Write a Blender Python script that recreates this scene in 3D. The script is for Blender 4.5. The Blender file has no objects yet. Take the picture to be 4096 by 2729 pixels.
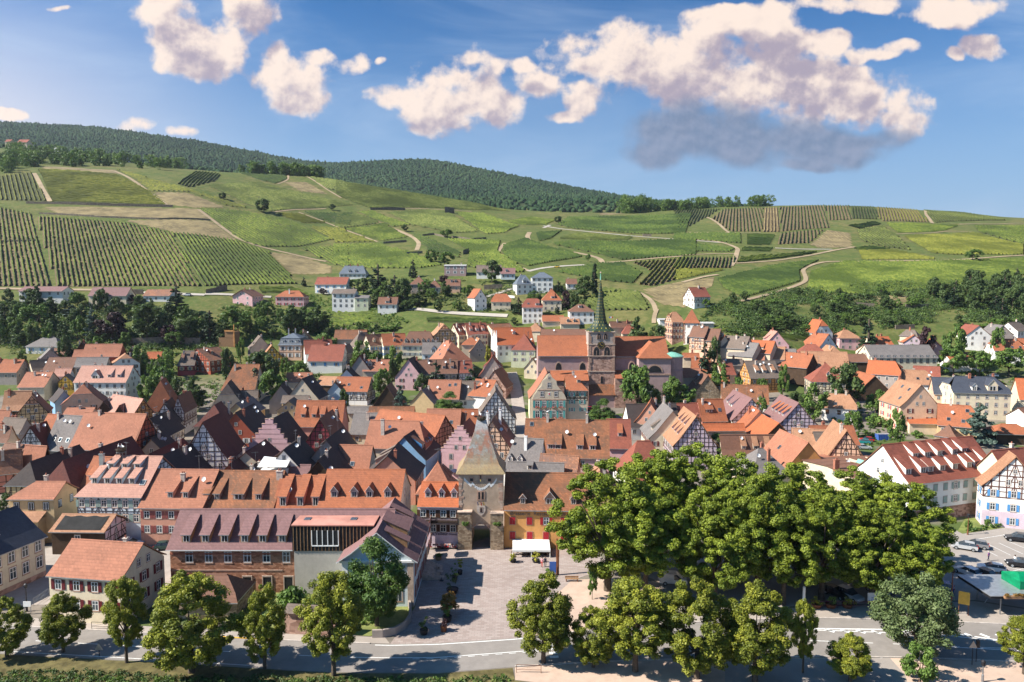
import bpy,bmesh,math,random
import numpy as np
from mathutils import Vector,Matrix
rnd=random.Random(7)
rng=np.random.default_rng(11)
SC=bpy.context.scene
COL=SC.collection
# ------------------------------------------------------------------ camera
F,CU,CV,CAMZ,VH=2800.0,2048.0,1364.5,48.0,1150.0
PITCH=math.atan((CV-VH)/F)
cd=bpy.data.cameras.new('camera');cam=bpy.data.objects.new('camera',cd);COL.objects.link(cam)
cd.sensor_width=36.0;cd.lens=36.0*F/4096.0;cd.clip_start=1.0;cd.clip_end=60000
cam.location=(0,0,CAMZ);cam.rotation_euler=(math.pi/2-PITCH,0,0)
SC.camera=cam
SC.render.resolution_x,SC.render.resolution_y=1024,682
# ------------------------------------------------------------------ light and exposure
SUN_EL,SUN_AZ=math.radians(41),math.radians(12)
SUN_DIR=Vector((-math.cos(SUN_EL)*math.cos(SUN_AZ),-math.cos(SUN_EL)*math.sin(SUN_AZ),math.sin(SUN_EL)))
sd=bpy.data.lights.new('sun','SUN');sun=bpy.data.objects.new('sun',sd);COL.objects.link(sun)
sd.energy=5.0;sd.angle=math.radians(0.5);sd.color=(1.0,0.93,0.82)
sun.location=(-300,-60,300);sun.rotation_euler=(-SUN_DIR).to_track_quat('-Z','Y').to_euler()
vs=SC.view_settings
vs.view_transform='Standard';vs.look='None';vs.gamma=1.0;vs.use_curve_mapping=False
vs.exposure=1.12
SC.cycles.diffuse_bounces=2;SC.cycles.glossy_bounces=2;SC.cycles.transmission_bounces=2;SC.cycles.max_bounces=5;SC.cycles.volume_bounces=0
# ------------------------------------------------------------------ world: sky and clouds
W=bpy.data.worlds.new('World');SC.world=W;W.use_nodes=True
wn,wl=W.node_tree.nodes,W.node_tree.links
wn.clear()
def wnode(t,**k):
 n=wn.new(t)
 for a,b in k.items():setattr(n,a,b)
 return n
def wmath(op,a,b=None,c=None):
 n=wnode('ShaderNodeMath',operation=op)
 for i,s in enumerate((a,b,c)):
  if s is None:continue
  if isinstance(s,(int,float)):n.inputs[i].default_value=s
  else:wl.new(s,n.inputs[i])
 return n.outputs[0]
def wvec(op,a,b=None,out=0):
 n=wnode('ShaderNodeVectorMath',operation=op)
 for i,s in enumerate((a,b)):
  if s is None:continue
  if isinstance(s,tuple):n.inputs[i].default_value=s
  else:wl.new(s,n.inputs[i])
 return n.outputs[out]
def wmix(f,a,b):
 n=wnode('ShaderNodeMix',data_type='RGBA')
 for i,s in((0,f),(6,a),(7,b)):
  if isinstance(s,(int,float)):n.inputs[i].default_value=s
  elif isinstance(s,tuple):n.inputs[i].default_value=s
  else:wl.new(s,n.inputs[i])
 return n.outputs[2]
def wstep(x,lo,hi,a=0.0,b=1.0):
 n=wnode('ShaderNodeMapRange',interpolation_type='SMOOTHSTEP')
 wl.new(x,n.inputs[0])
 for i,v in enumerate((lo,hi,a,b)):n.inputs[i+1].default_value=v
 return n.outputs[0]
tc=wnode('ShaderNodeTexCoord')
DIRV=tc.outputs['Generated']
sep=wnode('ShaderNodeSeparateXYZ');wl.new(DIRV,sep.inputs[0])
sky=wnode('ShaderNodeTexSky',sky_type='NISHITA')
sky.sun_disc=False;sky.sun_elevation=SUN_EL;sky.sun_rotation=math.radians(270)-SUN_AZ
sky.air_density=1.0;sky.dust_density=1.6;sky.ozone_density=3.0
yy=wmath('MAXIMUM',sep.outputs[1],0.02)
cmb=wnode('ShaderNodeCombineXYZ')
wl.new(wmath('DIVIDE',sep.outputs[0],yy),cmb.inputs[0]);wl.new(wmath('DIVIDE',sep.outputs[2],yy),cmb.inputs[1])
Pq=cmb.outputs[0]
def skypt(u,v):
 yc=(CV-v)/F
 dy=math.cos(PITCH)+yc*math.sin(PITCH);dz=yc*math.cos(PITCH)-math.sin(PITCH)
 return((u-CU)/F/dy,dz/dy)
def wnoise(scale,detail,rough,vec,dist=0.0):
 n=wnode('ShaderNodeTexNoise');wl.new(vec,n.inputs['Vector'])
 n.inputs['Scale'].default_value=scale;n.inputs['Detail'].default_value=detail
 n.inputs['Roughness'].default_value=rough;n.inputs['Distortion'].default_value=dist
 return n
warpn=wnoise(9.0,3.0,0.5,Pq)
warp=wvec('MULTIPLY',wvec('SUBTRACT',warpn.outputs['Color'],(0.5,0.5,0.5)),(0.07,0.05,0.0))
Pw=wvec('ADD',Pq,warp)
def field(blobs,Pw=Pw):
 acc=None
 for u,v,ru,rv in blobs:
  cx,cz=skypt(u,v)
  d=wvec('MULTIPLY',wvec('SUBTRACT',Pw,(cx,cz,0)),(F/(ru*1.4),F/(rv*1.4),0))
  q=wmath('SUBTRACT',1.0,wvec('DOT_PRODUCT',d,d,1))
  acc=q if acc is None else wmath('SMOOTH_MAX',acc,q,0.35)
 return acc
LIT=[(700,60,140,130),(760,170,170,110),(980,60,120,150),(870,180,130,110),(690,230,80,60),(1120,300,110,95),(1230,330,160,95),(1400,250,100,50),(1280,215,60,35),(1160,400,80,40),(1530,235,30,22),(1560,380,130,55),(1850,320,170,130),(1780,430,200,95),(1930,420,150,120),(1660,410,90,60),(1880,230,70,45),(2140,330,90,60),(2320,390,80,70),(2110,260,60,40),(2240,460,70,30),(2390,210,200,85),(2620,230,260,160),(2850,300,390,185),(2760,170,220,95),(3150,375,400,145),(3400,395,290,125),(3250,450,330,75),(3010,90,240,60),(3200,170,200,55),(2900,40,180,45),(3480,215,120,30),(3600,205,90,35),(3560,230,60,28),(3930,190,95,42),(3790,220,40,22),(3330,25,130,35),(3500,20,140,38),(3750,60,160,55),(3870,30,120,40),(560,480,110,36),(720,525,60,30),(30,465,70,22),(230,20,50,14)]
DARK=[(2720,510,220,90),(2930,560,350,85),(3170,575,330,85),(2640,600,140,60),(3330,600,190,55),(3420,540,170,45),(3240,670,110,26)]
OFF=(-0.020,0.036,0.0)
n1f=wnoise(15.0,9.0,0.56,Pq).outputs['Fac'];n1b=wnoise(15.0,5.0,0.5,wvec('ADD',Pq,OFF)).outputs['Fac']
n2=wnoise(5.0,3.0,0.5,Pq).outputs['Fac'];n3=wnoise(34.0,6.0,0.6,Pq).outputs['Fac'];n3b=wnoise(34.0,5.0,0.6,wvec('ADD',Pq,(-0.004,0.007,0.0))).outputs['Fac']
fl=field(LIT);fs_=field(LIT,wvec('ADD',Pw,OFF));fd=field(DARK)
def dens_(f,n):return wmath('SUBTRACT',wmath('ADD',f,wmath('ADD',wmath('MULTIPLY',wmath('SUBTRACT',n,0.5),2.9),wmath('MULTIPLY',wmath('SUBTRACT',n2,0.5),1.0))),0.42)
dl=dens_(fl,n1f);ds_=dens_(fs_,n1b)
dd=wmath('SUBTRACT',wmath('ADD',fd,wmath('MULTIPLY',wmath('SUBTRACT',n1f,0.5),1.9)),0.30)
al=wstep(dl,-0.06,0.42);ad=wmath('MULTIPLY',wstep(dd,-0.3,0.55),0.97)
rel=wmath('ADD',wmath('MULTIPLY',wmath('SUBTRACT',n3,n3b),1.5),wmath('MULTIPLY',wmath('SUBTRACT',n1f,n1b),0.7))
shade=wmath('ADD',wstep(ds_,1.15,-0.35),wmath('MULTIPLY',rel,1.0))
shade=wstep(shade,-0.1,1.05)
litc=wmix(shade,(0.20,0.165,0.20,1),(0.50,0.41,0.345,1))
darkc=wmix(wstep(rel,-0.35,0.45),(0.065,0.10,0.165,1),(0.125,0.15,0.215,1))
ahead=wstep(sep.outputs[1],0.05,0.3)
veil=wmath('MULTIPLY',wstep(wnoise(3.0,5.0,0.6,wvec('MULTIPLY',Pq,(0.6,2.6,1.0)),0.6).outputs['Fac'],0.42,0.78),0.5)
gm=wnode('ShaderNodeGamma');wl.new(wvec('MULTIPLY',sky.outputs[0],(0.1,0.1,0.1)),gm.inputs[0]);gm.inputs[1].default_value=1.3
skyc=wvec('MULTIPLY',gm.outputs[0],(0.32,0.60,0.76))
hs=wnode('ShaderNodeHueSaturation');wl.new(skyc,hs.inputs['Color']);hs.inputs['Saturation'].default_value=1.25;hs.inputs['Value'].default_value=1.0
base=hs.outputs[0]
elev=sep.outputs[2]
low=wmath('MULTIPLY',wstep(elev,0.40,0.02),0.82)
side=wmath('MULTIPLY',wmath('MULTIPLY',wstep(wmath('DIVIDE',sep.outputs[0],yy),-0.25,-0.85),wstep(elev,0.4,0.12)),0.75)
base=wmix(low,base,(0.185,0.26,0.36,1))
base=wmix(wmath('MULTIPLY',side,ahead),base,(0.47,0.41,0.40,1))
c0=wmix(wmath('MULTIPLY',veil,ahead),base,(0.24,0.31,0.41,1))
c1=wmix(wmath('MULTIPLY',wmath('MULTIPLY',al,0.97),ahead),c0,litc)
c2=wmix(wmath('MULTIPLY',ad,ahead),c1,darkc)
bg=wnode('ShaderNodeBackground');wl.new(c2,bg.inputs[0]);bg.inputs[1].default_value=1.0
wo=wnode('ShaderNodeOutputWorld');wl.new(bg.outputs[0],wo.inputs[0])
# ------------------------------------------------------------------ picture rows to places on the ground
TILES={'A1':(0,1320,.34834),'A2':(820,1320,.34834),'A3':(1640,1320,.34834),'A4':(2460,1240,.34834),'A5':(3276,1240,.34834),'B1':(0,1600,.34834),'B2':(820,1600,.34834),'B3':(1640,1600,.34834),'B4':(2460,1600,.34834),'B5':(3276,1600,.34834),'C1':(0,950,.34834),'C2':(820,950,.34834),'C3':(1640,950,.34834),'D1':(0,450,.57986),'D2':(1365,550,.57986),'D3':(2730,750,1.0156),'E1':(0,2000,.46482),'E2':(1024,2000,.46482),'E3':(2048,2000,.46482),'E4':(3072,2000,.46482),'P':(0,0,1.0)}
def px(t,x,y):
 ox,oy,s=TILES[t]
 return ox+x*s,oy+y*s
def slope(u,v):
 """(x/y, (z-CAMZ)/y) of the sight line through photo pixel u, v"""
 yc=(CV-v)/F
 dy=math.cos(PITCH)+yc*math.sin(PITCH);dz=yc*math.cos(PITCH)-math.sin(PITCH)
 return(u-CU)/F/dy,dz/dy
def tz_of(v):return slope(CU,v)[1]
ZC={0:[(240,'z',0),(270,'z',2),(300,'z',7),(330,'z',16),(350,'z',24),(380,1222),(400,1165),(520,935),(590,830),(690,695),(780,655),(900,610),(1100,585),(1500,640),(2400,494),(2800,515),(6000,900)],400:[(240,'z',0),(270,'z',2),(300,'z',7),(330,'z',15),(350,'z',23),(385,1222),(405,1165),(530,925),(600,835),(700,700),(790,665),(900,640),(1100,630),(1500,680),(2400,512),(2800,530),(6000,900)],800:[(240,'z',0),(270,'z',2),(300,'z',6),(330,'z',13),(360,1290),(400,1190),(415,1155),(560,900),(620,830),(720,720),(800,688),(950,680),(1200,690),(1500,740),(2400,568),(2800,590),(6000,900)],1300:[(240,'z',0),(270,'z',2),(300,'z',6),(330,'z',13),(360,'z',21),(400,1240),(440,1165),(500,1080),(560,1000),(650,900),(760,790),(850,706),(950,715),(1200,740),(1500,780),(2400,666),(2800,680),(6000,900)],1700:[(250,'z',0),(280,'z',3),(310,'z',10),(330,'z',17),(370,1262),(410,1190),(450,1105),(520,1030),(600,960),(700,880),(800,820),(880,775),(1000,795),(1200,810),(1400,805),(1800,790),(2400,637),(2800,660),(6000,950)],2050:[(270,'z',0),(300,'z',6),(330,'z',16),(370,1262),(400,1195),(440,1120),(500,1050),(580,985),(680,920),(780,880),(900,838),(1000,850),(1200,850),(1400,812),(1800,800),(2400,708),(2800,720),(6000,950)],2500:[(270,'z',0),(300,'z',7),(330,'z',16),(360,1245),(400,1170),(450,1110),(520,1050),(600,985),(700,930),(800,895),(900,865),(960,852),(1100,870),(1400,808),(1800,815),(2400,796),(2800,820),(6000,980)],2900:[(270,'z',1),(300,'z',9),(320,1320),(360,1230),(400,1175),(450,1120),(520,1050),(600,985),(700,930),(800,880),(900,845),(1000,822),(1100,835),(1400,850),(1800,860),(2400,846),(2800,860),(6000,1020)],3400:[(260,'z',1),(300,'z',8),(320,'z',13),(350,1300),(380,1240),(410,1190),(440,1150),(500,1080),(600,1000),(700,930),(800,880),(900,840),(980,818),(1100,832),(1400,860),(2400,960),(2800,980),(6000,1050)],4096:[(260,'z',1),(300,'z',8),(330,'z',15),(350,1310),(390,1230),(420,1180),(450,1140),(520,1070),(600,1010),(700,955),(800,915),(900,888),(980,872),(1100,890),(1400,900),(2400,985),(2800,990),(6000,1060)],}
ZC[-1600]=ZC[0];ZC[5800]=ZC[4096]
TU=sorted(ZC)
NT,ND=340,330
T_MIN,T_MAX,D_MIN,D_MAX=-1.15,1.15,20.0,6000.0
ts=np.linspace(T_MIN,T_MAX,NT)
ld=np.linspace(math.log(D_MIN),math.log(D_MAX),ND);ds=np.exp(ld)
def col_z(c):
 dd_=[20.0];zz=[0.0]
 for p in ZC[c]:
  dd_.append(p[0]);zz.append(p[2]if p[1]=='z' else CAMZ+p[0]*tz_of(p[1]))
 return np.interp(ds,dd_,zz)
cols=np.array([col_z(c)for c in TU])
tcol=np.array([(c-CU)/F for c in TU])
ZG=np.empty((NT,ND))
for j in range(ND):ZG[:,j]=np.interp(ts,tcol,cols[:,j])
for _ in range(2):
 ZG[:,1:-1]=ZG[:,1:-1]*.5+(ZG[:,2:]+ZG[:,:-2])*.25
for _ in range(30):
 ZG[1:-1,:]=ZG[1:-1,:]*.5+(ZG[2:,:]+ZG[:-2,:])*.25
_rx=rng.uniform(0,6.28,12)
TT,DD=np.meshgrid(ts,ds,indexing='ij')
XX=TT*DD
_und=np.sin(XX/31+_rx[0])*np.sin(DD/27+_rx[1])+.7*np.sin(XX/17+DD/23+_rx[2])+.6*np.sin(XX/61-DD/47+_rx[3])
ZG+=_und*0.45*np.clip((DD-420)/250,0,1)*(1+np.clip((DD-1300)/500,0,6))
ZG[:,ds<225]=0.0
def terr(x,y):
 x=np.asarray(x,float);y=np.asarray(y,float)
 yc=np.clip(y,D_MIN,D_MAX*.999)
 a=np.clip((x/yc-T_MIN)/(T_MAX-T_MIN)*(NT-1),0,NT-1.001);b=np.clip((np.log(yc)-ld[0])/(ld[1]-ld[0]),0,ND-1.001)
 i=a.astype(int);j=b.astype(int);fa=a-i;fb=b-j
 return ZG[i,j]*(1-fa)*(1-fb)+ZG[i+1,j]*fa*(1-fb)+ZG[i,j+1]*(1-fa)*fb+ZG[i+1,j+1]*fa*fb
def tz1(x,y):return float(terr(x,y))
_dm=np.exp(np.linspace(math.log(40),math.log(5900),4000))
def hit(u,v,h=0.0,dmin=40):
 """first point where the sight line meets the ground raised by h"""
 tx,tz=slope(u,v)
 zr=CAMZ+tz*_dm;zt=terr(tx*_dm,_dm)+h
 k=np.nonzero((zr<=zt)&(_dm>=dmin))[0]
 if len(k)==0:
  d=2000.0
 else:
  k=k[0]
  if k==0:d=_dm[0]
  else:
   a=zr[k-1]-zt[k-1];b=zt[k]-zr[k]
   d=_dm[k-1]+(_dm[k]-_dm[k-1])*(a/(a+b+1e-9))
 return Vector((tx*d,d,CAMZ+tz*d))
def onplane(u,v,z):
 tx,tz=slope(u,v)
 d=(z-CAMZ)/tz
 return Vector((tx*d,d,z))
def atd(u,v,d):
 tx,tz=slope(u,v)
 return Vector((tx*d,d,CAMZ+tz*d))
def G0(t,x,y,z=0.0):return onplane(*px(t,x,y),z)
def scale_at(d):return F/d*math.cos(PITCH)
# ------------------------------------------------------------------ materials
MATS={}
def new_mat(name):
 m=bpy.data.materials.new(name);m.use_nodes=True;MATS[name]=m
 nt=m.node_tree
 return m,nt,nt.nodes['Principled BSDF']
def nd(nt,t,**k):
 n=nt.nodes.new(t)
 for a,b in k.items():setattr(n,a,b)
 return n
def lk(nt,a,b):nt.links.new(a,b)
def mixc(nt,f,a,b,blend='MIX'):
 n=nd(nt,'ShaderNodeMix',data_type='RGBA',blend_type=blend)
 for i,s in((0,f),(6,a),(7,b)):
  if isinstance(s,(int,float)):n.inputs[i].default_value=s
  elif isinstance(s,tuple):n.inputs[i].default_value=s if len(s)==4 else(*s,1)
  else:lk(nt,s,n.inputs[i])
 return n.outputs[2]
def mth(nt,op,a,b=None):
 n=nd(nt,'ShaderNodeMath',operation=op)
 for i,s in enumerate((a,b)):
  if s is None:continue
  if isinstance(s,(int,float)):n.inputs[i].default_value=s
  else:lk(nt,s,n.inputs[i])
 return n.outputs[0]
def noise(nt,scale,detail=3,rough=.55,vec=None,out='Fac'):
 n=nd(nt,'ShaderNodeTexNoise');n.inputs['Scale'].default_value=scale;n.inputs['Detail'].default_value=detail;n.inputs['Roughness'].default_value=rough
 if vec is not None:lk(nt,vec,n.inputs['Vector'])
 return n.outputs[out]
def ramp(nt,x,lo,hi,a=0.0,b=1.0):
 n=nd(nt,'ShaderNodeMapRange',interpolation_type='SMOOTHSTEP');lk(nt,x,n.inputs[0])
 for i,v in enumerate((lo,hi,a,b)):n.inputs[i+1].default_value=v
 return n.outputs[0]
def coords(nt,kind='Object'):return nd(nt,'ShaderNodeTexCoord').outputs[kind]
def sc(c,k):return tuple(min(1,x*k)for x in c[:3])
def bump(nt,bs,h,strength=.3,dist=.05):
 b=nd(nt,'ShaderNodeBump');b.inputs['Strength'].default_value=strength;b.inputs['Distance'].default_value=dist
 lk(nt,h,b.inputs['Height']);lk(nt,b.outputs[0],bs.inputs['Normal'])
def plain(name,c,rough=.7,metal=0.0,var=.25,scale=1.5,spec=.3):
 m,nt,bs=new_mat(name)
 co=coords(nt)
 f=noise(nt,scale,4,.6,co)
 oi=nd(nt,'ShaderNodeObjectInfo').outputs['Random']
 c1=mixc(nt,ramp(nt,f,.3,.7),(*sc(c,1-var),1),(*sc(c,1+var*.6),1))
 c2=mixc(nt,mth(nt,'MULTIPLY',oi,.12),c1,(*sc(c,.6),1))
 lk(nt,c2,bs.inputs['Base Color']);bs.inputs['Roughness'].default_value=rough;bs.inputs['Metallic'].default_value=metal
 bs.inputs['Specular IOR Level'].default_value=spec
 return m
def wall_mat(name,c,var=.12,stain=.35,blocks=0):
 """rendered wall: uneven limewash with streaks and a dirty foot"""
 m,nt,bs=new_mat(name)
 co=coords(nt)
 st=nd(nt,'ShaderNodeMapping');st.inputs['Scale'].default_value=(1.2,1.2,.25);lk(nt,co,st.inputs['Vector'])
 f=noise(nt,.8,5,.65,co);g=noise(nt,1.6,4,.6,st.outputs[0]);h=noise(nt,14,2,.5,co)
 oi=nd(nt,'ShaderNodeObjectInfo').outputs['Random']
 c1=mixc(nt,ramp(nt,f,.3,.75),(*sc(c,1-var),1),(*sc(c,1+var*.5),1))
 c2=mixc(nt,mth(nt,'MULTIPLY',ramp(nt,g,.5,.85),stain),c1,(*sc((c[0]*.75,c[1]*.68,c[2]*.6),.75),1))
 c3=mixc(nt,mth(nt,'MULTIPLY',oi,.18),c2,(*sc((c[0],c[1]*.9,c[2]*.8),.8),1))
 if blocks:
  mp=nd(nt,'ShaderNodeMapping');mp.inputs['Scale'].default_value=(blocks,blocks,blocks*1.7);lk(nt,co,mp.inputs[0])
  vo=nd(nt,'ShaderNodeTexVoronoi');vo.inputs['Scale'].default_value=1.0;lk(nt,mp.outputs[0],vo.inputs[0]);sp=nd(nt,'ShaderNodeSeparateColor');lk(nt,vo.outputs['Color'],sp.inputs[0])
  c3=mixc(nt,mth(nt,'MULTIPLY',ramp(nt,sp.outputs[0],.45,.75),.75),c3,(*sc((c[0],c[1]*.85,c[2]*.78),.5),1));c3=mixc(nt,mth(nt,'MULTIPLY',ramp(nt,sp.outputs[1],.6,.9),.6),c3,(*sc(c,1.5),1))
 lk(nt,c3,bs.inputs['Base Color']);bs.inputs['Roughness'].default_value=.9;bs.inputs['Specular IOR Level'].default_value=.15
 bump(nt,bs,mth(nt,'ADD',f,mth(nt,'MULTIPLY',h,.4)),.35,.06)
 return m
def roof_mat(name,c,c2,course=.42,stripe=.34,patch=.6,rough=.8,grain=.42):
 """clay tiles: courses along the slope, single tiles of uneven firing, weathered patches"""
 m,nt,bs=new_mat(name)
 co=coords(nt)
 sp=nd(nt,'ShaderNodeSeparateXYZ');lk(nt,co,sp.inputs[0])
 row=mth(nt,'DIVIDE',sp.outputs[2],course*.72)
 fr=mth(nt,'FRACT',row)
 xs=mth(nt,'DIVIDE',mth(nt,'ADD',sp.outputs[0],sp.outputs[1]),.27)
 cell=nd(nt,'ShaderNodeCombineXYZ');lk(nt,mth(nt,'FLOOR',row),cell.inputs[0]);lk(nt,mth(nt,'FLOOR',mth(nt,'ADD',xs,mth(nt,'MULTIPLY',mth(nt,'FLOOR',row),.5))),cell.inputs[1])
 wnz=nd(nt,'ShaderNodeTexWhiteNoise');lk(nt,cell.outputs[0],wnz.inputs['Vector'])
 oi=nd(nt,'ShaderNodeObjectInfo').outputs['Random']
 off=nd(nt,'ShaderNodeVectorMath',operation='ADD');lk(nt,co,off.inputs[0])
 cx=nd(nt,'ShaderNodeCombineXYZ');lk(nt,mth(nt,'MULTIPLY',oi,90),cx.inputs[0]);lk(nt,cx.outputs[0],off.inputs[1])
 big=noise(nt,.32,4,.6,off.outputs[0]);mid=noise(nt,1.7,4,.65,off.outputs[0])
 k1=mixc(nt,mth(nt,'MULTIPLY',ramp(nt,big,.35,.7),patch),(*c,1),(*c2,1))
 k2=mixc(nt,mth(nt,'MULTIPLY',ramp(nt,mid,.45,.75),.55),k1,(*sc(c2,.62),1))
 k3=mixc(nt,mth(nt,'MULTIPLY',wnz.outputs['Value'],grain),k2,(*sc(c,.55),1))
 k3=mixc(nt,mth(nt,'MULTIPLY',ramp(nt,wnz.outputs['Value'],.8,1.0),grain*.8),k3,(*sc(c,1.45),1))
 k4=mixc(nt,mth(nt,'MULTIPLY',ramp(nt,fr,.0,.35,1,0),stripe),k3,(*sc(c,.35),1))
 k5=mixc(nt,mth(nt,'MULTIPLY',oi,.22),k4,(*sc((c2[0],c2[1],c2[2]),.8),1))
 lk(nt,k5,bs.inputs['Base Color']);bs.inputs['Roughness'].default_value=rough;bs.inputs['Specular IOR Level'].default_value=.25
 bump(nt,bs,mth(nt,'ADD',fr,mth(nt,'MULTIPLY',wnz.outputs['Value'],.5)),.5,.05)
 return m
R={'or':roof_mat('roof_orange',(0.380,0.127,0.059),(0.247,0.090,0.050)),'ob':roof_mat('roof_bright_orange',(0.441,0.127,0.052),(0.316,0.100,0.045),patch=.4),'sa':roof_mat('roof_salmon',(0.395,0.162,0.098),(0.275,0.115,0.071)),'pk':roof_mat('roof_pale_pink',(0.482,0.258,0.198),(0.396,0.202,0.155)),'pe':roof_mat('roof_peach',(0.410,0.213,0.125),(0.275,0.137,0.077)),'rd':roof_mat('roof_red',(0.296,0.092,0.060),(0.188,0.065,0.047)),'br':roof_mat('roof_brown',(0.206,0.099,0.065),(0.146,0.082,0.06)),'gb':roof_mat('roof_grey_brown',(0.189,0.142,0.116),(0.129,0.103,0.086)),'gy':roof_mat('roof_grey',(0.206,0.181,0.172),(0.138,0.125,0.12)),'dk':roof_mat('roof_dark',(0.073,0.056,0.052),(0.047,0.039,0.039)),'sl':roof_mat('roof_slate',(0.065,0.073,0.095),(0.047,0.052,0.069),course=.25,stripe=.12,rough=.55),'pl':roof_mat('roof_plum',(0.232,0.125,0.12),(0.189,0.107,0.107),patch=.3,stripe=.3),'mo':roof_mat('roof_mottled',(0.319,0.124,0.059),(0.137,0.081,0.053),patch=.9,grain=.6),'mx':roof_mat('roof_mixed_tiles',(0.368,0.156,0.078),(0.163,0.111,0.098),patch=.8,grain=.8),'dr':roof_mat('roof_dark_red',(0.163,0.052,0.039),(0.112,0.043,0.039)),'sb':roof_mat('roof_slate_blue',(0.146,0.172,0.206),(0.103,0.12,0.155),course=.25,stripe=.12,rough=.5),'cu':plain('roof_copper_green',(.18,.42,.33),.6,0,.25),'gf':plain('roof_flat_grey',(.42,.41,.40),.9,0,.2),'wt':plain('roof_white_sheet',(.8,.8,.8),.6,0,.1),'tar':plain('roof_black_tarpaulin',(.018,.017,.017),.85,0,.4,.8),}
WL={'wh':wall_mat('wall_white',(.80,.78,.74),.07,.2),'cr':wall_mat('wall_cream',(.70,.60,.44)),'be':wall_mat('wall_beige',(.60,.50,.38)),'pk':wall_mat('wall_pink',(.68,.42,.43)),'yl':wall_mat('wall_ochre',(.58,.42,.23)),'ye':wall_mat('wall_yellow',(.72,.42,.07)),'or':wall_mat('wall_orange',(.68,.34,.12)),'rs':wall_mat('wall_rose',(.55,.25,.20)),'sm':wall_mat('wall_salmon',(.60,.31,.22)),'gr':wall_mat('wall_grey_render',(.36,.31,.28)),'bl':wall_mat('wall_pale_blue',(.58,.68,.74)),'rr':wall_mat('wall_rust_red',(.38,.10,.06)),'cm':wall_mat('wall_crimson',(.36,.07,.08)),'gn':wall_mat('wall_green',(.22,.45,.36)),'lg':wall_mat('wall_pale_green',(.55,.58,.42)),'sk':wall_mat('wall_sky_blue',(.22,.38,.58)),'li':wall_mat('wall_lilac',(.62,.50,.56)),'sn':wall_mat('wall_sandstone',(.40,.255,.20),.25,.4,1.2),'st':wall_mat('wall_old_stone',(.34,.26,.18),.4,.5,2.0),'wd':wall_mat('wall_dark_boards',(.07,.045,.03),.3),'bk':wall_mat('wall_bare_brick',(.42,.21,.13),.3,.4,1.6),'pc':wall_mat('wall_peach',(.72,.47,.33)),'vi':wall_mat('wall_plum_render',(.40,.28,.27)),'ct':wall_mat('wall_concrete',(.48,.43,.37),.12,.3),'tr':wall_mat('wall_tower_render',(.46,.35,.26),.2,.4),}
M_TIMB=plain('timber_dark',(.045,.028,.02),.85,0,.35,3)
M_TIMR=plain('timber_red_brown',(.12,.045,.03),.85,0,.35,3)
M_TIMBL=plain('timber_blue_grey',(.05,.06,.075),.85,0,.3,3)
M_WHITE=plain('paint_white',(.78,.78,.76),.5,0,.06)
M_DARKW=plain('window_void',(.02,.02,.022),.5,0,.3)
M_STONE=plain('stone_trim',(.42,.27,.2),.9,0,.25)
M_SAND=plain('stone_sandstone_pale',(.5,.38,.3),.9,0,.25)
M_BRICK=plain('brick_chimney',(.36,.14,.09),.9,0,.3,4)
M_REND=plain('render_chimney',(.52,.44,.38),.9,0,.25,2)
M_ZINC=plain('zinc',(.42,.44,.46),.4,.6,.15)
M_METAL=plain('metal_grey',(.30,.31,.32),.45,.7,.15)
M_RUST=plain('rusty_steel',(.20,.075,.035),.8,.2,.3,3)
M_DARKM=plain('metal_dark',(.03,.03,.035),.5,.4,.2)
M_WOOD=plain('wood_planks',(.32,.18,.09),.8,0,.3,3)
M_DISH=plain('dish_white',(.72,.72,.72),.4,0,.1)
SHUT={k:plain('shutter_'+k,c,.6,0,.15)for k,c in{'teal':(.10,.36,.34),'red':(.42,.02,.03),'wine':(.14,.015,.02),'blue':(.10,.30,.58),'grey':(.40,.42,.42),'white':(.74,.74,.72),'green':(.05,.20,.12),'brown':(.13,.06,.035),'sage':(.30,.40,.36),'ochre':(.5,.33,.15),'rose':(.30,.09,.08)}.items()}
def glass_mat():
 m,nt,bs=new_mat('window_glass')
 oi=nd(nt,'ShaderNodeObjectInfo').outputs['Random']
 lk(nt,mixc(nt,oi,(.012,.014,.018,1),(.06,.075,.09,1)),bs.inputs['Base Color']);bs.inputs['Roughness'].default_value=.08;bs.inputs['Specular IOR Level'].default_value=.6
 return m
M_GLASS=glass_mat()
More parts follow.
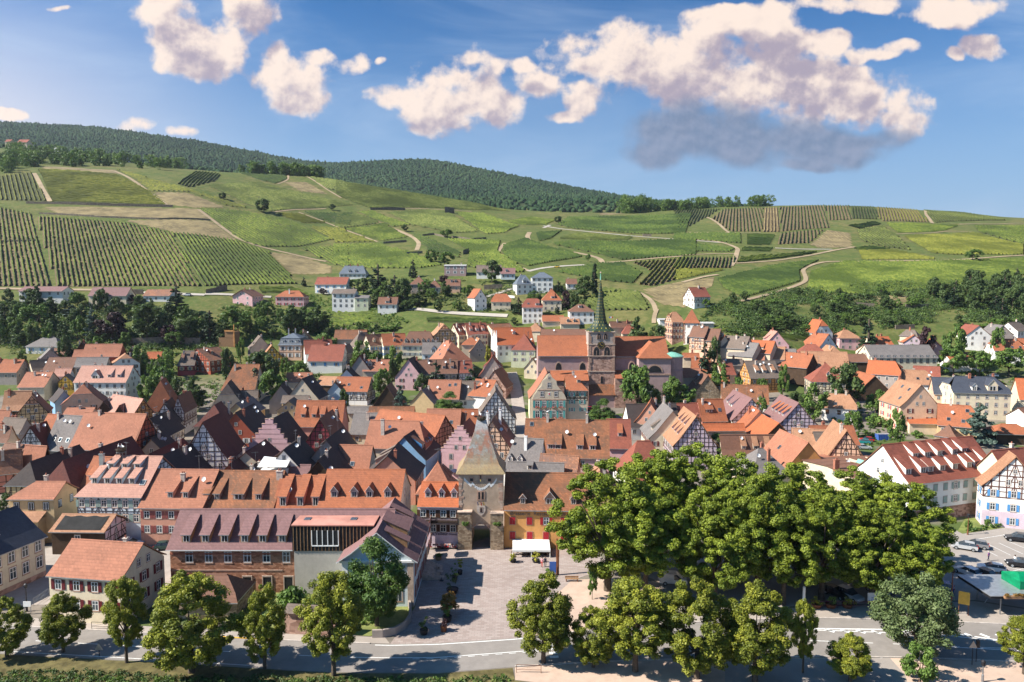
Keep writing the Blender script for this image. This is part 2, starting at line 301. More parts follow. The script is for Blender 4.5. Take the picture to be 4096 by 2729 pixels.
# ------------------------------------------------------------------ mesh building
class MB:
 def __init__(s):s.v=[];s.f=[];s.m=[];s.mats=[]
 def mi(s,mat):
  if mat not in s.mats:s.mats.append(mat)
  return s.mats.index(mat)
 def face(s,pts,mat):
  n=len(s.v);s.v.extend(tuple(p)for p in pts);s.f.append(tuple(range(n,n+len(pts))));s.m.append(s.mi(mat))
 def poly(s,verts,faces,mat):
  n=len(s.v);s.v.extend(tuple(p)for p in verts);k=s.mi(mat)
  for f in faces:s.f.append(tuple(n+i for i in f));s.m.append(k)
 def box(s,x0,x1,y0,y1,z0,z1,mat,M=None):
  vs_=[(x0,y0,z0),(x1,y0,z0),(x1,y1,z0),(x0,y1,z0),(x0,y0,z1),(x1,y0,z1),(x1,y1,z1),(x0,y1,z1)]
  if M is not None:vs_=[M@Vector(p)for p in vs_]
  s.poly(vs_,[(0,3,2,1),(4,5,6,7),(0,1,5,4),(1,2,6,5),(2,3,7,6),(3,0,4,7)],mat)
 def beam(s,a,b,w,n,t,mat):
  """flat beam from a to b of width w lying on a face of outward normal n, thickness t"""
  a,b,n=Vector(a),Vector(b),Vector(n)
  d=b-a
  if d.length<.05:return
  d.normalize();q=n.cross(d).normalized()*(w/2);o=n*t
  lo=[a-q,a+q,b+q,b-q];i_=n*-.02
  vs_=[p+i_ for p in lo]+[p+o for p in lo]
  s.poly(vs_,[(4,5,6,7),(0,1,5,4),(1,2,6,5),(2,3,7,6),(3,0,4,7)],mat)
 def prism(s,pts,z0,z1,mat,cap=True):
  n=len(pts)
  vs_=[(p[0],p[1],z0)for p in pts]+[(p[0],p[1],z1)for p in pts]
  fs=[(i,(i+1)%n,n+(i+1)%n,n+i)for i in range(n)]
  if cap:fs+=[tuple(range(n,2*n)),tuple(reversed(range(n)))]
  s.poly(vs_,fs,mat)
 def extr(s,pts,vec,mat):
  """extrude a planar polygon of 3d points along vec"""
  n=len(pts);vec=Vector(vec);P0=[Vector(p)for p in pts]
  vs_=P0+[p+vec for p in P0]
  fs=[(i,(i+1)%n,n+(i+1)%n,n+i)for i in range(n)]+[tuple(range(n,2*n)),tuple(reversed(range(n)))]
  s.poly(vs_,fs,mat)
 def tube(s,a,b,r0,r1,n,mat,cap=True):
  a,b=Vector(a),Vector(b);d=(b-a).normalized()
  q=d.orthogonal().normalized();w=d.cross(q)
  vs_=[]
  for c,r in((a,r0),(b,r1)):
   for i in range(n):
    t=2*math.pi*i/n;vs_.append(c+(q*math.cos(t)+w*math.sin(t))*r)
  fs=[(i,(i+1)%n,n+(i+1)%n,n+i)for i in range(n)]
  if cap:fs+=[tuple(range(n,2*n)),tuple(reversed(range(n)))]
  s.poly(vs_,fs,mat)
 def lathe(s,prof,n,mat,c=(0,0,0),cap=True):
  vs_=[]
  for r,z in prof:
   for i in range(n):
    t=2*math.pi*i/n;vs_.append((c[0]+r*math.cos(t),c[1]+r*math.sin(t),c[2]+z))
  fs=[]
  for k in range(len(prof)-1):
   fs+=[(k*n+i,k*n+(i+1)%n,(k+1)*n+(i+1)%n,(k+1)*n+i)for i in range(n)]
  if cap:fs+=[tuple(reversed(range(n))),tuple(range((len(prof)-1)*n,len(prof)*n))]
  s.poly(vs_,fs,mat)
 def mesh(s,name,smooth=False):
  me=bpy.data.meshes.new(name)
  me.from_pydata(s.v,[],s.f)
  for m in s.mats:me.materials.append(m)
  if s.m:me.polygons.foreach_set('material_index',s.m)
  if smooth:me.polygons.foreach_set('use_smooth',[True]*len(s.f))
  me.update()
  return me
 def build(s,name,parent=None,loc=(0,0,0),rz=0.0,smooth=False):
  return obj(name,s.mesh(name,smooth),parent,loc,rz)
def obj(name,me,parent=None,loc=(0,0,0),rz=0.0,scale=None):
 o=bpy.data.objects.new(name,me);COL.objects.link(o)
 o.location=loc;o.rotation_euler=(0,0,rz)
 if scale:o.scale=scale
 if parent is not None:o.parent=parent
 return o
def tag(o,label,cat,group=None,kind=None):
 if label:o['label']=label
 if cat:o['category']=cat
 if group:o['group']=group
 if kind:o['kind']=kind
 return o
def empty(name,loc,rz=0.0,label=None,cat=None,group=None):
 o=obj(name,None,None,loc,rz);o.empty_display_size=.5
 return tag(o,label,cat,group)
KIDS={}
def copy_tree(o,loc=None,rz=None,scale=None,label=None,group=None):
 """a thing with copies of its parts and sub-parts, mesh data shared"""
 r=o.copy();COL.objects.link(r)
 if loc is not None:r.location=loc
 if rz is not None:r.rotation_euler=(0,0,rz)
 if scale is not None:r.scale=scale if isinstance(scale,tuple)else(scale,)*3
 if label:r['label']=label
 if group:r['group']=group
 def rec(a,b):
  for ch in KIDS.get(a.name,()):
   c=ch.copy();COL.objects.link(c);c.parent=b
   rec(ch,c)
 rec(o,r)
 return r
def note_kids(o):
 """remember the children of a thing that will be copied"""
 KIDS.clear()if False else None
 for ch in o.children:
  KIDS.setdefault(o.name,[]).append(ch);note_kids(ch)
def struct(o):o['kind']='structure';return o
def raw_mesh(name,V,Fq,mats,mi=None,smooth=False):
 """mesh from numpy arrays of vertices and equal-sized faces"""
 me=bpy.data.meshes.new(name);V=np.asarray(V,np.float32);Fq=np.asarray(Fq,np.int32)
 k=Fq.shape[1]
 me.vertices.add(len(V));me.vertices.foreach_set('co',V.ravel())
 me.loops.add(Fq.size);me.loops.foreach_set('vertex_index',Fq.ravel())
 me.polygons.add(len(Fq));me.polygons.foreach_set('loop_start',np.arange(0,Fq.size,k,dtype=np.int32));me.polygons.foreach_set('loop_total',np.full(len(Fq),k,np.int32))
 for m in mats:me.materials.append(m)
 if mi is not None:me.polygons.foreach_set('material_index',np.asarray(mi,np.int32))
 if smooth:me.polygons.foreach_set('use_smooth',np.ones(len(Fq),bool))
 me.update(calc_edges=True)
 return me
 # ================================================================== the ground
def ground_mat():
 m,nt,bs=new_mat('ground')
 co=coords(nt,'Object')
 at=nd(nt,'ShaderNodeAttribute',attribute_name='zone')
 sp=nd(nt,'ShaderNodeSeparateColor');lk(nt,at.outputs['Color'],sp.inputs[0])
 a=noise(nt,.012,5,.6,co);b=noise(nt,.06,5,.65,co);c=noise(nt,.5,4,.6,co)
 grass=mixc(nt,ramp(nt,a,.4,.62),(.09,.115,.03,1),(.14,.13,.048,1))
 grass=mixc(nt,ramp(nt,b,.42,.68),grass,(.065,.10,.025,1))
 grass=mixc(nt,mth(nt,'MULTIPLY',ramp(nt,c,.4,.8),.5),grass,(.22,.17,.075,1))
 grass=mixc(nt,mth(nt,'MULTIPLY',ramp(nt,noise(nt,.16,4,.7,co),.45,.6),.55),grass,(.055,.075,.02,1))
 yard=mixc(nt,ramp(nt,b,.4,.6),(.20,.17,.14,1),(.13,.115,.10,1))
 yard=mixc(nt,mth(nt,'MULTIPLY',ramp(nt,c,.3,.7),.4),yard,(.26,.22,.18,1))
 yard=mixc(nt,ramp(nt,noise(nt,.035,3,.6,co),.5,.58),yard,(.075,.105,.03,1))
 wood=mixc(nt,ramp(nt,b,.4,.6),(.028,.045,.02,1),(.04,.06,.022,1))
 k=mixc(nt,sp.outputs[0],grass,yard);k=mixc(nt,sp.outputs[2],k,wood)
 lk(nt,k,bs.inputs['Base Color']);bs.inputs['Roughness'].default_value=.95;bs.inputs['Specular IOR Level'].default_value=.1
 bump(nt,bs,c,.4,.4)
 return m
def build_ground():
 V=np.stack([XX,DD,ZG],-1).reshape(-1,3)
 ii,jj=np.meshgrid(np.arange(NT-1),np.arange(ND-1),indexing='ij');k=(ii*ND+jj).ravel()
 Fq=np.stack([k,k+ND,k+ND+1,k+1],-1)
 me=raw_mesh('ground',V,Fq,[ground_mat()],smooth=True)
 ca=me.color_attributes.new('zone','FLOAT_COLOR','POINT')
 town=1-np.clip((DD-285)/30,0,1)
 wood=np.clip((DD-1250)/100,0,1)*np.clip((ZG-80)/40,0,1)
 c4=np.stack([town,1-town,wood,np.ones_like(town)],-1).reshape(-1)
 ca.data.foreach_set('color',c4.astype(np.float32))
 struct(obj('ground',me))
 b=MB();gm=plain('far_plain',(.18,.18,.07),.95,0,.3,.002)
 b.face([(-30000,-30000,-6),(30000,-30000,-6),(30000,30000,-6),(-30000,30000,-6)],gm)
 struct(b.build('distant_plain'))
 b=MB();b.face([(-3000,-3000,-.02),(3000,-3000,-.02),(3000,26,-.02),(-3000,26,-.02)],plain('near_field',(.2,.2,.09),.95,0,.3,.05))
 struct(b.build('near_field'))
build_ground()
# ---- paved sheets of the flat foreground: outlines read as photo pixels, laid at ground height
def paved(name,c,var=.15,scale=.6,joint=None,rough=.9):
 m,nt,bs=new_mat(name)
 co=coords(nt)
 f=noise(nt,scale,5,.65,co);g=noise(nt,scale*.12,3,.6,co);h=noise(nt,9,3,.6,co)
 k=mixc(nt,ramp(nt,f,.3,.7),(*sc(c,1-var),1),(*sc(c,1+var),1))
 k=mixc(nt,mth(nt,'MULTIPLY',ramp(nt,g,.4,.65),.5),k,(*sc(c,.78),1))
 k=mixc(nt,mth(nt,'MULTIPLY',h,.25),k,(*sc(c,.6),1))
 if joint:
  br=nd(nt,'ShaderNodeTexBrick');lk(nt,co,br.inputs['Vector']);br.inputs['Scale'].default_value=1.0
  br.inputs['Brick Width'].default_value=joint;br.inputs['Row Height'].default_value=joint*.55;br.inputs['Mortar Size'].default_value=.03
  br.inputs['Color1'].default_value=(*sc(c,1.18),1);br.inputs['Color2'].default_value=(*sc((c[0],c[1]*.88,c[2]*.85),.8),1);br.inputs['Mortar'].default_value=(*sc(c,.6),1)
  k=mixc(nt,.55,k,br.outputs['Color'])
 lk(nt,k,bs.inputs['Base Color']);bs.inputs['Roughness'].default_value=rough;bs.inputs['Specular IOR Level'].default_value=.2
 return m
M_ROAD=paved('asphalt_road',(.25,.225,.205),.10,.5)
M_LOT=paved('asphalt_car_park',(.34,.30,.27),.12,.3)
M_PLAZA=paved('cobbles_plaza',(.33,.275,.25),.15,.35,joint=.8)
M_PAVE=paved('pavement_pink',(.50,.37,.29),.12,.5)
M_SIDE=paved('pavement_grey',(.36,.31,.27),.12,.5)
M_LINE=plain('road_paint',(.72,.72,.70),.7,0,.12,2)
M_YEL=plain('kerb_paint_yellow',(.65,.38,.06),.7,0,.2)
M_KERB=plain('kerb_stone',(.45,.40,.36),.9,0,.2)
M_GRAVEL=paved('path_gravel',(.45,.34,.23),.2,.3)
M_BANK=paved('grass_bank_dry_shadowed',(.125,.105,.042),.5,.6)  # rough dry grass, darkened and mottled to include the trees' shadow in its colour
def sheet(name,pts,z,mat,tile='P',kind='structure'):
 b=MB();b.face([G0(tile,x,y,z)for x,y in pts],mat);me=b.mesh(name)
 bm=bmesh.new();bm.from_mesh(me);bmesh.ops.triangulate(bm,faces=bm.faces);bmesh.ops.recalc_face_normals(bm,faces=bm.faces)
 if bm.faces and sum(f.normal.z for f in bm.faces)<0:bmesh.ops.reverse_faces(bm,faces=bm.faces)
 bm.to_mesh(me);bm.free()
 o=obj(name,me);o['kind']=kind
 return o
BACK=[(-700,2480),(0,2502),(500,2528),(1000,2556),(1300,2570),(1560,2577),(1750,2573),(2050,2553),(2400,2520),(2800,2488),(3250,2472),(3700,2484),(4000,2497),(4800,2540)]
FRONT=[(-700,2585),(0,2614),(500,2642),(1000,2672),(1350,2690),(1750,2692),(2050,2668),(2400,2648),(2800,2636),(3300,2628),(3700,2632),(4100,2650),(4800,2690)]
def lerp_line(L,u):
 return float(np.interp(u,[p[0]for p in L],[p[1]for p in L]))
sheet('road',BACK+FRONT[::-1],.02,M_ROAD)
sheet('plaza',[(1560,2577),(1660,2430),(1715,2200),(2010,2186),(2330,2200),(2480,2260),(2290,2320),(2200,2400),(2130,2545),(2050,2553),(1750,2573)],.02,M_PLAZA)
sheet('pavement_square',[(2130,2545),(2200,2400),(2290,2320),(2480,2310),(2640,2330),(2640,2450),(2400,2518)],.024,M_PAVE)
sheet('car_park',[(2485,2262),(2700,2190),(3100,2170),(3700,2135),(4300,2080),(5100,2120),(4900,2480),(4150,2440),(3900,2400),(3200,2425),(2650,2445),(2642,2330)],.016,M_LOT)
sheet('pavement',[(3200,2430),(3900,2405),(4150,2445),(4900,2485),(4800,2538),(4000,2495),(3700,2482),(3250,2470),(2800,2486),(2400,2518),(2640,2450)],.028,M_SIDE)
sheet('pavement',[(-700,2430),(0,2462),(500,2500),(1000,2530),(1540,2550),(1560,2575),(1300,2568),(1000,2554),(500,2526),(0,2500),(-700,2478)],.03,M_SIDE)
sheet('pavement',[(2060,2670),(2400,2650),(2800,2638),(3300,2630),(3700,2634),(4100,2652),(4800,2692),(4800,2790),(2400,2760),(2060,2720)],.03,M_PAVE)
sheet('lane',[(3480,2632),(3560,2632),(3620,2700),(3640,2760),(2900,2760),(2900,2640)],.036,M_LOT)
sheet('grass_bank',[(-700,2590),(0,2617),(500,2645),(1000,2675),(1350,2693),(1750,2695),(2050,2672),(2060,2722),(2400,2770),(2400,3000),(-700,3000)],.03,M_BANK)
sheet('yard',[(1160,2330),(1660,2330),(1660,2430),(1600,2500),(1480,2545),(1150,2520),(860,2480),(860,2380)],.05,paved('garden_soil_grass',(.20,.22,.07),.3,.5))
sheet('courtyard',[(170,2420),(760,2330),(760,2200),(200,2190),(-300,2300),(-300,2430)],.02,M_SIDE)
def kerb(name,line,w=.22,h=.12,mat=M_KERB,z=0.0):
 b=MB();P_=[G0('P',x,y)for x,y in line]
 for p,q in zip(P_,P_[1:]):
  d=(q-p);n=Vector((-d.y,d.x,0)).normalized()*(w/2)
  b.poly([p-n,q-n,q+n,p+n]+[r+Vector((0,0,h))for r in(p-n,q-n,q+n,p+n)],[(4,5,6,7),(0,1,5,4),(1,2,6,5),(2,3,7,6),(3,0,4,7)],mat)
 return struct(b.build(name))
def dens(L,u0,u1,n=30,dv=0):
 return[(u0+(u1-u0)*i/n,lerp_line(L,u0+(u1-u0)*i/n)+dv)for i in range(n+1)]
kerb('kerb',dens(BACK,-700,800));kerb('kerb',dens(BACK,800,1090),mat=M_YEL);kerb('kerb',dens(BACK,1090,1480));kerb('kerb',dens(BACK,2250,4700));kerb('kerb',dens(FRONT,2060,4700))
def stripe(mb,line,w,dash=None,gap=0,z=.026):
 P_=[G0('P',x,y,z)for x,y in line]
 acc=0.0
 for p,q in zip(P_,P_[1:]):
  d=q-p;L_=d.length
  if L_<1e-4:continue
  d/=L_;n=Vector((-d.y,d.x,0))*(w/2)
  if dash is None:
   mb.face([p-n,q-n,q+n,p+n],M_LINE)
  else:
   s=0.0
   while s<L_:
    ph=(acc+s)%(dash+gap)
    if ph<dash:
     e=min(L_,s+dash-ph);mb.face([p+d*s-n,p+d*e-n,p+d*e+n,p+d*s+n],M_LINE);s=e+1e-4
    else:s+=dash+gap-ph+1e-4
   acc+=L_
b=MB()
midl=lambda u:(lerp_line(BACK,u)*.52+lerp_line(FRONT,u)*.48)
stripe(b,[(u,midl(u))for u in np.linspace(-700,1250,60)],.12,3.0,3.2)
stripe(b,[(u,midl(u))for u in np.linspace(1400,2200,30)],.14)
stripe(b,[(u,midl(u)+5)for u in np.linspace(1650,2200,30)],.10,.9,.9)
stripe(b,dens(FRONT,-700,1000,dv=-10),.12)
stripe(b,dens(BACK,1500,2100,dv=5),.18)
stripe(b,[(3230,2514),(3530,2518),(3800,2532),(4030,2566)],.3);stripe(b,[(3230,2519),(3530,2530),(3800,2543),(4030,2568)],.2)
for u in range(3300,4000,62):stripe(b,[(u,2515+(u-3230)*.03),(u+38,2526+(u-3230)*.035)],.5)
stripe(b,[(u,2562+(u-3230)*.04)for u in np.linspace(3230,4050,30)],.14,3.0,2.6)
stripe(b,[(3800,2588),(4100,2604)],.18)
stripe(b,[(3522,2626),(3572,2696)],.3)
for k in range(7):stripe(b,[(2190+k*1.5,2532+k*16),(2222+k*2,2531+k*16)],.55)
struct(b.build('road_marking'))
b=MB()
for k in range(7):
 stripe(b,[(3905+k*45,2180-k*4),(3990+k*52,2225-k*4)],.1,z=.022)
 stripe(b,[(3840+k*75,2262-k*3),(3980+k*80,2300-k*2)],.1,z=.022)
stripe(b,[(3890,2160),(4030,2138)],.1,z=.022);stripe(b,[(3970,2302),(4300,2230)],.1,z=.022)
stripe(b,[(3860,2440),(3930,2425),(3950,2395)],.1,z=.022)
struct(b.build('parking_bay_marking'))
# ---- streets between the old houses
sheet('street',[(1960,2186),(1985,2186),(2100,1900),(2105,1700),(2055,1520),(2040,1520),(2060,1700),(2050,1900)],.02,M_PAVE)
# ---- hill tracks and lanes draped on the slopes
def drape(name,pts,w,mat,tile='P',lift=.12,kind='structure'):
 P_=[hit(*px(tile,x,y))for x,y in pts]
 Q=[]
 for p,q in zip(P_,P_[1:]):
  n=max(1,int((q-p).length/5))
  for i in range(n):Q.append(p.lerp(q,i/n))
 Q.append(P_[-1])
 Q=[Vector((p.x,p.y,0))for p in Q]
 for _ in range(4):
  Q=[Q[0]]+[(Q[i-1]+Q[i]*2+Q[i+1])/4 for i in range(1,len(Q)-1)]+[Q[-1]]
 V=[];Fq=[]
 for i,p in enumerate(Q):
  d=(Q[min(i+1,len(Q)-1)]-Q[max(i-1,0)]);d.z=0
  n=Vector((-d.y,d.x,0)).normalized()*(w/2)
  for k in(-1,0,1):
   r=p+n*k;V.append((r.x,r.y,tz1(r.x,r.y)+lift))
  if i:
   a=(i-1)*3;Fq+=[(a,a+1,a+4,a+3),(a+1,a+2,a+5,a+4)]
 o=obj(name,raw_mesh(name,V,Fq,[mat],smooth=True));o['kind']=kind
 return o
M_TRK=paved('track_earth',(.33,.25,.16),.2,.1)
M_LANE=paved('lane_pale',(.40,.36,.31),.12,.1)
M_DWALL=wall_mat('dry_stone',(.20,.165,.13),.4,.5)
TRACKS=[('D2',[(1395,610),(1500,630),(1700,650),(2000,680),(2354,705),(2354+300,730)],5,M_LANE),('D2',[(1440,605),(1395,625)],5,M_LANE),('D2',[(1300,655),(1280,690),(1310,730),(1400,750),(1550,785),(1700,810),(1790,835),(1800,865)],6,M_TRK),('D2',[(1130,730),(1085,775),(1080,810),(1150,860),(1240,900),(1290,920)],4.5,M_TRK),('D2',[(1290,925),(1350,905),(1500,890),(1680,880)],5,M_LANE),('D2',[(1800,865),(1950,855),(2150,835),(2354,820)],4,M_TRK),('D2',[(360,630),(430,660),(500,690),(540,730),(520,780)],5,M_TRK),('D2',[(0,630),(100,665),(250,720)],3,M_TRK),('D2',[(440,490),(700,500),(900,512)],3,M_TRK),('D2',[(2030,1060),(2100,1090),(2150,1130),(2170,1200)],3.5,M_TRK),('D1',[(235,420),(300,540),(345,615)],5,M_TRK),('D1',[(790,405),(1000,530),(1150,640)],4,M_TRK),('D1',[(270,375),(500,385),(790,405)],6,M_TRK),('D1',[(1370,670),(1500,770),(1650,880),(1800,930),(2050,985),(2250,1030)],4,M_TRK),('D1',[(1880,690),(2050,670),(2250,665)],3,M_TRK),('D1',[(2060,690),(2200,740),(2354,800)],3,M_TRK),('D1',[(1970,420),(1990,465),(1915,495)],3,M_TRK),('D1',[(2100,440),(2250,530),(2354,590)],3,M_TRK),('D3',[(0,205),(60,205),(150,215),(220,240),(205,290),(190,310)],5,M_TRK),('D3',[(0,268),(110,262),(220,262)],3,M_TRK),('D3',[(95,118),(150,150),(185,180)],4,M_TRK),('D3',[(0,180),(180,180),(310,180)],3,M_TRK),('D3',[(365,240),(480,245),(590,245)],4,M_LANE),('D3',[(210,300),(370,290),(520,265),(680,235)],4,M_TRK),('D3',[(225,450),(330,425),(430,395),(490,370),(480,340),(470,325),(510,305),(570,292),(700,293),(1010,290),(1345,268)],4,M_TRK),('D3',[(930,70),(960,110),(985,142)],5,M_TRK),('D3',[(1090,146),(1250,145),(1345,142)],4,M_TRK),('D3',[(840,185),(950,182),(1050,172),(1150,178)],2.5,M_TRK),('D3',[(0,375),(90,350),(140,345)],4,M_TRK),('C3',[(-40,830),(60,800),(140,835),(300,865),(480,880),(720,885),(930,893),(1120,905)],6,M_LANE),('C3',[(850,695),(950,665),(1100,630),(1180,590)],4,M_LANE),('C3',[(1560,940),(1700,950),(1830,955)],5,M_LANE),('C1',[(-100,590),(300,600),(760,605),(1400,612),(1640,615)],4,M_TRK),('C1',[(1640,640),(2100,660),(2354,665)],5,M_LANE),('C2',[(0,655),(200,650),(600,690),(760,690)],5,M_LANE),('A4',[(480,0),(440,60),(425,120),(445,160)],3,M_TRK),]
drape('street',[(2085,1850),(2085,1750),(2075,1640),(2062,1540),(2045,1490)],5,M_SIDE,lift=.1)
drape('street',[(2060,1560),(1900,1600),(1700,1640)],5,M_SIDE,lift=.12);drape('street',[(2120,1700),(2350,1690),(2480,1700),(2600,1660)],9,M_SIDE,lift=.11)
for i_,(t_,p_,w_,m_)in enumerate(TRACKS):
 drape('lane' if m_ is M_LANE else 'path',p_,w_*.72,m_,t_,lift=.16+.008*i_)
 # ================================================================== houses: library
def win_mesh(name,cols_=2,rows_=2,arch=False,trim=None):
 """window of 1 x 1 m to be scaled: surround, frame with glazing bars, sill"""
 b=MB();tr=trim or M_SAND
 b.box(-.62,.62,-.03,.02,-.12,0,tr)
 for x in(-.59,.5):b.box(x,x+.09,-.025,.02,0,1.0,tr)
 b.box(-.59,.59,-.025,.02,1.0,1.09,tr)
 for x in(-.5,.42):b.box(x,x+.08,-.02,.03,0,1,M_WHITE)
 b.box(-.42,.42,-.02,.03,0,.06,M_WHITE);b.box(-.42,.42,-.02,.03,.94,1,M_WHITE)
 b.box(-.04,.04,-.022,.03,.06,.94,M_WHITE)
 if rows_>1:b.box(-.42,.42,-.018,.03,.6,.64,M_WHITE)
 return b.mesh(name)
WM={'std':win_mesh('window'),'dark':win_mesh('window_dark',trim=M_TIMB),'stone':win_mesh('window_stone',trim=M_STONE)}
def pane_mesh():
 b=MB();b.face([(-.42,-.005,.05),(.42,-.005,.05),(.42,-.005,.95),(-.42,-.005,.95)],M_GLASS);return b.mesh('pane')
PANE=pane_mesh()
def one_win_mesh(trim):
 b=MB()
 b.box(-.6,.6,-.03,.02,-.1,0,trim);b.box(-.6,.6,-.025,.02,1,1.08,trim)
 for x in(-.6,.5):b.box(x,x+.1,-.025,.02,0,1.0,trim)
 for x in(-.5,.43):b.box(x,x+.07,-.02,.03,0,1,M_WHITE)
 b.box(-.04,.04,-.022,.03,.0,1,M_WHITE);b.box(-.43,.43,-.02,.03,.93,1,M_WHITE)
 b.face([(-.43,-.005,.0),(.43,-.005,.0),(.43,-.005,1),(-.43,-.005,1)],M_GLASS)
 return b.mesh('window')
WM1={'std':one_win_mesh(M_SAND),'dark':one_win_mesh(M_TIMB),'stone':one_win_mesh(M_STONE),'white':one_win_mesh(M_WHITE)}
def void_mesh():
 b=MB();b.box(-.5,.5,-.02,.02,0,1,M_DARKW);b.box(-.56,.56,-.03,.02,-.06,0,M_WOOD);return b.mesh('opening')
VOID=void_mesh()
_shm={}
def shutter_mesh(c):
 if c not in _shm:
  b=MB();m=SHUT[c]
  b.box(-.5,.5,-.035,0,0,1,m)
  for k in range(9):b.box(-.4,.4,-.05,-.035,.06+k*.1,.11+k*.1,m)
  b.box(-.5,-.4,-.052,-.035,0,1,m);b.box(.4,.5,-.052,-.035,0,1,m)
  _shm[c]=b.mesh('shutter')
 return _shm[c]
def add_window(par,p,rz,w,h,style='std',shut=None,detail=False,closed=False,both=True):
 """window on a wall; rz turns its outward side (local -Y)"""
 if closed and shut:
  o=obj('window',WM1[style],par,p,rz,(w,1,h))
  for s in(-1,1):
   q=Matrix.Rotation(rz,3,'Z')@Vector((s*w*.25,-.03,0))
   obj('shutter',shutter_mesh(shut),o,(s*.25,-.03,0),0,(.49,1,1))
  return o
 if detail:
  o=obj('window',WM[style]if style in WM else WM['std'],par,p,rz,(w,1,h));obj('pane',PANE,o)
 else:
  o=obj('window',WM1[style],par,p,rz,(w,1,h))
 if shut:
  for s in(-1,1):
   q=Matrix.Rotation(rz,3,'Z')@Vector((s*w*.86,-.012,0))
   obj('shutter',shutter_mesh(shut),par,Vector(p)+q,rz,(w*.5,1,h))
 return o
_chm={}
def chimney_mesh(mat,w,d,h,cap=True):
 k=(mat.name,round(w,2),round(d,2),round(h,1),cap)
 if k not in _chm:
  b=MB();b.box(-w/2,w/2,-d/2,d/2,-1.3,h,mat)
  b.box(-w/2-.08,w/2+.08,-d/2-.08,d/2+.08,h,h+.12,mat)
  for x in((-.18,.18)if w>.7 else(0,)):b.lathe([(.13,0),(.11,.35),(.14,.38)],8,M_BRICK,(x,0,h+.12))
  b.box(-w/2-.05,w/2+.05,-d/2-.05,d/2+.05,-1.3,-.35,M_ZINC)
  _chm[k]=b.mesh('chimney')
 return _chm[k]
def dish_mesh():
 b=MB();b.tube((0,0,-.6),(0,0,.45),.03,.03,6,M_METAL)
 prof=[(.02,.0),(.25,.04),(.45,.13)]
 M=Matrix.Rotation(math.radians(65),4,'X')@Matrix.Identity(4)
 n0=len(b.v);b.lathe(prof,14,M_DISH,cap=False);
 for i in range(n0,len(b.v)):b.v[i]=tuple(M@Vector(b.v[i])+Vector((0,-.1,.45)))
 b.tube((0,-.1,.45),(0,-.55,.55),.015,.015,4,M_METAL)
 return b.mesh('satellite_dish')
DISH=dish_mesh()
def antenna_mesh():
 b=MB();b.tube((0,0,-.8),(0,0,2.6),.03,.025,5,M_METAL);b.tube((-.7,0,2.4),(.9,0,2.4),.018,.018,4,M_METAL)
 for k in range(7):b.tube((-.6+k*.22,-.4+k*.02,2.4),(-.6+k*.22,.4-k*.02,2.4),.012,.012,4,M_METAL)
 b.tube((0,-.5,1.7),(0,.5,1.7),.015,.015,4,M_METAL)
 return b.mesh('antenna')
ANT=antenna_mesh()
def skylight_mesh():
 b=MB();b.box(-.5,.5,-.6,.6,-.05,.10,M_METAL);b.face([(-.42,-.52,.105),(.42,-.52,.105),(.42,.52,.105),(-.42,.52,.105)],M_GLASS);return b.mesh('skylight')
SKYL=skylight_mesh()
def timber_gable(b,X,nx,W_,he,hr,z0,tm,step=1.35):
 """beams on a gable wall at x = X with outward normal +-x"""
 n=(nx,0,0);t=.045
 hw=W_/2;P_=lambda y,z:(X,y,z)
 top=lambda y:he+(hr-he)*(1-abs(y)/hw)-.12
 levels=[]
 z=he
 while z>z0+.5:levels.append(z);z-=2.6
 lv=[z0+.1]+levels[::-1]
 z=he+2.3
 while z<hr-.8:lv.append(z);z+=2.3
 for z in lv:
  half=hw-.05 if z<=he else hw*(1-(z-he)/(hr-he))-.05
  if half>.3:b.beam(P_(-half,z),P_(half,z),.2,n,t,tm)
 for z in lv:
  zz=z+1.15;half=hw-.05 if zz<=he else hw*(1-(zz-he)/(hr-he))-.1
  if zz<hr-.9 and half>.5:b.beam(P_(-half,zz),P_(half,zz),.13,n,t*.8,tm)
 k=max(2,round(W_/step));
 for i in range(k+1):
  y=-hw+.1+(W_-.2)*i/k
  if top(y)>z0+.5:b.beam(P_(y,z0),P_(y,top(y)),.17,n,t*1.05,tm)
 for s in(-1,1):
  b.beam(P_(s*hw,he),P_(0,hr-.1),.2,n,t*1.1,tm)
  for j,z in enumerate(lv[:-1]):
   half=hw if z<=he else hw*(1-(z-he)/(hr-he))
   if half>1.6 and z+2<hr:b.beam(P_(s*(half-.2-(0 if z<he else.5)),z),P_(s*(half-1.5),min(z+2.3,top(s*(half-1.4)))),.14,n,t*.9,tm)
   if half>2.4:b.beam(P_(s*.2,z+2.2 if z+2.3<top(.2)else top(.3)-.2),P_(s*.95,z),.13,n,t*.9,tm)
def timber_wall(b,Y,ny,L,z0,he,tm,step=1.3,inset=0.0):
 n=(0,ny,0);t=.045
 P_=lambda x,z:(x,Y,z)
 lv=[];z=he-.1
 while z>z0+.4:lv.append(z);z-=2.6
 lv.append(z0+.1)
 for z in lv:b.beam(P_(-L/2,z),P_(L/2,z),.2,n,t,tm)
 for z in lv[1:]:b.beam(P_(-L/2,z+1.0),P_(L/2,z+1.0),.13,n,t*.8,tm)
 k=max(2,round(L/step))
 for i in range(k+1):b.beam(P_(-L/2+.1+(L-.2)*i/k,z0),P_(-L/2+.1+(L-.2)*i/k,he),.17,n,t*1.05,tm)
 for j,z in enumerate(lv[1:]):
  for i in range(0,k,3):
   x=-L/2+.1+(L-.2)*i/k;x2=x+(L-.2)/k*1.0
   b.beam(P_(x+.1,z+2.4),P_(x2,z),.14,n,t*.9,tm)
   if i+1<k:b.beam(P_(x2+(L-.2)/k,z),P_(min(L/2,x2+2*(L-.2)/k),z+2.4),.14,n,t*.9,tm)
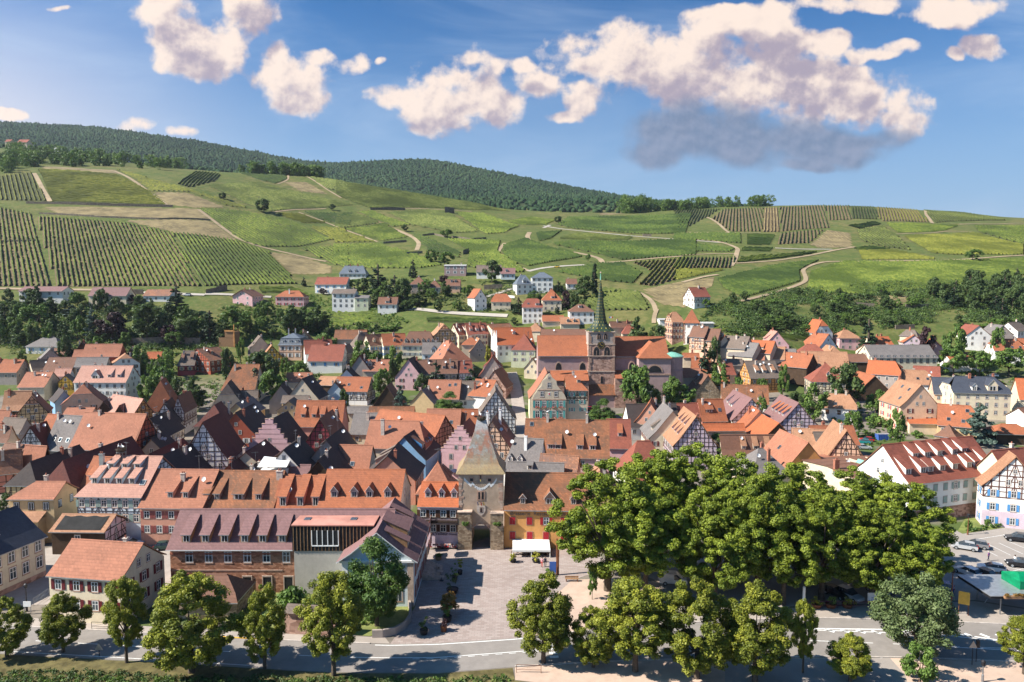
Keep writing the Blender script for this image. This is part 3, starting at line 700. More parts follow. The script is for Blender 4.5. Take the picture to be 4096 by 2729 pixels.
def slope_pts(hw,he,hr,ov):
 """(y, z) of a roof side from ridge to eave with the flatter foot of Alsatian roofs"""
 m=(hr-he)/hw
 if m<.55:return[(0,hr),(hw+ov,he-m*ov)]
 yk=hw*.72;zk=hr-m*1.04*yk
 zk=hr-(hr-he-.1)*(yk/hw)*1.03
 return[(0,hr),(yk,zk),(hw+ov,he-.32*ov-.0)]
def zroof(y,hw,he,hr,ov):
 p=slope_pts(hw,he,hr,ov)
 return float(np.interp(abs(y),[a for a,_ in p],[c for _,c in p]))
def roof_gable(b,L,W_,he,hr,mat,ov=.45,og=.3,hipl=0.0,hipr=0.0,t=.16,trim=None,hipz=0.0):
 """gabled, half-hipped or hipped roof; hipl / hipr: how far the hip runs back at each end, hipz: height its eave starts at (share of the rise)"""
 hw=W_/2;pr=slope_pts(hw,he,hr,ov)
 def ring(side):
  P_=[]
  for y,z in pr:
   f=(hr-z)/max(hr-he,.1)
   def end(hip):
    if hip<=0:return L/2+og
    fe=1-hipz
    return L/2-hip+hip*min(1.0,f/fe)+(og if f>=fe-1e-6 else og*f/fe)
   P_.append((-end(hipl),side*y,z,end(hipr)))
  return P_
 for side in(-1,1):
  q=ring(side)
  for(x0,y0,z0,X0),(x1,y1,z1,X1)in zip(q,q[1:]):
   pts=[(x0,y0,z0+t),(X0,y0,z0+t),(X1,y1,z1+t),(x1,y1,z1+t)]
   if side>0:pts=pts[::-1]
   b.face(pts if side<0 else pts,mat)
   b.face([(x,y,z-t)for x,y,z in pts][::-1],M_WOOD)
  x1,y1,z1,X1=q[-1]
  b.face([(x1,y1,z1),(X1,y1,z1),(X1,y1,z1+t),(x1,y1,z1+t)]if side<0 else[(X1,y1,z1),(x1,y1,z1),(x1,y1,z1+t),(X1,y1,z1+t)],trim or M_ZINC)
 ql,qr=ring(-1),ring(1)
 for(hip,idx)in((hipl,0),(hipr,3)):
  sgn=-1 if idx==0 else 1
  if hip>0:
   fe=1-hipz
   zs=[p for p in pr]
   for(a,a2),(c,c2)in zip(zip(ql,ql[1:]),zip(qr,qr[1:])):
    f0=(hr-a[2])/max(hr-he,.1);f1=(hr-a2[2])/max(hr-he,.1)
    if f0>=fe-1e-4:break
    A=Vector((a[idx],a[1],a[2]));B_=Vector((a2[idx],a2[1],a2[2]));C_=Vector((c2[idx],c2[1],c2[2]));D_=Vector((c[idx],c[1],c[2]))
    if f1>fe+1e-4:
     k=(fe-f0)/(f1-f0)
     xe=sgn*(L/2+og)
     B_=A.lerp(Vector((0,a2[1],a2[2])),k);C_=D_.lerp(Vector((0,c2[1],c2[2])),k);B_.x=C_.x=xe
    up=Vector((0,0,t))
    pts=[A+up,B_+up,C_+up,D_+up]
    if(A-D_).length<1e-3:pts=pts[:3]
    b.face(pts if sgn<0 else pts[::-1],mat)
    b.face([p-up*.9 for p in(pts[::-1]if sgn<0 else pts)],M_WOOD)
    if f1>=fe-1e-4:b.face([B_,C_,C_+up,B_+up],trim or M_ZINC)
  for(a,a2)in list(zip(ql,ql[1:]))+list(zip(qr,qr[1:])):
   p0=(a[idx],a[1],a[2]);p1=(a2[idx],a2[1],a2[2])
   b.face([p0,p1,(p1[0],p1[1],p1[2]+t),(p0[0],p0[1],p0[2]+t)],trim or mat)
 if L-hipl-hipr>.5:
  x0,x1=-L/2-og*(hipl<=0)+hipl,L/2+og*(hipr<=0)-hipr
  b.poly([(x0,-.16,hr+t-.06),(x1,-.16,hr+t-.06),(x1,0,hr+t+.12),(x0,0,hr+t+.12),(x0,.16,hr+t-.06),(x1,.16,hr+t-.06)],[(0,1,2,3),(3,2,5,4),(0,3,4),(1,5,2)],mat)
def walls_gable(b,L,W_,he,hr,mat,z0=-3.0,hipl=0.0,hipr=0.0,hipz=0.0):
 hw=W_/2;d=.1
 m=(hr-he)/hw
 for s,hip in((-1,hipl),(1,hipr)):
  x=s*L/2
  if hip>0 and hipz<=0.01:pts=[(x,-hw,z0),(x,hw,z0),(x,hw,he),(x,-hw,he)]
  elif hip>0:
   zt=he+(hr-he)*hipz-d;yt=hw*(1-hipz)
   pts=[(x,-hw,z0),(x,hw,z0),(x,hw,he-d),(x,yt,zt),(x,-yt,zt),(x,-hw,he-d)]
  else:pts=[(x,-hw,z0),(x,hw,z0),(x,hw,he-d),(x,0,hr-d),(x,-hw,he-d)]
  b.face(pts if s>0 else pts[::-1],mat)
 b.face([(-L/2,-hw,z0),(L/2,-hw,z0),(L/2,-hw,he-d),(-L/2,-hw,he-d)],mat)
 b.face([(L/2,hw,z0),(-L/2,hw,z0),(-L/2,hw,he-d),(L/2,hw,he-d)],mat)
def add_dormer(root,kind,x,side,f,hw,he,hr,rmat,wmat,w=1.3,h=1.25,detail=True,shut=None,depth=None,style='std'):
 """dormer on the roof side (-1 / +1), its front standing at share f of the way from eave to ridge"""
 yf=hw*(1-f);zf=zroof(yf,hw,he,hr,.45)+.16
 m=(hr-he)/hw
 b=MB();rz=0.0 if side<0 else math.pi
 if kind=='shed':
  ms=m*.56;D_=(h+.12)/max(m-ms,.15)
  D_=min(D_,yf/.98)
  zt=h+ms*D_
  for s in(-1,1):
   pts=[(s*w/2,0,-.25),(s*w/2,D_,m*D_-.25),(s*w/2,D_,m*D_),(s*w/2,0,h)]
   b.face(pts if s>0 else pts[::-1],wmat)
  b.face([(-w/2,0,-.25),(w/2,0,-.25),(w/2,0,h),(-w/2,0,h)],wmat)
  e=.14;y0=-.32;z0=h-ms*.32
  top=[(-w/2-e,y0,z0+.12),(w/2+e,y0,z0+.12),(w/2+e,D_+.05,m*D_+.16),(-w/2-e,D_+.05,m*D_+.16)]
  b.face(top,rmat);b.face([(p[0],p[1],p[2]-.12)for p in top][::-1],M_WOOD)
  b.face([(top[0][0],y0,z0),(top[1][0],y0,z0),top[1],top[0]],M_ZINC)
  for s in(0,1):
   xx=top[s][0];b.face([(xx,y0,z0),(xx,D_+.05,m*D_+.04),(xx,D_+.05,m*D_+.16),(xx,y0,z0+.12)],rmat)
 else:
  g=w*.62;zr=h+g;D_=min(zr/m,yf/.98);De=h/m
  for s in(-1,1):
   pts=[(s*w/2,0,-.25),(s*w/2,De,h-.25),(s*w/2,De,h),(s*w/2,0,h)]
   b.face(pts if s>0 else pts[::-1],wmat)
  b.face([(-w/2,0,-.25),(w/2,0,-.25),(w/2,0,h),(0,0,zr-.05),(-w/2,0,h)],wmat)
  e=.2;dz=e*g/(w/2)
  for s in(-1,1):
   pts=[(0,-.25,zr+.1),(s*(w/2+e),-.25,h-dz+.1),(s*(w/2+e),max(De-dz/m,0.1),h-dz+.1),(0,D_,zr+.1)]
   b.face(pts[::-1]if s>0 else pts,rmat);b.face([(p[0],p[1],p[2]-.1)for p in(pts if s>0 else pts[::-1])],M_WOOD)
   b.face([(0,-.25,zr),(s*(w/2+e),-.25,h-dz),(s*(w/2+e),-.25,h-dz+.1),(0,-.25,zr+.1)],M_WHITE)
 d=b.build('dormer',root,(x,side*yf,zf),rz)
 o=obj('window',WM1[style if style in WM1 else 'std'],d,(0,-.0,.12),0,(w*.66,1,h*.78))
 return d
HOUSES=[]
CAMP=Vector((0,0,CAMZ))
def house(label,origin,rz,L,W_,he,hr,wall='wh',roof='or',kind='gable',name='house',cat='house',group=None,timber=None,tstep=1.35,tfrom=None,shut=None,style='std',dorm=(),chim=1,dish=0,ant=0,sky=(),win=True,wrows=None,nwin=None,gwin=True,detail=False,lower=None,z0=-3.0,ov=.45,og=.3,cmat=None,door=False,wsize=(1.0,1.35),closed=0.0,hipk=.8,gshut=None,wside=None,wdrop=0.0):
 root=empty(name,origin,rz,label,cat,group)
 wm=WL[wall]if isinstance(wall,str)else wall;rm=R[roof]if isinstance(roof,str)else roof
 rr=random.Random(hash((round(origin[0],1),round(origin[1],1)))&0xffff)
 hw=W_/2
 hipl=hipr=0.0;hipz=0.0
 if kind=='hip':hipl=hipr=min(hw*hipk,L*.49)
 elif kind=='pyr':hipl=hipr=L*.47
 elif kind=='half':hipl=hipr=min(hw*.42,L*.3);hipz=.52
 elif kind=='hipl':hipl=min(hw*hipk,L*.8)
 elif kind=='hipr':hipr=min(hw*hipk,L*.8)
 elif kind=='halfl':hipl=min(hw*.42,L*.3);hipz=.52
 elif kind=='halfr':hipr=min(hw*.42,L*.3);hipz=.52
 b=MB();walls_gable(b,L,W_,he,hr,wm,z0,hipl,hipr,hipz);wo_=b.build('wall',root)
 if lower:
  lm=WL[lower[0]];zt=lower[1];b=MB();e=.012
  for y in(-hw-e,hw+e):
   b.face([(-L/2-e,y,z0),(L/2+e,y,z0),(L/2+e,y,zt),(-L/2-e,y,zt)]if y<0 else[(L/2+e,y,z0),(-L/2-e,y,z0),(-L/2-e,y,zt),(L/2+e,y,zt)],lm)
  for x in(-L/2-e,L/2+e):
   b.face([(x,-hw-e,z0),(x,hw+e,z0),(x,hw+e,zt),(x,-hw-e,zt)],lm)
  b.build('base',root)
 b=MB();roof_gable(b,L,W_,he,hr,rm,ov,og,hipl,hipr,trim=None,hipz=hipz);ro=b.build('roof',root)
 rot=Matrix.Rotation(rz,3,'Z');to=(CAMP-Vector(origin));to.z=0;to.normalize()
 vis={k:(rot@Vector(n)).dot(to)for k,n in{'y-':(0,-1,0),'y+':(0,1,0),'x-':(-1,0,0),'x+':(1,0,0)}.items()}
 if timber:
  tm={'dk':M_TIMB,'rd':M_TIMR,'bl':M_TIMBL}[timber];b=MB();zf=tfrom if tfrom is not None else max(.3,he-5.4)
  for s,k,hp in((-1,'x-',hipl),(1,'x+',hipr)):
   if vis[k]>-.1:timber_gable(b,s*L/2,s,W_,he,hr if not(hp and hipz==0)else he+.02,zf,tm,tstep)if not(hp and hipz==0)else timber_gable(b,s*L/2,s,W_,he,he+.05,zf,tm,tstep)
  for s,k in((-1,'y-'),(1,'y+')):
   if vis[k]>-.1:timber_wall(b,s*hw,s,L,zf,he-.1,tm,tstep)
  b.build('timber_frame',root)
 ww,wh=wsize
 nrows=wrows if wrows is not None else max(1,int((he+.2)//2.75))
 if win:
  for k,sgn in(('y-',-1),('y+',1)):
   if vis[k]>.08 and(wside is None or k in wside):
    n=nwin if nwin is not None else max(1,int(L/2.7))
    for r in range(nrows):
     zb=he-2.0-wdrop-r*2.75
     if zb<.4:break
     for i in range(n):
      x=-L/2+L*(i+.5)/n+rr.uniform(-.08,.08)
      add_window(root,(x,sgn*(hw+.03),zb),0 if sgn<0 else math.pi,ww,wh,style,shut,detail,closed=rr.random()<closed)
  for k,sgn,hp in(('x-',-1,hipl),('x+',1,hipr)):
   if vis[k]>.08 and gwin:
    rzz=-math.pi/2 if sgn<0 else math.pi/2
    n=max(1,int(W_/2.9))if gwin is True else gwin
    for r in range(nrows):
     zb=he-2.0-r*2.75
     if zb<.4:break
     for i in range(n):
      y=-hw+W_*(i+.5)/n
      add_window(root,(sgn*(L/2+.03),y,zb),rzz,ww*.9,wh,style,gshut or shut,detail,closed=rr.random()<closed)
    if not(hp and hipz==0):
     rise=hr-he;zb=he+.5
     n2=2 if W_>7.5 else 1
     if rise>2.6:
      for i in range(n2):add_window(root,(sgn*(L/2+.03),(i-(n2-1)/2)*2.1,zb),rzz,.8,1.1,style,(gshut or shut)if n2==1 else None,detail)
     if rise>4.6 and not hp:add_window(root,(sgn*(L/2+.03),0,he+2.9),rzz,.7,.9,style,None,detail)
 if door:
  b=MB();b.box(-.55,.55,-.05,.0,0,2.1,SHUT[door if isinstance(door,str)else 'brown']);b.box(-.65,.65,-.03,0,2.1,2.2,M_SAND);b.box(-.65,-.55,-.03,0,0,2.1,M_SAND);b.box(.55,.65,-.03,0,0,2.1,M_SAND)
  b.build('door',root,(L*.28,-hw-.02,0))
 for dd_ in dorm:
  kd,xf,side,f=dd_[:4];o_=dd_[4]if len(dd_)>4 else{}
  sd_=side if side in(-1,1)else-1
  add_dormer(root,kd,xf*L,sd_,f,hw,he,hr,R[o_['roof']]if 'roof' in o_ else rm,o_.get('wall',wm),o_.get('w',1.25),o_.get('h',1.2),style=o_.get('style','std'))
 cpos=chim if isinstance(chim,(list,tuple))else[(rr.uniform(-.35,.35),rr.choice((-1,1))*rr.uniform(.05,.35))for _ in range(chim+(1 if chim and group==GT and rr.random()<.5 else 0))]
 for c in cpos:
  xf,yf=c[0],c[1];hh=c[2]if len(c)>2 else 1.1
  z=zroof(yf*hw,hw,he,hr,ov)
  up=max(.5,hr-z-.2)*.6+hh
  mt=c[3]if len(c)>3 else(cmat or rr.choice((M_BRICK,M_REND,M_REND)))
  obj('chimney',chimney_mesh(mt,c[4]if len(c)>4 else rr.choice((.6,.8)),.6,up),ro,(xf*(L-2*max(hipl,hipr)if kind in('hip','pyr')else L),yf*hw,z))
 fs=1 if vis['y+']>vis['y-']else-1
 if group==GT:dish+=rr.random()<.35;ant+=rr.random()<.4
 for _ in range(dish):
  xf,yf=rr.uniform(-.4,.4),fs*rr.uniform(.2,.5)
  obj('satellite_dish',DISH,root,(xf*L,yf*hw,zroof(yf*hw,hw,he,hr,ov)+.5),-rz+rr.uniform(-.5,.2),(1,1,1))
 for _ in range(ant):
  xf=rr.uniform(-.35,.35);obj('antenna',ANT,root,(xf*L,0,hr+.4),rr.uniform(0,3))
 for s in sky:
  xf,f,side=s[0],s[1],(s[2]if len(s)>2 else fs)
  y=hw*(1-f);z=zroof(y,hw,he,hr,ov)+.2
  o=obj('skylight',SKYL,root,(xf*L,side*y,z),0)
  p=slope_pts(hw,he,hr,ov);mm=(p[0][1]-p[1][1])/(p[1][0]-p[0][0])
  o.rotation_euler=(math.atan(mm)*(1 if side<0 else-1),0,0)
 HOUSES.append((name,label,root,L,W_,he,hr))
 return root
PITCHES={}
def H(t,x1,y1,x2,y2,ev,hr,label,wall='wh',roof='or',he=None,Wd=None,Lm=None,pitch=50,d=None,turn=None,**k):
 """house from the picture: ends of its ridge, one point of its eave, the ridge height"""
 p1=px(t,x1,y1);p2=px(t,x2,y2)
 gable_on=False
 if d is not None:A=atd(*p1,d)
 else:A=hit(p1[0],p1[1],hr,100)
 zb=A.z-hr
 B_=onplane(p2[0],p2[1],A.z)if tz_of(p2[1])*A.z<1e9 and abs(slope(*p2)[1])>.006 else atd(*p2,A.y)
 if(B_-A).length>40 or B_.y<0:B_=atd(*p2,A.y)
 if turn is not None:
  a=math.radians(turn);B_=A+Vector((math.cos(a),math.sin(a),0))*(Lm or 10)
 v=B_-A;v.z=0
 if v.length<.5:v=Vector((0,1,0))
 Ln=v.length;dr=v.normalized()
 Lmax,Lmin=(Lm,Lm)if Lm else(22,6)
 Ln2=min(max(Ln,Lmin),Lmax)
 c=A+dr*Ln2/2 if abs(Ln2-Ln)>.01 else(A+B_)/2
 if p2[0]<p1[0]and abs(dr.x)>.8:pass
 rz=math.atan2(dr.y,dr.x)
 view=Vector((A.x,A.y,0)).normalized()
 if Wd is None:
  e=px(t,*ev);tx,tz=slope(*e)
  if abs(dr.dot(view))>.45:
   den=tx*dr.x+dr.y
   dd_=(A.x*dr.x+A.y*dr.y)/den if abs(den)>1e-6 else A.y
   q=Vector((tx*dd_,dd_,CAMZ+tz*dd_));off=(q-A);off.z=0
   hwid=min(max(off.length,1.8),8.0)
   if he is None:he=q.z-zb
  else:
   mt=math.tan(math.radians(pitch));best=None
   nside=Vector((dr.y,-dr.x,0));
   if nside.dot(view)>0:nside=-nside
   for hwid_ in np.arange(1.5,9.0,.1):
    ez=A.z-hwid_*mt;q0=A+nside*hwid_
    den=dr.x-tx*dr.y
    s=(tx*q0.y-q0.x)/den if abs(den)>1e-6 else 0
    q=q0+dr*s
    err=abs((ez-CAMZ)/q.y-tz)
    if best is None or err<best[0]:best=(err,hwid_,ez)
   hwid=best[1]
   if he is None:he=best[2]-zb
  Wd=2*hwid
 if he is None:he=hr-Wd/2*math.tan(math.radians(pitch))
 he=min(max(he,2.0),hr-.6)
 o=(c.x,c.y,zb)
 if Vector((math.sin(rz),-math.cos(rz),0)).dot(-view)<0 and abs(dr.dot(view))<.7:rz+=math.pi
 return house(label,o,rz,Ln2,Wd,he,hr,wall,roof,**k)
def HB(t,x1,x2,yb,label,rot=0.0,L=None,Wd=9.0,he=5.5,hr=9.0,front='long',d=None,wall='wh',roof='or',**k):
 """house from its foot line: picture extent x1..x2 at row yb, turned by rot degrees"""
 p1=px(t,x1,yb);p2=px(t,x2,yb)
 m=hit((p1[0]+p2[0])/2,p1[1],0,100)if d is None else atd((p1[0]+p2[0])/2,p1[1],d)
 wpx=abs(p2[0]-p1[0])/scale_at(m.y);a=math.radians(rot)
 if front=='long':
  if L is None:L=max(4,(wpx-abs(math.sin(a))*Wd)/max(.4,abs(math.cos(a))))
  c=Vector((m.x,m.y,0))+Vector((0,1,0))*(abs(math.cos(a))*Wd/2+abs(math.sin(a))*L/2)
  rz=a
 else:
  if L is None:L=10.0
  Wd=max(4,(wpx-abs(math.sin(a))*L)/max(.4,abs(math.cos(a))))
  c=Vector((m.x,m.y,0))+Vector((0,1,0))*(abs(math.cos(a))*L/2+abs(math.sin(a))*Wd/2)
  rz=a+math.pi/2
 return house(label,(c.x,c.y,m.z),rz,L,Wd,he,hr,wall,roof,**k)
def HF(t,x1,y1,x2,y2,eave,label,Wd=10,pitch=48,wall='wh',roof='or',rise=None,zb=0.0,ry=None,**k):
 """house from the foot of its front wall: two picture points on the ground, the eave row above the second"""
 A=G0(t,x1,y1,zb);B_=G0(t,x2,y2,zb)
 e=px(t,x2,eave)
 he=CAMZ+slope(*e)[1]*B_.y-zb
 v=B_-A;L=v.length;dr=v.normalized();n=Vector((-dr.y,dr.x,0))
 c=(A+B_)/2+n*Wd/2
 if ry is not None:rise=CAMZ+slope(*px(t,x1,ry))[1]*c.y-zb-he
 hr=he+(rise if rise is not None else Wd/2*math.tan(math.radians(pitch)))
 return house(label,(c.x,c.y,zb),math.atan2(dr.y,dr.x),L,Wd,he,hr,wall,roof,**k)
 # ================================================================== the old town, house by house
GT='houses of the old walled town';GS='houses on the slope above the old town';GO='houses of the outer quarter';GF='houses along the ring road'
SH='shed';GB='gable'
def K(g,**k):return dict(group=g,**k)
# ---- front row along the road
HF('E1',-330,985,398,650,318,'cream house with black slate roof and brown stone window surrounds',Wd=11,pitch=40,wall='cr',roof='sl',wrows=2,nwin=6,style='stone',detail=True,dorm=[(GB,-.05,-1,.25,dict(w=2.0,h=1.5,wall=M_WHITE,roof='sl'))],chim=[(-.3,.1)],group=GF,wsize=(1.15,1.9),shut=None,lower=('sn',.9))
HF('E1',440,1035,1062,1085,690,'cream house with salmon tile roof and wine red shutters by the road',ry=362,Wd=9.4,pitch=47,wall='cr',roof='sa',wrows=2,nwin=4,shut='wine',style='stone',detail=True,ant=1,chim=[(.25,.05,.5)],group=GF,og=.15,wsize=(1.0,1.45))
HF('E1',452,470,905,475,275,'dark barn whose tiled roof is covered with a black tarpaulin',ry=128,Wd=7,pitch=38,wall='wd',roof='pe',wrows=1,nwin=1,chim=0,group=GF,timber=None,name='barn',cat='barn',gwin=False)
HF('B1',130,1640,640,1640,1138,'ochre house with a hipped salmon roof above a tiled lean-to',ry=945,Wd=7,pitch=42,wall='yl',roof='sa',kind='hipl',wrows=1,nwin=3,chim=[(.05,.1)],group=GF,style='dark')
HF('B1',905,1618,1640,1632,1118,'blue and white half-timbered house with two rows of shed dormers and a stork nest',ry=652,Wd=15,pitch=50,wall='bl',roof='pk',timber='bl',tfrom=4.3,wrows=2,nwin=6,shut='sage',detail=True,group=GF,kind='hipl',hipk=.45,chim=[(-.38,-.25,1.6,M_ZINC,.8)],dish=1,ant=1,dorm=[(SH,x,-1,.30)for x in(-.33,-.13,.06,.26)]+[(SH,x,-1,.66)for x in(-.2,.02,.22)],sky=[(.42,.33)])
HF('B1',1625,1662,2330,1672,1245,'salmon house with rose shutters and two long shed dormers',ry=805,Wd=14,pitch=47,wall='sm',roof='sa',wrows=2,nwin=5,shut='rose',detail=True,group=GF,chim=[(.0,-.3,.6)],ant=1,dish=1,dorm=[(SH,-.08,-1,.24),(SH,.17,-1,.24)])
HF('B2',-90,1662,770,1668,1290,'long terracotta roofed house with dark double shed dormers',ry=820,Wd=14.5,pitch=47,wall='sn',roof='mo',wrows=1,nwin=5,group=GF,chim=[(.48,-.2,1.0,M_REND,1.2)],ant=1,dorm=[(SH,x,-1,.28,dict(w=w))for x,w in((-.42,1.2),(-.28,1.2),(.01,2.2),(.28,1.3))])
HF('B2',780,1668,1302,1668,1310,'low orange roofed house with three steep narrow dormers',ry=877,Wd=12,pitch=48,wall='rs',roof='or',wrows=1,nwin=3,group=GF,chim=0,dish=1,dorm=[(SH,x,-1,.18,dict(w=1.4,h=1.9))for x in(-.3,.08,.42)])
HF('B2',1310,1668,2235,1670,1235,'long orange roofed house with four small gabled dormers',ry=807,Wd=14,pitch=49,wall='be',roof='or',wrows=1,nwin=6,group=GF,chim=0,og=.15,dorm=[(GB,x,-1,.24,dict(wall=M_REND,w=1.3,h=1.3))for x in(-.33,-.08,.11,.34)])
HF('E2',1395,402,1743,410,60,'pink inn with a bright red roof and a dark wooden gallery beside the gate tower',ry=-147,Wd=9.5,pitch=43,wall='li',roof='ob',wrows=3,nwin=4,detail=True,group=GF,chim=0,dorm=[(GB,x,-1,.33,dict(roof='rd',w=1.1))for x in(-.28,.06,.37)],shut='brown',name='inn',cat='inn',og=.1)
HF('E3',-68,415,660,425,92,'orange brewery restaurant with red shutters and a long brown roof',ry=-227,Wd=13,pitch=46,wall='or',roof='mo',wrows=2,nwin=5,shut='red',closed=.7,detail=True,group=GF,chim=0,name='restaurant',cat='restaurant',og=.1,wdrop=.75,dorm=[(GB,x,-1,.12,dict(w=w,wall=M_STONE))for x,w in((-.28,1.1),(.04,1.9),(.32,1.1))],style='stone')
HF('B5',1020,1427,2050,1276,846,'long white building with a tall dark red roof and fourteen shed dormers',ry=470,Wd=13.5,pitch=52,wall='wh',roof='rd',wrows=2,nwin=9,shut='sage',closed=.5,detail=True,group=GF,chim=0,name='hall',cat='hall',lower=('sn',2.6),dorm=[(SH,x,-1,.22,dict(w=1.5,h=1.3))for x in(-.45,-.29,-.21,-.08,.06,.22,.31,.43)]+[(SH,x,-1,.58,dict(w=1.5,h=1.3))for x in(-.27,-.14,.0,.17,.28)])
H('B5',2262,655,2175,592,(2098,952),14.5,'white half-timbered gable house with blue shutters beside the long white building',wall='wh',roof='pe',timber='rd',tfrom=6,shut='blue',chim=0,detail=True,group=GF,Lm=4.5,Wd=10.5,he=8.2,lower=('li',3.2))
H('B5',1990,588,2354,552,(2354,760),14,'red roofed house behind the half-timbered gable at the car park',wall='cr',roof='rd',group=GF,Lm=14,Wd=10,he=8,win=False)
# ---- left part of the old town
H('A1',45,345,278,345,(150,458),9,'small red roofed house with a grey wall and two square windows',wall='gr',roof='or',group=GT,pitch=44)
H('A1',-80,340,32,340,(0,512),9,'orange roofed house cut by the picture edge beside the grey walled house',wall='gr',roof='or',group=GT,pitch=46)
H('A1',345,355,565,340,(480,480),9,'tan tiled house next to the barn with three skylights',wall='be',roof='gb',group=GT,win=False)
H('A1',600,215,832,215,(660,272),7,'low tan roofed shed below the white bungalow',wall='be',roof='br',group=GT,win=False,name='shed',cat='shed')
H('A1',990,168,1405,164,(1320,308),12,'large red roofed house at the upper edge of the old town',wall='rr',roof='sa',group=GT,win=False)
H('A1',862,232,1150,228,(900,310),10,'hipped salmon roof house in front of the large red roof',wall='rs',roof='sa',kind='hipr',group=GT,win=False)
H('A1',938,140,960,130,(800,300),12,'brown barn with a steep dark gable behind the hipped salmon roof',wall='wd',roof='dk',group=GT,win=False,name='barn',cat='barn',Lm=8,Wd=8,he=6)
H('A1',578,225,560,205,(440,335),10,'house with a dark striped gable roof below the bungalow',wall='gr',roof='gy',group=GT,Lm=9,Wd=8.5,he=5.5)
H('A1',575,320,890,318,(700,472),11,'brown roofed barn with three skylights in a row',wall='be',roof='br',group=GT,sky=[(-.3,.15),(.05,.15),(.35,.15)],chim=0,dish=1)
H('A1',890,320,1245,316,(1100,425),11,'house with a pale grey slate roof between two red roofs',wall='be',roof='gy',group=GT)
H('A1',1445,282,1425,250,(1290,395),11,'white house with a small orange half-hipped roof',wall='wh',roof='pe',kind='half',group=GT,Lm=9,style='dark',shut='brown')
H('A1',1505,222,1530,215,(1690,360),8,'dark lean-to roofed barn beside the white orange roofed house',wall='wd',roof='gb',group=GT,name='barn',cat='barn',win=False,Lm=8,Wd=7)
H('A1',1698,256,1840,254,(1760,336),6,'small shed with a bright orange roof among garden trees',wall='be',roof='ob',group=GT,name='shed',cat='shed',win=False,chim=0)
H('A1',2068,243,2258,240,(2130,408),9.5,'red half-timbered house with yellow shutters and two dormers',wall='cm',roof='gb',timber='dk',shut='ochre',group=GT,dorm=[(SH,-.25,-1,.35,dict(roof='br')),(SH,.3,-1,.4,dict(roof='br'))],tfrom=1,kind='hipl',hipk=.3)
H('A2',-92,218,148,195,(60,355),10.5,'red half-timbered house with a striped brown roof and white windows',wall='rr',roof='mx',timber='dk',group=GT,dorm=[(SH,-.1,-1,.5)],tfrom=1)
H('A1',312,490,606,488,(430,612),10,'salmon roofed house with two chimneys and a white dish',wall='be',roof='sa',group=GT,win=False,dish=1)
H('A1',748,525,850,470,(665,605),9,'yellow half-timbered gable under a brown striped roof',wall='ye',roof='gb',timber='dk',group=GT,Lm=7,tfrom=3)
H('A1',946,416,1526,416,(1200,592),14,'tall white house with a wide pink roof, an arched dormer and two shed dormers',wall='wh',roof='pk',group=GT,dorm=[(GB,-.12,-1,.22,dict(w=3.0,h=1.2,roof='pk')),(SH,.14,-1,.3,dict(w=1.4)),(SH,.33,-1,.3,dict(w=1.4))],shut='white',wrows=3,dish=1,Wd=11.5,he=8.2)
H('A1',648,446,800,444,(700,535),8,'small salmon roofed annex behind the yellow half-timbered gable',wall='wh',roof='pk',group=GT,win=False)
H('A1',62,706,362,704,(120,905),12,'house with a wide cream tiled roof above a dark passage',wall='wd',roof='pe',group=GT,win=False)
H('A1',362,760,470,655,(240,872),11.5,'half-hipped ochre half-timbered house with a dark brown roof',wall='yl',roof='br',kind='halfl',timber='dk',group=GT,Lm=11,Wd=9,he=5.5,tfrom=2,chim=1)
H('A1',735,700,545,600,(700,775),9.5,'blue walled house with a dark ribbed roof',wall='sk',roof='dk',group=GT,Lm=9,Wd=6,he=5.5,win=False)
H('A1',945,640,995,585,(655,850),13,'peach house with a wide half-hipped gable and a brown shuttered window',wall='pc',roof='sa',kind='halfl',group=GT,Lm=12,Wd=13,he=6.5,shut='brown',gwin=2,timber=None)
H('A1',1302,745,1640,797,(1330,890),12,'house with a pale pink tiled roof and an orange half-timbered gable',wall='or',roof='pk',timber='rd',group=GT,he=6,chim=[(-.4,.1,.9,M_REND)],tfrom=2,Wd=9)
H('A1',1820,600,1885,560,(1640,905),15,'tall house with a steep hipped roof, orange end slope and dark side',wall='be',roof='or',kind='hipl',hipk=.55,group=GT,Lm=12,Wd=11.5,he=4.5,win=False)
H('A1',1888,846,1990,770,(1782,985),11,'white half-timbered gable with a black roof below the steep hipped roof',wall='wh',roof='dk',timber='dk',group=GT,Lm=12,Wd=8.5,he=4.5,tfrom=1.5)
H('A1',2040,766,2205,690,(1972,852),12.5,'white lattice half-timbered gable under a long red brown roof',wall='wh',roof='br',timber='rd',tstep=.9,group=GT,Lm=13,he=7,tfrom=3)
H('A1',985,950,1676,972,(1250,1300),14.5,'broad orange salmon roof house with a red half-timbered gable',wall='rr',roof='sa',timber='dk',group=GT,he=6,chim=[(-.25,-.05,.9,M_REND)],dish=1,ant=1,tfrom=2.5,Wd=12.5)
H('A1',680,980,962,996,(760,1300),12.5,'grey tiled house with white roof lights beside the broad orange roof',wall='gr',roof='gy',group=GT,he=4,win=False,sky=[(-.25,.3),(.0,.3),(.3,.3)],chim=[(-.45,-.1,1.2,M_REND)],dish=1,Wd=11)
H('A1',560,970,652,976,(480,1330),12.3,'narrow house with an orange pink ribbed roof beside the grey tiled house',wall='be',roof='or',group=GT,Lm=5.5,Wd=12,he=4,win=False,chim=0)
H('A1',345,1118,470,1075,(238,1312),10.5,'small white half-timbered gable under a maroon roof',wall='wh',roof='dr',timber='dk',group=GT,Lm=9,Wd=8,he=4.2,tfrom=2)
H('A1',60,1010,302,1020,(160,1140),8.5,'low house with a brown grey roof in the shade of its neighbours',wall='gr',roof='gb',group=GT,win=False)
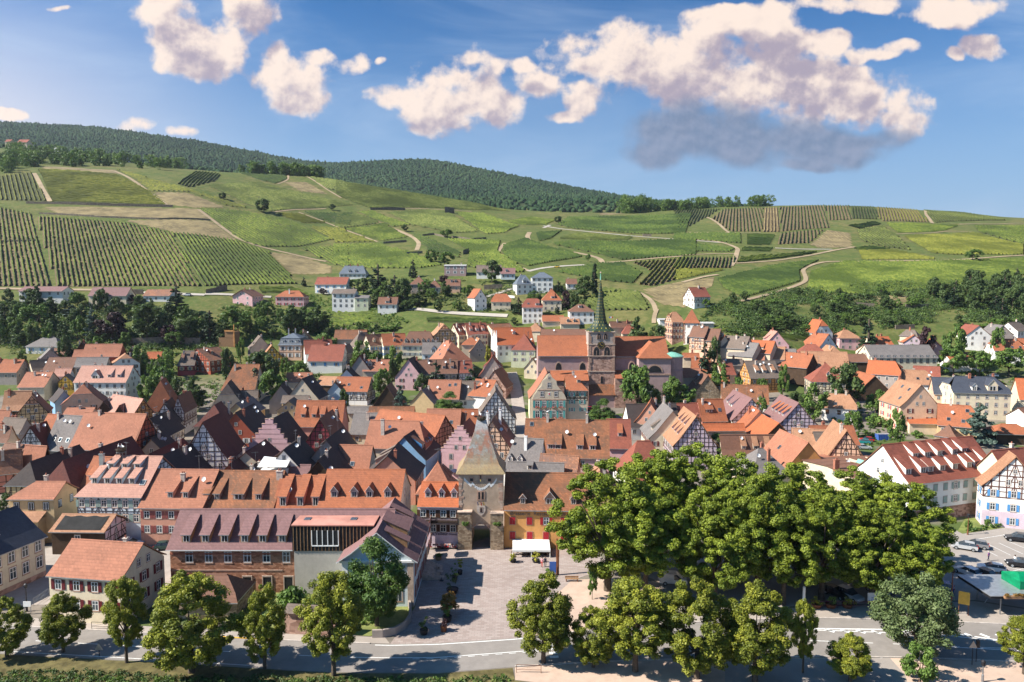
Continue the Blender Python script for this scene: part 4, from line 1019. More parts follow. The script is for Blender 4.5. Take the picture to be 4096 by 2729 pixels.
H('A1',-90,922,88,925,(0,1112),10.5,'orange pink roofed house with a white gable at the picture edge',wall='wh',roof='sa',group=GT,he=5)
H('A1',-70,1105,78,1112,(0,1258),9,'brown ridged roof house at the picture edge below the orange pink roof',wall='be',roof='br',group=GT,win=False)
H('A1',1192,826,1300,770,(1045,912),10.5,'house with a black gable roof in front of the peach gable',wall='wd',roof='dk',group=GT,Lm=10,Wd=9,he=4.5,win=False)
H('A1',1500,826,1350,880,(1548,965),10,'dark maroon roofed house below the pale pink tiled roof',wall='wd',roof='dr',group=GT,Lm=8,Wd=7,he=4.5,win=False)
H('A1',778,900,1085,895,(880,975),9,'house with a brownish salmon roof and one low skylight',wall='be',roof='sa',group=GT,win=False,chim=[(0,-.1,.8,M_REND)])
H('A1',1725,1020,1912,942,(1800,1190),9.5,'black roofed half-timbered house crowded with dishes and antennas',wall='wh',roof='dk',timber='dk',group=GT,Lm=13,Wd=9,he=4,dish=2,ant=2,tfrom=1)
H('A2',-25,1068,130,985,(188,1408),15.5,'big white half-timbered gable house with a maroon black roof',wall='wh',roof='dr',timber='dk',tstep=1.75,group=GT,Lm=14,Wd=11.5,he=6.2,detail=True,gwin=3,ant=1,chim=0,tfrom=.6)
H('B1',235,758,838,547,(300,860),8.8,'long low black roofed barn with ochre half-timbered walls',wall='yl',roof='dk',timber='dk',group=GT,Lm=20,Wd=7.5,he=4.2,kind='hipl',tfrom=1,win=False,name='barn',cat='barn')
H('B1',602,748,1412,462,(785,1035),11.5,'long maroon brown roof with a mottled hip end beside the blue half-timbered house',wall='be',roof='dr',group=GT,Lm=27,Wd=10,he=4.5,kind='hipl',hipk=.6,win=False,dish=1,chim=[(.1,.1)])
H('B1',-120,602,190,570,(60,770),9.5,'red half-timbered barn with an old striped tile roof',wall='rs',roof='mx',timber='dk',group=GT,he=4.5,name='barn',cat='barn',tfrom=0,win=False)
H('B1',70,500,300,522,(180,600),8.5,'low brown roofed house with a slim chimney stack',wall='gr',roof='br',group=GT,win=False,chim=[(.3,-.4,1.6,M_REND)])
H('B1',300,522,508,536,(330,715),10,'salmon grey roofed house with a dark boarded gable',wall='wd',roof='sa',group=GT,he=4.5,win=False,chim=0)
H('B1',1090,655,1255,662,(960,955),11.5,'narrow house with an orange roof and one long shed dormer',wall='rs',roof='or',group=GT,Lm=5.5,Wd=10.5,he=5,win=False,dorm=[(SH,-.1,-1,.35,dict(w=2.2))],chim=0,dish=1)
H('B1',1808,665,2085,558,(2275,800),10.5,'black roofed house between the stork nest house and the big half-timbered gable',wall='wh',roof='dk',group=GT,Lm=13,Wd=9.5,he=5,win=False,ant=2)
H('B1',1715,628,2162,420,(1850,690),9,'long maroon roof running up to the yellow lean-to wall',wall='ye',roof='dr',group=GT,Lm=17,Wd=7,he=5,win=False,chim=[(.3,-.2)])
H('B1',1735,452,1860,380,(1672,566),8.5,'black roofed house with a small dark gable and a round dish',wall='gr',roof='dk',group=GT,Lm=10,Wd=7,he=4.5,dish=2,ant=1)
# ---- middle left
H('A2',612,64,700,110,(545,215),11,'tall grey brown roofed house with roof lights near the slope',wall='be',roof='gb',group=GT,Lm=9,Wd=9,he=5.5,sky=[(0,.4),(.2,.4)],win=False)
H('A2',768,178,690,140,(848,312),10.5,'bright yellow half-timbered gable with a tan roof',wall='ye',roof='pe',timber='dk',group=GT,Lm=9,Wd=9,he=5,tfrom=1)
H('A2',500,230,700,225,(560,305),7.5,'low brown roofed barn in front of the yellow gable',wall='be',roof='gb',group=GT,win=False,name='barn',cat='barn')
H('A2',1140,18,1180,-5,(1110,62),9,'little half-timbered gable with a peach roof beside the mansard house',wall='be',roof='pe',timber='dk',group=GT,Lm=7,Wd=7,he=4.5)
H('A2',1140,122,1450,114,(1300,230),12,'white house with a dark red roof behind the broad red roof',wall='wh',roof='rd',group=GT,win=False,Wd=10,he=6)
HB('A2',1185,1575,500,'white house under a broad red saddle roof with small blue windows',rot=0,Wd=13,he=5.5,hr=12.4,wall='wh',roof='rd',group=GT,shut='blue',wrows=1,nwin=3,chim=[(-.1,-.05,.8,M_BRICK)],closed=.6)
H('A2',1548,178,1600,250,(1700,270),9,'old half-timbered grey house leaning beside the broad red roof',wall='gr',roof='gb',timber='dk',group=GT,Lm=8,Wd=7,he=5,win=False,turn=70)
H('A2',248,400,322,292,(62,668),14.5,'house with a tall steep brown hipped roof and cream chimneys',wall='be',roof='mo',kind='hipl',hipk=.5,group=GT,Lm=13,Wd=12,he=5,win=False,chim=[(.1,.15,1.5,M_REND),(.3,.2,1.5,M_REND),(-.2,-.2,1.2)])
H('A2',250,628,315,560,(22,806),13,'pale beige house with a half-hipped white tiled gable and a black roof',wall='be',roof='dk',kind='halfl',group=GT,Lm=13,Wd=11,he=5.5,shut='brown',gwin=2,chim=0)
H('A2',398,700,606,694,(520,786),8,'low grey brown tiled house with a tall antenna',wall='be',roof='gb',group=GT,win=False,ant=1)
H('A2',358,846,690,714,(440,905),9.5,'ochre walled house with a long ribbed grey roof',wall='yl',roof='gy',group=GT,Lm=14,Wd=8.5,he=5.5,win=False,dish=1,ant=1)
H('A2',352,955,632,818,(236,1100),13,'rust red gabled house with a big blue black roof',wall='rr',roof='dk',group=GT,Lm=15,Wd=11,he=6.5,shut='white',dish=1,ant=1,sky=[(.1,.5,1)],gwin=2)
H('A2',62,892,148,846,(-40,970),11,'house with a maroon hipped roof and a tall steel flue',wall='be',roof='dr',kind='hipl',group=GT,Lm=11,Wd=10,he=5,win=False,chim=[(.3,-.6,1.6,M_ZINC)])
SG=H('A2',735,1045,962,934,(545,1278),13.5,'pink house with a stepped gable and a black roof with four flat dormers',wall='pk',roof='dk',group=GT,Lm=14,Wd=12.5,he=5.2,gwin=2,og=-.35,chim=0,style='stone',dorm=[(SH,x,1,.35,dict(roof='br',w=1.5,h=1.0))for x in(-.25,-.07,.11,.29)])
H('A2',870,642,905,610,(762,722),10.5,'grey house with a dark striped roof beside the round green tree',wall='gr',roof='dk',group=GT,Lm=10,Wd=8.5,he=5,win=False,chim=[(.3,-.2)])
H('A2',1115,563,1220,524,(1026,660),13,'brown rendered gable house with a dark roof and ribbed dormers',wall='be',roof='dk',group=GT,Lm=11,Wd=12,he=5.5,gwin=2,dish=1,dorm=[(SH,-.1,1,.4,dict(w=2.4,roof='br'))],chim=[(.3,.1,1.2)])
H('A2',945,495,1228,494,(1050,605),8,'orange tiled barn beside the brown gable house',wall='be',roof='sa',group=GT,win=False,name='barn',cat='barn',chim=0,dish=1)
H('A2',900,757,1198,758,(1000,838),8,'low tan ribbed roof in front of the brown gable house',wall='yl',roof='gb',group=GT,win=False,chim=0)
H('A2',962,818,1060,752,(826,886),8.5,'small yellow gable with one window and a brown roof',wall='yl',roof='gb',group=GT,Lm=8,Wd=8,he=5.2,chim=0)
H('A2',1066,815,1600,818,(1300,1030),12,'wide orange brown roofed house with four shed dormers in a row',wall='rs',roof='or',group=GT,he=4.5,win=False,dorm=[(SH,x,-1,.35,dict(w=1.5,h=1.3))for x in(-.33,-.1,.08,.31)],chim=[(-.25,.1),(.25,.1)],ant=1)
H('A2',1320,1025,1428,946,(1168,1200),13,'crimson half-timbered gable with white shutters',wall='cm',roof='br',timber='dk',group=GT,Lm=14,Wd=10.5,he=5,shut='white',gwin=2,dish=1,sky=[(.1,.5,1)],chim=[(.35,-.3,1.5,M_REND)],tfrom=.5)
H('A2',1390,1268,1612,1100,(1285,1378),11.5,'brown grey gable house with a dark roof and two ribbed dormers',wall='gr',roof='dk',group=GT,Lm=15,Wd=9.5,he=6,gwin=1,dorm=[(SH,-.05,1,.35,dict(w=2.0,roof='gb')),(SH,.22,1,.4,dict(w=2.0,roof='gb'))],chim=0,ant=1)
H('B2',905,580,1125,425,(792,690),11,'white gabled house with orange framed dormers on its black roof',wall='wh',roof='dk',group=GT,Lm=13,Wd=9,he=6,gwin=1,style='dark',dorm=[(SH,-.22,1,.3,dict(w=1.9,roof='pl',wall=M_WOOD)),(SH,.0,1,.38,dict(w=1.9,roof='gb',wall=M_WOOD)),(SH,.28,1,.45,dict(w=1.9,roof='gb',wall=M_WOOD))],chim=[(.2,-.15,1.5,M_REND)])
H('B2',470,602,692,465,(500,660),9.5,'maroon roofed house in front of the pink stepped gable',wall='be',roof='dr',group=GT,Lm=13,Wd=9,he=5.5,win=False,dish=1,chim=[(-.3,.3)])
H('B2',278,748,462,626,(300,800),8,'dark red roofed house with two blue roof lights',wall='rr',roof='dr',group=GT,Lm=12,Wd=8,he=4,win=False,sky=[(.0,.3,-1),(-.25,.2,-1)])
H('B2',460,800,620,720,(700,805),7,'small black roofed house beside the white roof terrace',wall='wh',roof='dk',group=GT,Lm=8,Wd=7,he=4,win=False)
H('B2',882,748,1205,752,(1000,850),7.5,'low house with a grey pink tiled roof behind the long terracotta roof',wall='wh',roof='pl',group=GT,win=False,chim=0)
H('B2',1300,700,1462,552,(1080,862),10.5,'dark boarded gable barn with a deep brown roof',wall='wd',roof='dk',group=GT,Lm=13,Wd=10,he=4.5,win=False,name='barn',cat='barn',ant=1)
H('A2',1722,956,2016,960,(1750,1195),10.5,'house with a blue grey and tan striped roof',wall='cr',roof='gy',group=GT,he=5.2,shut='ochre',wrows=1,nwin=2,Wd=10)
H('B2',1548,520,1805,524,(1600,800),9.5,'narrow orange ribbed roof house with a square blue skylight',wall='be',roof='sa',group=GT,he=3,Wd=11,Lm=8,win=False,sky=[(.0,.4)],chim=0)
H('B2',1910,237,2584,252,(2000,525),13,'large salmon roofed house with a tall slender chimney',wall='be',roof='sa',kind='hipr',hipk=.5,group=GT,he=7,Wd=11.5,chim=[(-.25,-.5,2.2,M_REND,.9)],dish=1,wrows=2,nwin=5)
H('B2',2020,112,2760,186,(2300,300),12.5,'broad orange roof with two triangular vents behind the salmon roof',wall='sm',roof='or',group=GT,he=7,Wd=11,win=False,chim=0,timber='dk')
H('A2',1640,886,1892,886,(1750,952),8,'flat pitched grey tiled house next to the weathered tan roof',wall='be',roof='gy',group=GT,win=False,chim=0)
H('A2',1892,886,2400,884,(2000,960),8.5,'long low house with a weathered tan orange roof',wall='be',roof='mo',group=GT,win=False,chim=0)
H('A2',1530,540,1906,546,(1640,740),9.5,'orange red roofed house with two skylights and a half-timbered loggia',wall='wh',roof='or',group=GT,he=4.5,sky=[(-.1,.45),(.3,.25)],chim=0,timber='dk',tfrom=1)
H('A2',1535,578,1432,642,(1620,700),8,'small brown roofed house with a pale blue wall behind a garden',wall='bl',roof='br',group=GT,Lm=7,Wd=6,he=4.5,win=False)
H('A2',1335,535,1518,540,(1400,596),5.5,'open garden shed with a tan tiled roof',wall='wd',roof='pe',group=GT,win=False,name='shed',cat='shed',chim=0)
H('A2',1625,456,1735,360,(1546,535),10,'pale blue gable with a black roof of ribbed roof lights',wall='bl',roof='dk',group=GT,Lm=11,Wd=8.5,he=5.5,gwin=1)
H('A2',1775,298,1830,270,(1938,530),12,'grey gable under a steep maroon roof with a tall aerial',wall='gr',roof='dr',group=GT,Lm=9,Wd=11.5,he=4,win=False,ant=1,chim=[(-.3,-.3,1.5)])
H('A2',1830,346,2116,345,(2000,475),9,'orange striped tile roof house behind garden trees',wall='be',roof='sa',group=GT,win=False,dorm=[(GB,-.25,-1,.45,dict(w=1.8))])
H('A2',2335,338,2420,300,(2142,540),13,'pink gable house with wine red shutters and a white awning',wall='pk',roof='dk',group=GT,Lm=12,Wd=11.5,he=5.5,gshut='wine',gwin=2,chim=[(.2,-.3,1.1)])
H('A2',2085,650,2125,620,(1915,876),10,'old barn with a steep brown thatch-like roof hung with ivy',wall='wd',roof='br',group=GT,Lm=10,Wd=11,he=2.2,win=False,name='barn',cat='barn',chim=0)
# ---- middle, upper edge
H('A2',1500,5,1856,4,(1600,108),10,'long red orange roof below the vineyards',wall='be',roof='mo',group=GT,win=False)
H('A2',1690,36,1856,30,(1650,172),11,'grey brown hipped house with green shutters',wall='cr',roof='gb',kind='hipl',group=GT,he=4.5,wrows=1,shut='green')
H('A2',1850,58,2032,50,(1900,186),10.5,'yellow house with a brown roof and small dormers',wall='cr',roof='br',group=GT,dorm=[(GB,-.15,-1,.3),(GB,.3,-1,.3)],shut='blue',wrows=2)
H('A2',2032,48,2292,42,(2100,182),10.5,'yellow house with an orange red roof and one dormer',wall='cr',roof='or',group=GT,dorm=[(GB,.0,-1,.3)],shut='blue',wrows=2,sky=[(.3,.4)])
HB('A2',2262,2640,330,'cream mansard house with a row of dark gabled dormers',rot=0,Wd=11,he=6.2,hr=12.2,wall='cr',roof='br',group=GT,shut='grey',wrows=2,nwin=6,dorm=[(GB,x,-1,.12,dict(h=1.4))for x in(-.38,-.2,-.03,.14,.3,.44)],ov=.6,kind='hip',hipk=.5)
H('C3',402,1000,335,985,(520,1140),12,'half-timbered tan house with a peach roof and white windows',wall='yl',roof='pe',timber='dk',group=GT,Lm=10,Wd=11,he=6.5,tfrom=1,kind='halfl',style='white')
H('C3',500,996,632,990,(560,1125),11,'red roofed house with two white dormers beside the half-timbered tan house',wall='cr',roof='rd',group=GT,dorm=[(SH,-.2,-1,.3,dict(wall=M_WHITE)),(SH,.25,-1,.3,dict(wall=M_WHITE))],shut='wine',wrows=2)
H('C3',636,988,868,984,(700,1115),11,'red roofed house with three white dormers and wine red shutters',wall='cr',roof='rd',group=GT,dorm=[(SH,x,-1,.3,dict(wall=M_WHITE))for x in(-.3,0,.3)],shut='wine',wrows=2)
H('C3',895,1000,1140,990,(960,1080),10,'house with a patched orange brown roof by the white stepped gables',wall='cr',roof='mx',group=GT,win=False)
WS=H('C3',970,1042,1382,1036,(1050,1232),13.5,'white house with a bright orange roof and pointed fire gables',wall='wh',roof='ob',group=GT,he=6,wrows=2,dorm=[(GB,.0,-1,.6,dict(w=1.2))],chim=0,Wd=13)
H('C3',1425,990,1440,985,(1345,1060),9,'peach hipped roof house behind the bright orange roof',wall='cr',roof='pe',kind='pyr',group=GT,win=False,Lm=11,Wd=10,he=5)
H('A3',400,122,650,170,(300,300),12,'large salmon roofed house with several roof lights and a red hip',wall='cr',roof='sa',kind='hipr',hipk=.8,group=GT,Lm=14,Wd=14,he=4,wrows=1,sky=[(-.3,.5),(.0,.3),(.3,.6)],timber='dk',chim=[(-.4,-.1),(.05,-.1)])
H('A3',150,146,350,146,(180,275),9,'pale blue house with a grey roof and a blue dormer',wall='bl',roof='gy',group=GT,he=4,dorm=[(GB,.15,-1,.1,dict(w=2.2,h=1.6))],wrows=1)
H('A3',798,106,735,66,(880,232),10.5,'grey gable house with a tan roof beside the yellow conifer',wall='gr',roof='pe',group=GT,Lm=11,Wd=9,he=4.5,gwin=1,chim=0)
H('A3',600,92,660,92,(560,150),9,'small red hipped roof behind the large salmon roof',wall='be',roof='or',kind='hip',group=GT,Lm=8,Wd=8,he=6,win=False)
H('A3',945,308,985,215,(822,432),13,'tall blank grey gable with white striped dormers along its roof',wall='gr',roof='rd',group=GT,Lm=13,Wd=12,he=4,win=False,dorm=[(SH,x,s,.35,dict(w=1.2,wall=M_WHITE))for x in(-.3,-.1,.1,.3)for s in(-1,1)],chim=[(.1,.1,1.4,M_BRICK),(.3,-.1,1.4,M_BRICK)])
H('A3',1300,60,1315,50,(1150,268),15,'pale green house with a tall hipped red roof and a round corner turret',wall='lg',roof='rd',kind='pyr',group=GT,Lm=13,Wd=11,he=8,wrows=2,shut='grey',style='stone',nwin=4,chim=[(-.3,-.3,2.0)])
H('A3',1400,330,1475,296,(1292,495),9,'small cream house with a tan roof and a shed dormer by the stone archway',wall='cr',roof='gb',group=GT,Lm=11,Wd=7,he=4.5,dorm=[(SH,0,1,.4)])
H('A3',965,472,1035,440,(880,590),11,'dark steep roof house beside the shaded street',wall='sn',roof='br',group=GT,Lm=12,Wd=10,he=4,win=False)
H('A3',222,576,582,580,(400,790),11,'orange tiled house with a bank of four solar panels',wall='cr',roof='sa',group=GT,he=4.5,win=False,sky=[(.35,.75),(.17,.72)],chim=0)
H('A3',582,590,822,590,(700,798),10.8,'grey tiled house joined to the roof with solar panels',wall='wh',roof='gb',group=GT,he=4.5,wrows=1,chim=[(.2,-.5,1.2,M_BRICK)])
H('A3',762,568,985,582,(850,700),11.5,'house with an orange red roof and a pair of dishes',wall='wh',roof='or',group=GT,he=6,win=False,dish=2,sky=[(-.3,.5)])
H('A3',70,346,540,342,(200,500),10,'long brown roofed half-timbered house with white dormers',wall='be',roof='br',timber='dk',group=GT,he=4.5,wrows=1,dorm=[(SH,.18,-1,.35,dict(wall=M_WHITE)),(SH,.38,-1,.35,dict(wall=M_WHITE))],dish=1)
H('A3',545,366,640,364,(590,500),9,'narrow dark red roofed house with a white roof light',wall='wh',roof='rd',timber='dk',group=GT,he=4.5,sky=[(0,.4)],Lm=6,win=False)
H('A3',983,700,968,588,(790,890),14.5,'white half-timbered house with a wide bell-shaped grey roof',wall='wh',roof='gb',timber='dk',tstep=1.15,group=GT,Lm=13,Wd=13,he=5,gwin=2,style='dark',chim=[(.3,-.1)],dish=1,tfrom=0)
H('A3',135,692,190,770,(60,850),9.5,'grey tiled house with ribbed roof lights and an orange wall',wall='yl',roof='gy',group=GT,Lm=10,Wd=9,he=4.5,win=False,turn=80)
H('A3',205,910,582,916,(420,1135),10.5,'orange and violet striped roof with one skylight',wall='pk',roof='sa',group=GT,he=4.5,win=False,sky=[(.25,.4)],chim=0)
H('A3',585,916,725,914,(600,1020),10.3,'narrow continuation of the striped orange roof',wall='pk',roof='or',group=GT,Lm=5,Wd=9,he=4.5,win=False,chim=0)
SG2=H('A3',575,1125,742,965,(448,1250),13,'pink house with a stepped gable beside the gate tower roof',wall='pk',roof='rd',group=GT,Lm=13,Wd=9.5,he=7,gwin=2,og=-.35,chim=0,style='stone',wrows=3)
H('B3',942,240,1025,125,(1098,455),14,'cream half-timbered gable with two tall white chimneys behind the gate tower',wall='pc',roof='br',timber='dk',group=GT,Lm=13,Wd=10,he=6.5,gwin=2,chim=[(-.2,.35,2.6,M_WHITE,.9),(.0,-.25,2.6,M_WHITE,.9)],dorm=[(SH,.1,-1,.4,dict(roof='or'))],tfrom=0)
H('B3',1132,432,1525,456,(1250,720),11,'grey tiled roof house with a white chimney beside the gate tower',wall='wh',roof='gy',group=GT,he=4.5,win=False,chim=[(.05,-.35,1.9,M_WHITE,.7)],dorm=[(GB,-.33,-1,.15,dict(w=1.1)),(GB,-.05,-1,.15,dict(w=1.2))],kind='hipl',hipk=.4)
H('B3',1135,712,1758,732,(1400,838),8.5,'low grey tiled roof with one small dormer behind the restaurant',wall='wh',roof='gy',group=GT,win=False,dorm=[(SH,-.1,-1,.2)],chim=0)
H('B3',1512,622,1932,652,(1850,838),9.5,'orange brown tiled roof half in shade behind the restaurant',wall='sm',roof='mx',group=GT,win=False,chim=0)
H('B3',1338,222,2278,242,(1800,650),14,'very wide terracotta roof with four shed dormers and storks on its chimneys',wall='pk',roof='mo',group=GT,he=5.8,Wd=13,win=True,wrows=1,nwin=5,chim=[(-.24,-.05,1.6,M_REND),(.24,-.05,1.6,M_REND)],dorm=[(SH,x,-1,.2,dict(w=1.7,h=1.3))for x in(-.19,-.1,.16,.31)],sky=[(-.43,.85),(-.09,.5),(.18,.5)],dish=2)
H('B4',-90,224,168,228,(80,470),11.5,'red roofed house with a single shed dormer beside the wide terracotta roof',wall='pk',roof='rd',group=GT,he=4.5,Wd=10,win=False,dorm=[(SH,.05,-1,.4,dict(roof='or'))],chim=0)
H('B3',2178,868,2165,695,(1988,1000),9,'small ochre gable with a tan roof and dormers above the plane trees',wall='yl',roof='pe',timber='dk',group=GT,Lm=11,Wd=8,he=4.5,win=False,dorm=[(SH,-.2,1,.4),(SH,.1,1,.4)])
H('B2',2098,645,2205,513,(1850,800),11,'salmon gable house with a dark roof behind the row with gabled dormers',wall='sm',roof='dk',group=GT,Lm=13,Wd=12,he=5.5,gwin=0,dorm=[(SH,0,1,.35,dict(w=2.2,roof='gb')),(SH,.25,1,.45,dict(w=2.2,roof='gb'))],chim=[(-.3,-.2,1.2)])
H('B3',-70,430,82,330,(-150,560),11,'house with a black roof and blue framed dormers',wall='sk',roof='dk',group=GT,Lm=14,Wd=11,he=5.5,win=False,dorm=[(SH,x,-1,.35,dict(w=1.9,roof='br',wall=SHUT['blue']))for x in(-.2,.1,.35)],chim=[(.45,-.1,1.5,M_ZINC)])
H('B3',296,772,316,768,(110,958),10,'house with a pointed salmon roof beside the inn',wall='sm',roof='sa',kind='pyr',group=GT,Lm=9,Wd=8,he=4,win=False,chim=0,dorm=[(SH,.2,-1,.3)])
# ---- right of the church
H('A4',75,180,192,180,(60,275),9,'red hipped roof house behind the church',wall='be',roof='rd',kind='hipl',group=GT,win=False)
H('A4',-60,138,205,135,(60,205),10,'long brown roof house behind the church tower',wall='be',roof='br',group=GT,win=False)
HB('A4',622,786,390,'tall red half-timbered house with wine red shutters next to the pointed town gate',rot=8,Wd=10,he=10,hr=14.5,wall='pc',roof='pe',timber='rd',tfrom=3.5,group=GT,shut='wine',wrows=3,nwin=3,chim=0,kind='half',style='dark',lower=('sn',3.4))
H('A4',900,190,962,198,(830,295),12,'half-timbered house with a brown roof against the pointed town gate',wall='pc',roof='br',timber='rd',group=GT,he=7.5,Lm=7,Wd=8,wrows=3,nwin=2,turn=-40)
H('A4',955,215,1058,238,(870,335),11.5,'half-timbered house with a tan brown roof in the gate street',wall='pc',roof='br',timber='rd',group=GT,he=6.5,Lm=10,Wd=8.5,wrows=2,nwin=3,turn=-35)
H('A4',1045,287,1150,290,(1090,335),8,'small salmon roof behind the dark conifer',wall='be',roof='sa',group=GT,win=False)
H('A4',1165,282,1262,292,(1180,340),8,'small bright orange roof behind the dark conifer',wall='be',roof='ob',group=GT,win=False)
H('A4',1262,298,1392,322,(1250,430),9,'brown grey roofed house at the foot of the bushy slope',wall='be',roof='gb',group=GT,win=False,turn=-40,Lm=11,Wd=10,he=4)
H('A4',1372,368,1512,402,(1300,495),9.5,'grey slate roofed house with a small white roof light',wall='be',roof='gy',group=GT,win=False,turn=-45,Lm=11,Wd=11,he=4,sky=[(.2,.6,-1)])
H('A4',1545,348,1722,378,(1500,468),9.5,'orange red roofed house with a wide ribbed dormer',wall='be',roof='ob',group=GT,win=False,turn=-40,Lm=11,Wd=10,he=4.5,dorm=[(SH,0,-1,.3,dict(w=4,h=1.0))])
H('A4',1862,252,1748,222,(1942,372),12,'pink gable house with four small windows below the bushy slope',wall='pk',roof='pk',group=GT,Lm=12,Wd=10.5,he=6,gwin=2,wrows=2,dorm=[(SH,.1,1,.25,dict(w=3.2))],chim=[(.2,0,.8)])
H('A4',1692,422,1818,444,(1660,520),9,'peach roofed house joined to a grey one',wall='be',roof='pe',group=GT,win=False,turn=-20,Lm=9,Wd=10,he=4)
H('A4',1818,446,1935,470,(1800,560),9,'grey roofed house joined to the peach roofed one',wall='be',roof='gy',group=GT,win=False,turn=-20,Lm=9,Wd=10,he=4)
H('A4',1912,485,2052,522,(1800,600),9.5,'barn with a wide red orange roof set askew',wall='wd',roof='or',group=GT,win=False,turn=-50,Lm=14,Wd=10,he=4,name='barn',cat='barn')
H('A4',2138,476,2430,520,(2030,650),11,'large peach roofed half-timbered house',wall='cr',roof='pe',timber='rd',group=GT,turn=-14,Lm=18,Wd=13,he=4.5,wrows=1,chim=0)
H('A4',2222,618,2240,612,(2045,790),14,'half-timbered house with a red tent roof and a tiny dormer',wall='cr',roof='rd',timber='dk',kind='pyr',group=GT,Lm=13,Wd=11.5,he=7.5,turn=-10,wrows=2,dorm=[(GB,.0,-1,.3)],style='dark',tfrom=1)
H('A4',1402,466,1562,492,(1340,562),8.5,'salmon roofed house with a small blue grey gable',wall='bl',roof='sa',group=GT,win=False,turn=-18,Lm=11,Wd=10,he=4)
H('A4',882,552,1088,556,(960,670),10,'red orange roofed house with a gabled half-timbered dormer',wall='be',roof='or',group=GT,he=4.5,win=False,dorm=[(GB,.1,-1,.15,dict(w=3.0,h=1.6,wall=M_TIMR))],chim=[(-.3,-.1,1.0,M_REND)])
H('A4',780,498,960,500,(870,550),8.5,'flat orange roof behind the apse of the church',wall='be',roof='or',group=GT,win=False)
H('A4',1068,752,940,692,(1190,900),11.5,'house with a bare stone gable and two long brown dormers',wall='st',roof='br',group=GT,Lm=13,Wd=9.5,he=5,gwin=0,dorm=[(SH,-.05,1,.3,dict(w=1.6)),(SH,.22,1,.35,dict(w=1.6))],chim=0)
H('A4',780,672,975,674,(870,780),8,'brown salmon roofed annex below the apse',wall='be',roof='sa',group=GT,win=False,chim=0)
H('A4',1075,745,1200,760,(1230,845),8,'little house with a red roof beside the bare stone gable',wall='be',roof='or',timber='dk',group=GT,win=False,dish=1,turn=-20,Lm=8,Wd=7,he=4)
H('A4',1492,590,1782,556,(1560,748),11.5,'orange walled house with a dark roof and three orange dormers',wall='or',roof='gb',group=GT,he=5,Wd=11,kind='gable',turn=8,Lm=13,dorm=[(SH,x,-1,.3,dict(w=1.5,roof='pe',wall=M_WHITE))for x in(-.22,.02,.32)],dish=2,timber='dk',tfrom=0)
H('A4',1240,565,1455,566,(1330,640),8.5,'dark brown roofed house left of the orange walled one',wall='be',roof='gb',group=GT,win=False)
H('A4',1185,618,1335,615,(1250,750),9,'plum red roofed house behind the feathery tree',wall='be',roof='rd',group=GT,win=False)
H('A4',1225,857,1752,872,(1500,1010),10.5,'long house with a mottled orange brown roof and one dormer',wall='wh',roof='mo',group=GT,he=4,win=False,dorm=[(SH,.32,-1,.2,dict(w=1.6))],chim=[(-.45,-.1)],dish=1)
H('A4',1360,922,1698,1082,(1250,1110),11.5,'half-timbered house with a broad mauve grey roof and one large dormer',wall='wh',roof='pl',timber='dk',group=GT,Lm=19,Wd=12,he=4.5,dorm=[(SH,-.05,-1,.4,dict(w=3,roof='pl')),(SH,-.3,-1,.45,dict(w=1.2))],chim=[(-.4,.1)])
H('A4',1902,976,2150,1092,(1750,1140),11.5,'half-timbered house with a mauve tiled roof and a row of slanted dormers',wall='li',roof='pl',timber='dk',group=GT,Lm=17,Wd=12,he=4.5,dorm=[(SH,x,-1,.35,dict(w=1.3,roof='or'))for x in(-.25,-.05,.15,.35)],chim=0,sky=[(.4,.6,-1)])
H('A4',1568,1102,1656,1162,(1480,1310),10,'house with a weathered orange roof between two mauve roofs',wall='be',roof='or',group=GT,Lm=10,Wd=9,he=4.5,win=False)
H('A4',1682,1202,1878,1302,(1490,1375),9,'house with a smooth bright orange roof',wall='wd',roof='ob',group=GT,Lm=14,Wd=10,he=4,win=False,chim=0)
H('A4',1012,1312,1472,1308,(1200,1385),7,'low building with a bright orange ribbed roof',wall='be',roof='ob',group=GT,win=False,chim=0)
H('A4',955,1032,1228,1026,(1100,1220),11,'red half-timbered house with an orange brown roof and a flat dormer',wall='rs',roof='or',timber='rd',group=GT,he=4.5,dorm=[(SH,-.15,-1,.4,dict(w=2.6,wall=M_TIMR))],sky=[(.3,.5)],wrows=1)
H('A4',700,1078,958,1070,(830,1240),10,'red ribbed roof house with three slim roof ridges',wall='be',roof='rd',group=GT,win=False,chim=[(-.1,.05,.8,M_REND)])
H('A4',130,1086,692,1076,(230,1295),10.5,'long white house with a dark brown tiled roof and a grey flue',wall='wh',roof='dk',group=GT,he=4,Wd=10,wrows=1,chim=[(.35,-.3,1.3,M_ZINC),(.1,.0,1.2)],sky=[(-.3,.3)])
H('A4',400,1062,440,1115,(255,1235),12,'narrow house with a steep orange roof and green shutters',wall='sm',roof='or',group=GT,turn=75,Lm=9,Wd=9,he=5.5,shut='green',wrows=2)
H('A4',552,1064,668,1165,(310,1318),13,'tall house with a big grey mauve roof and one dormer',wall='cr',roof='gy',group=GT,Lm=15,Wd=13,he=5,wrows=2,dorm=[(SH,.2,-1,.2,dict(w=1.8,roof='gb'))],shut='wine',chim=[(-.4,0,1.8,M_REND)])
H('B4',932,192,762,60,(1058,378),14,'half-timbered gable house with six little dormers on a salmon roof',wall='li',roof='pe',timber='dk',tstep=1.1,group=GT,Lm=15,Wd=11.5,he=6,gwin=2,dorm=[(SH,x,1,f,dict(w=1.0,h=.9))for f in(.62,.3)for x in(-.25,-.02,.22)],chim=[(-.45,-.1,.9,M_BRICK)],tfrom=.5)
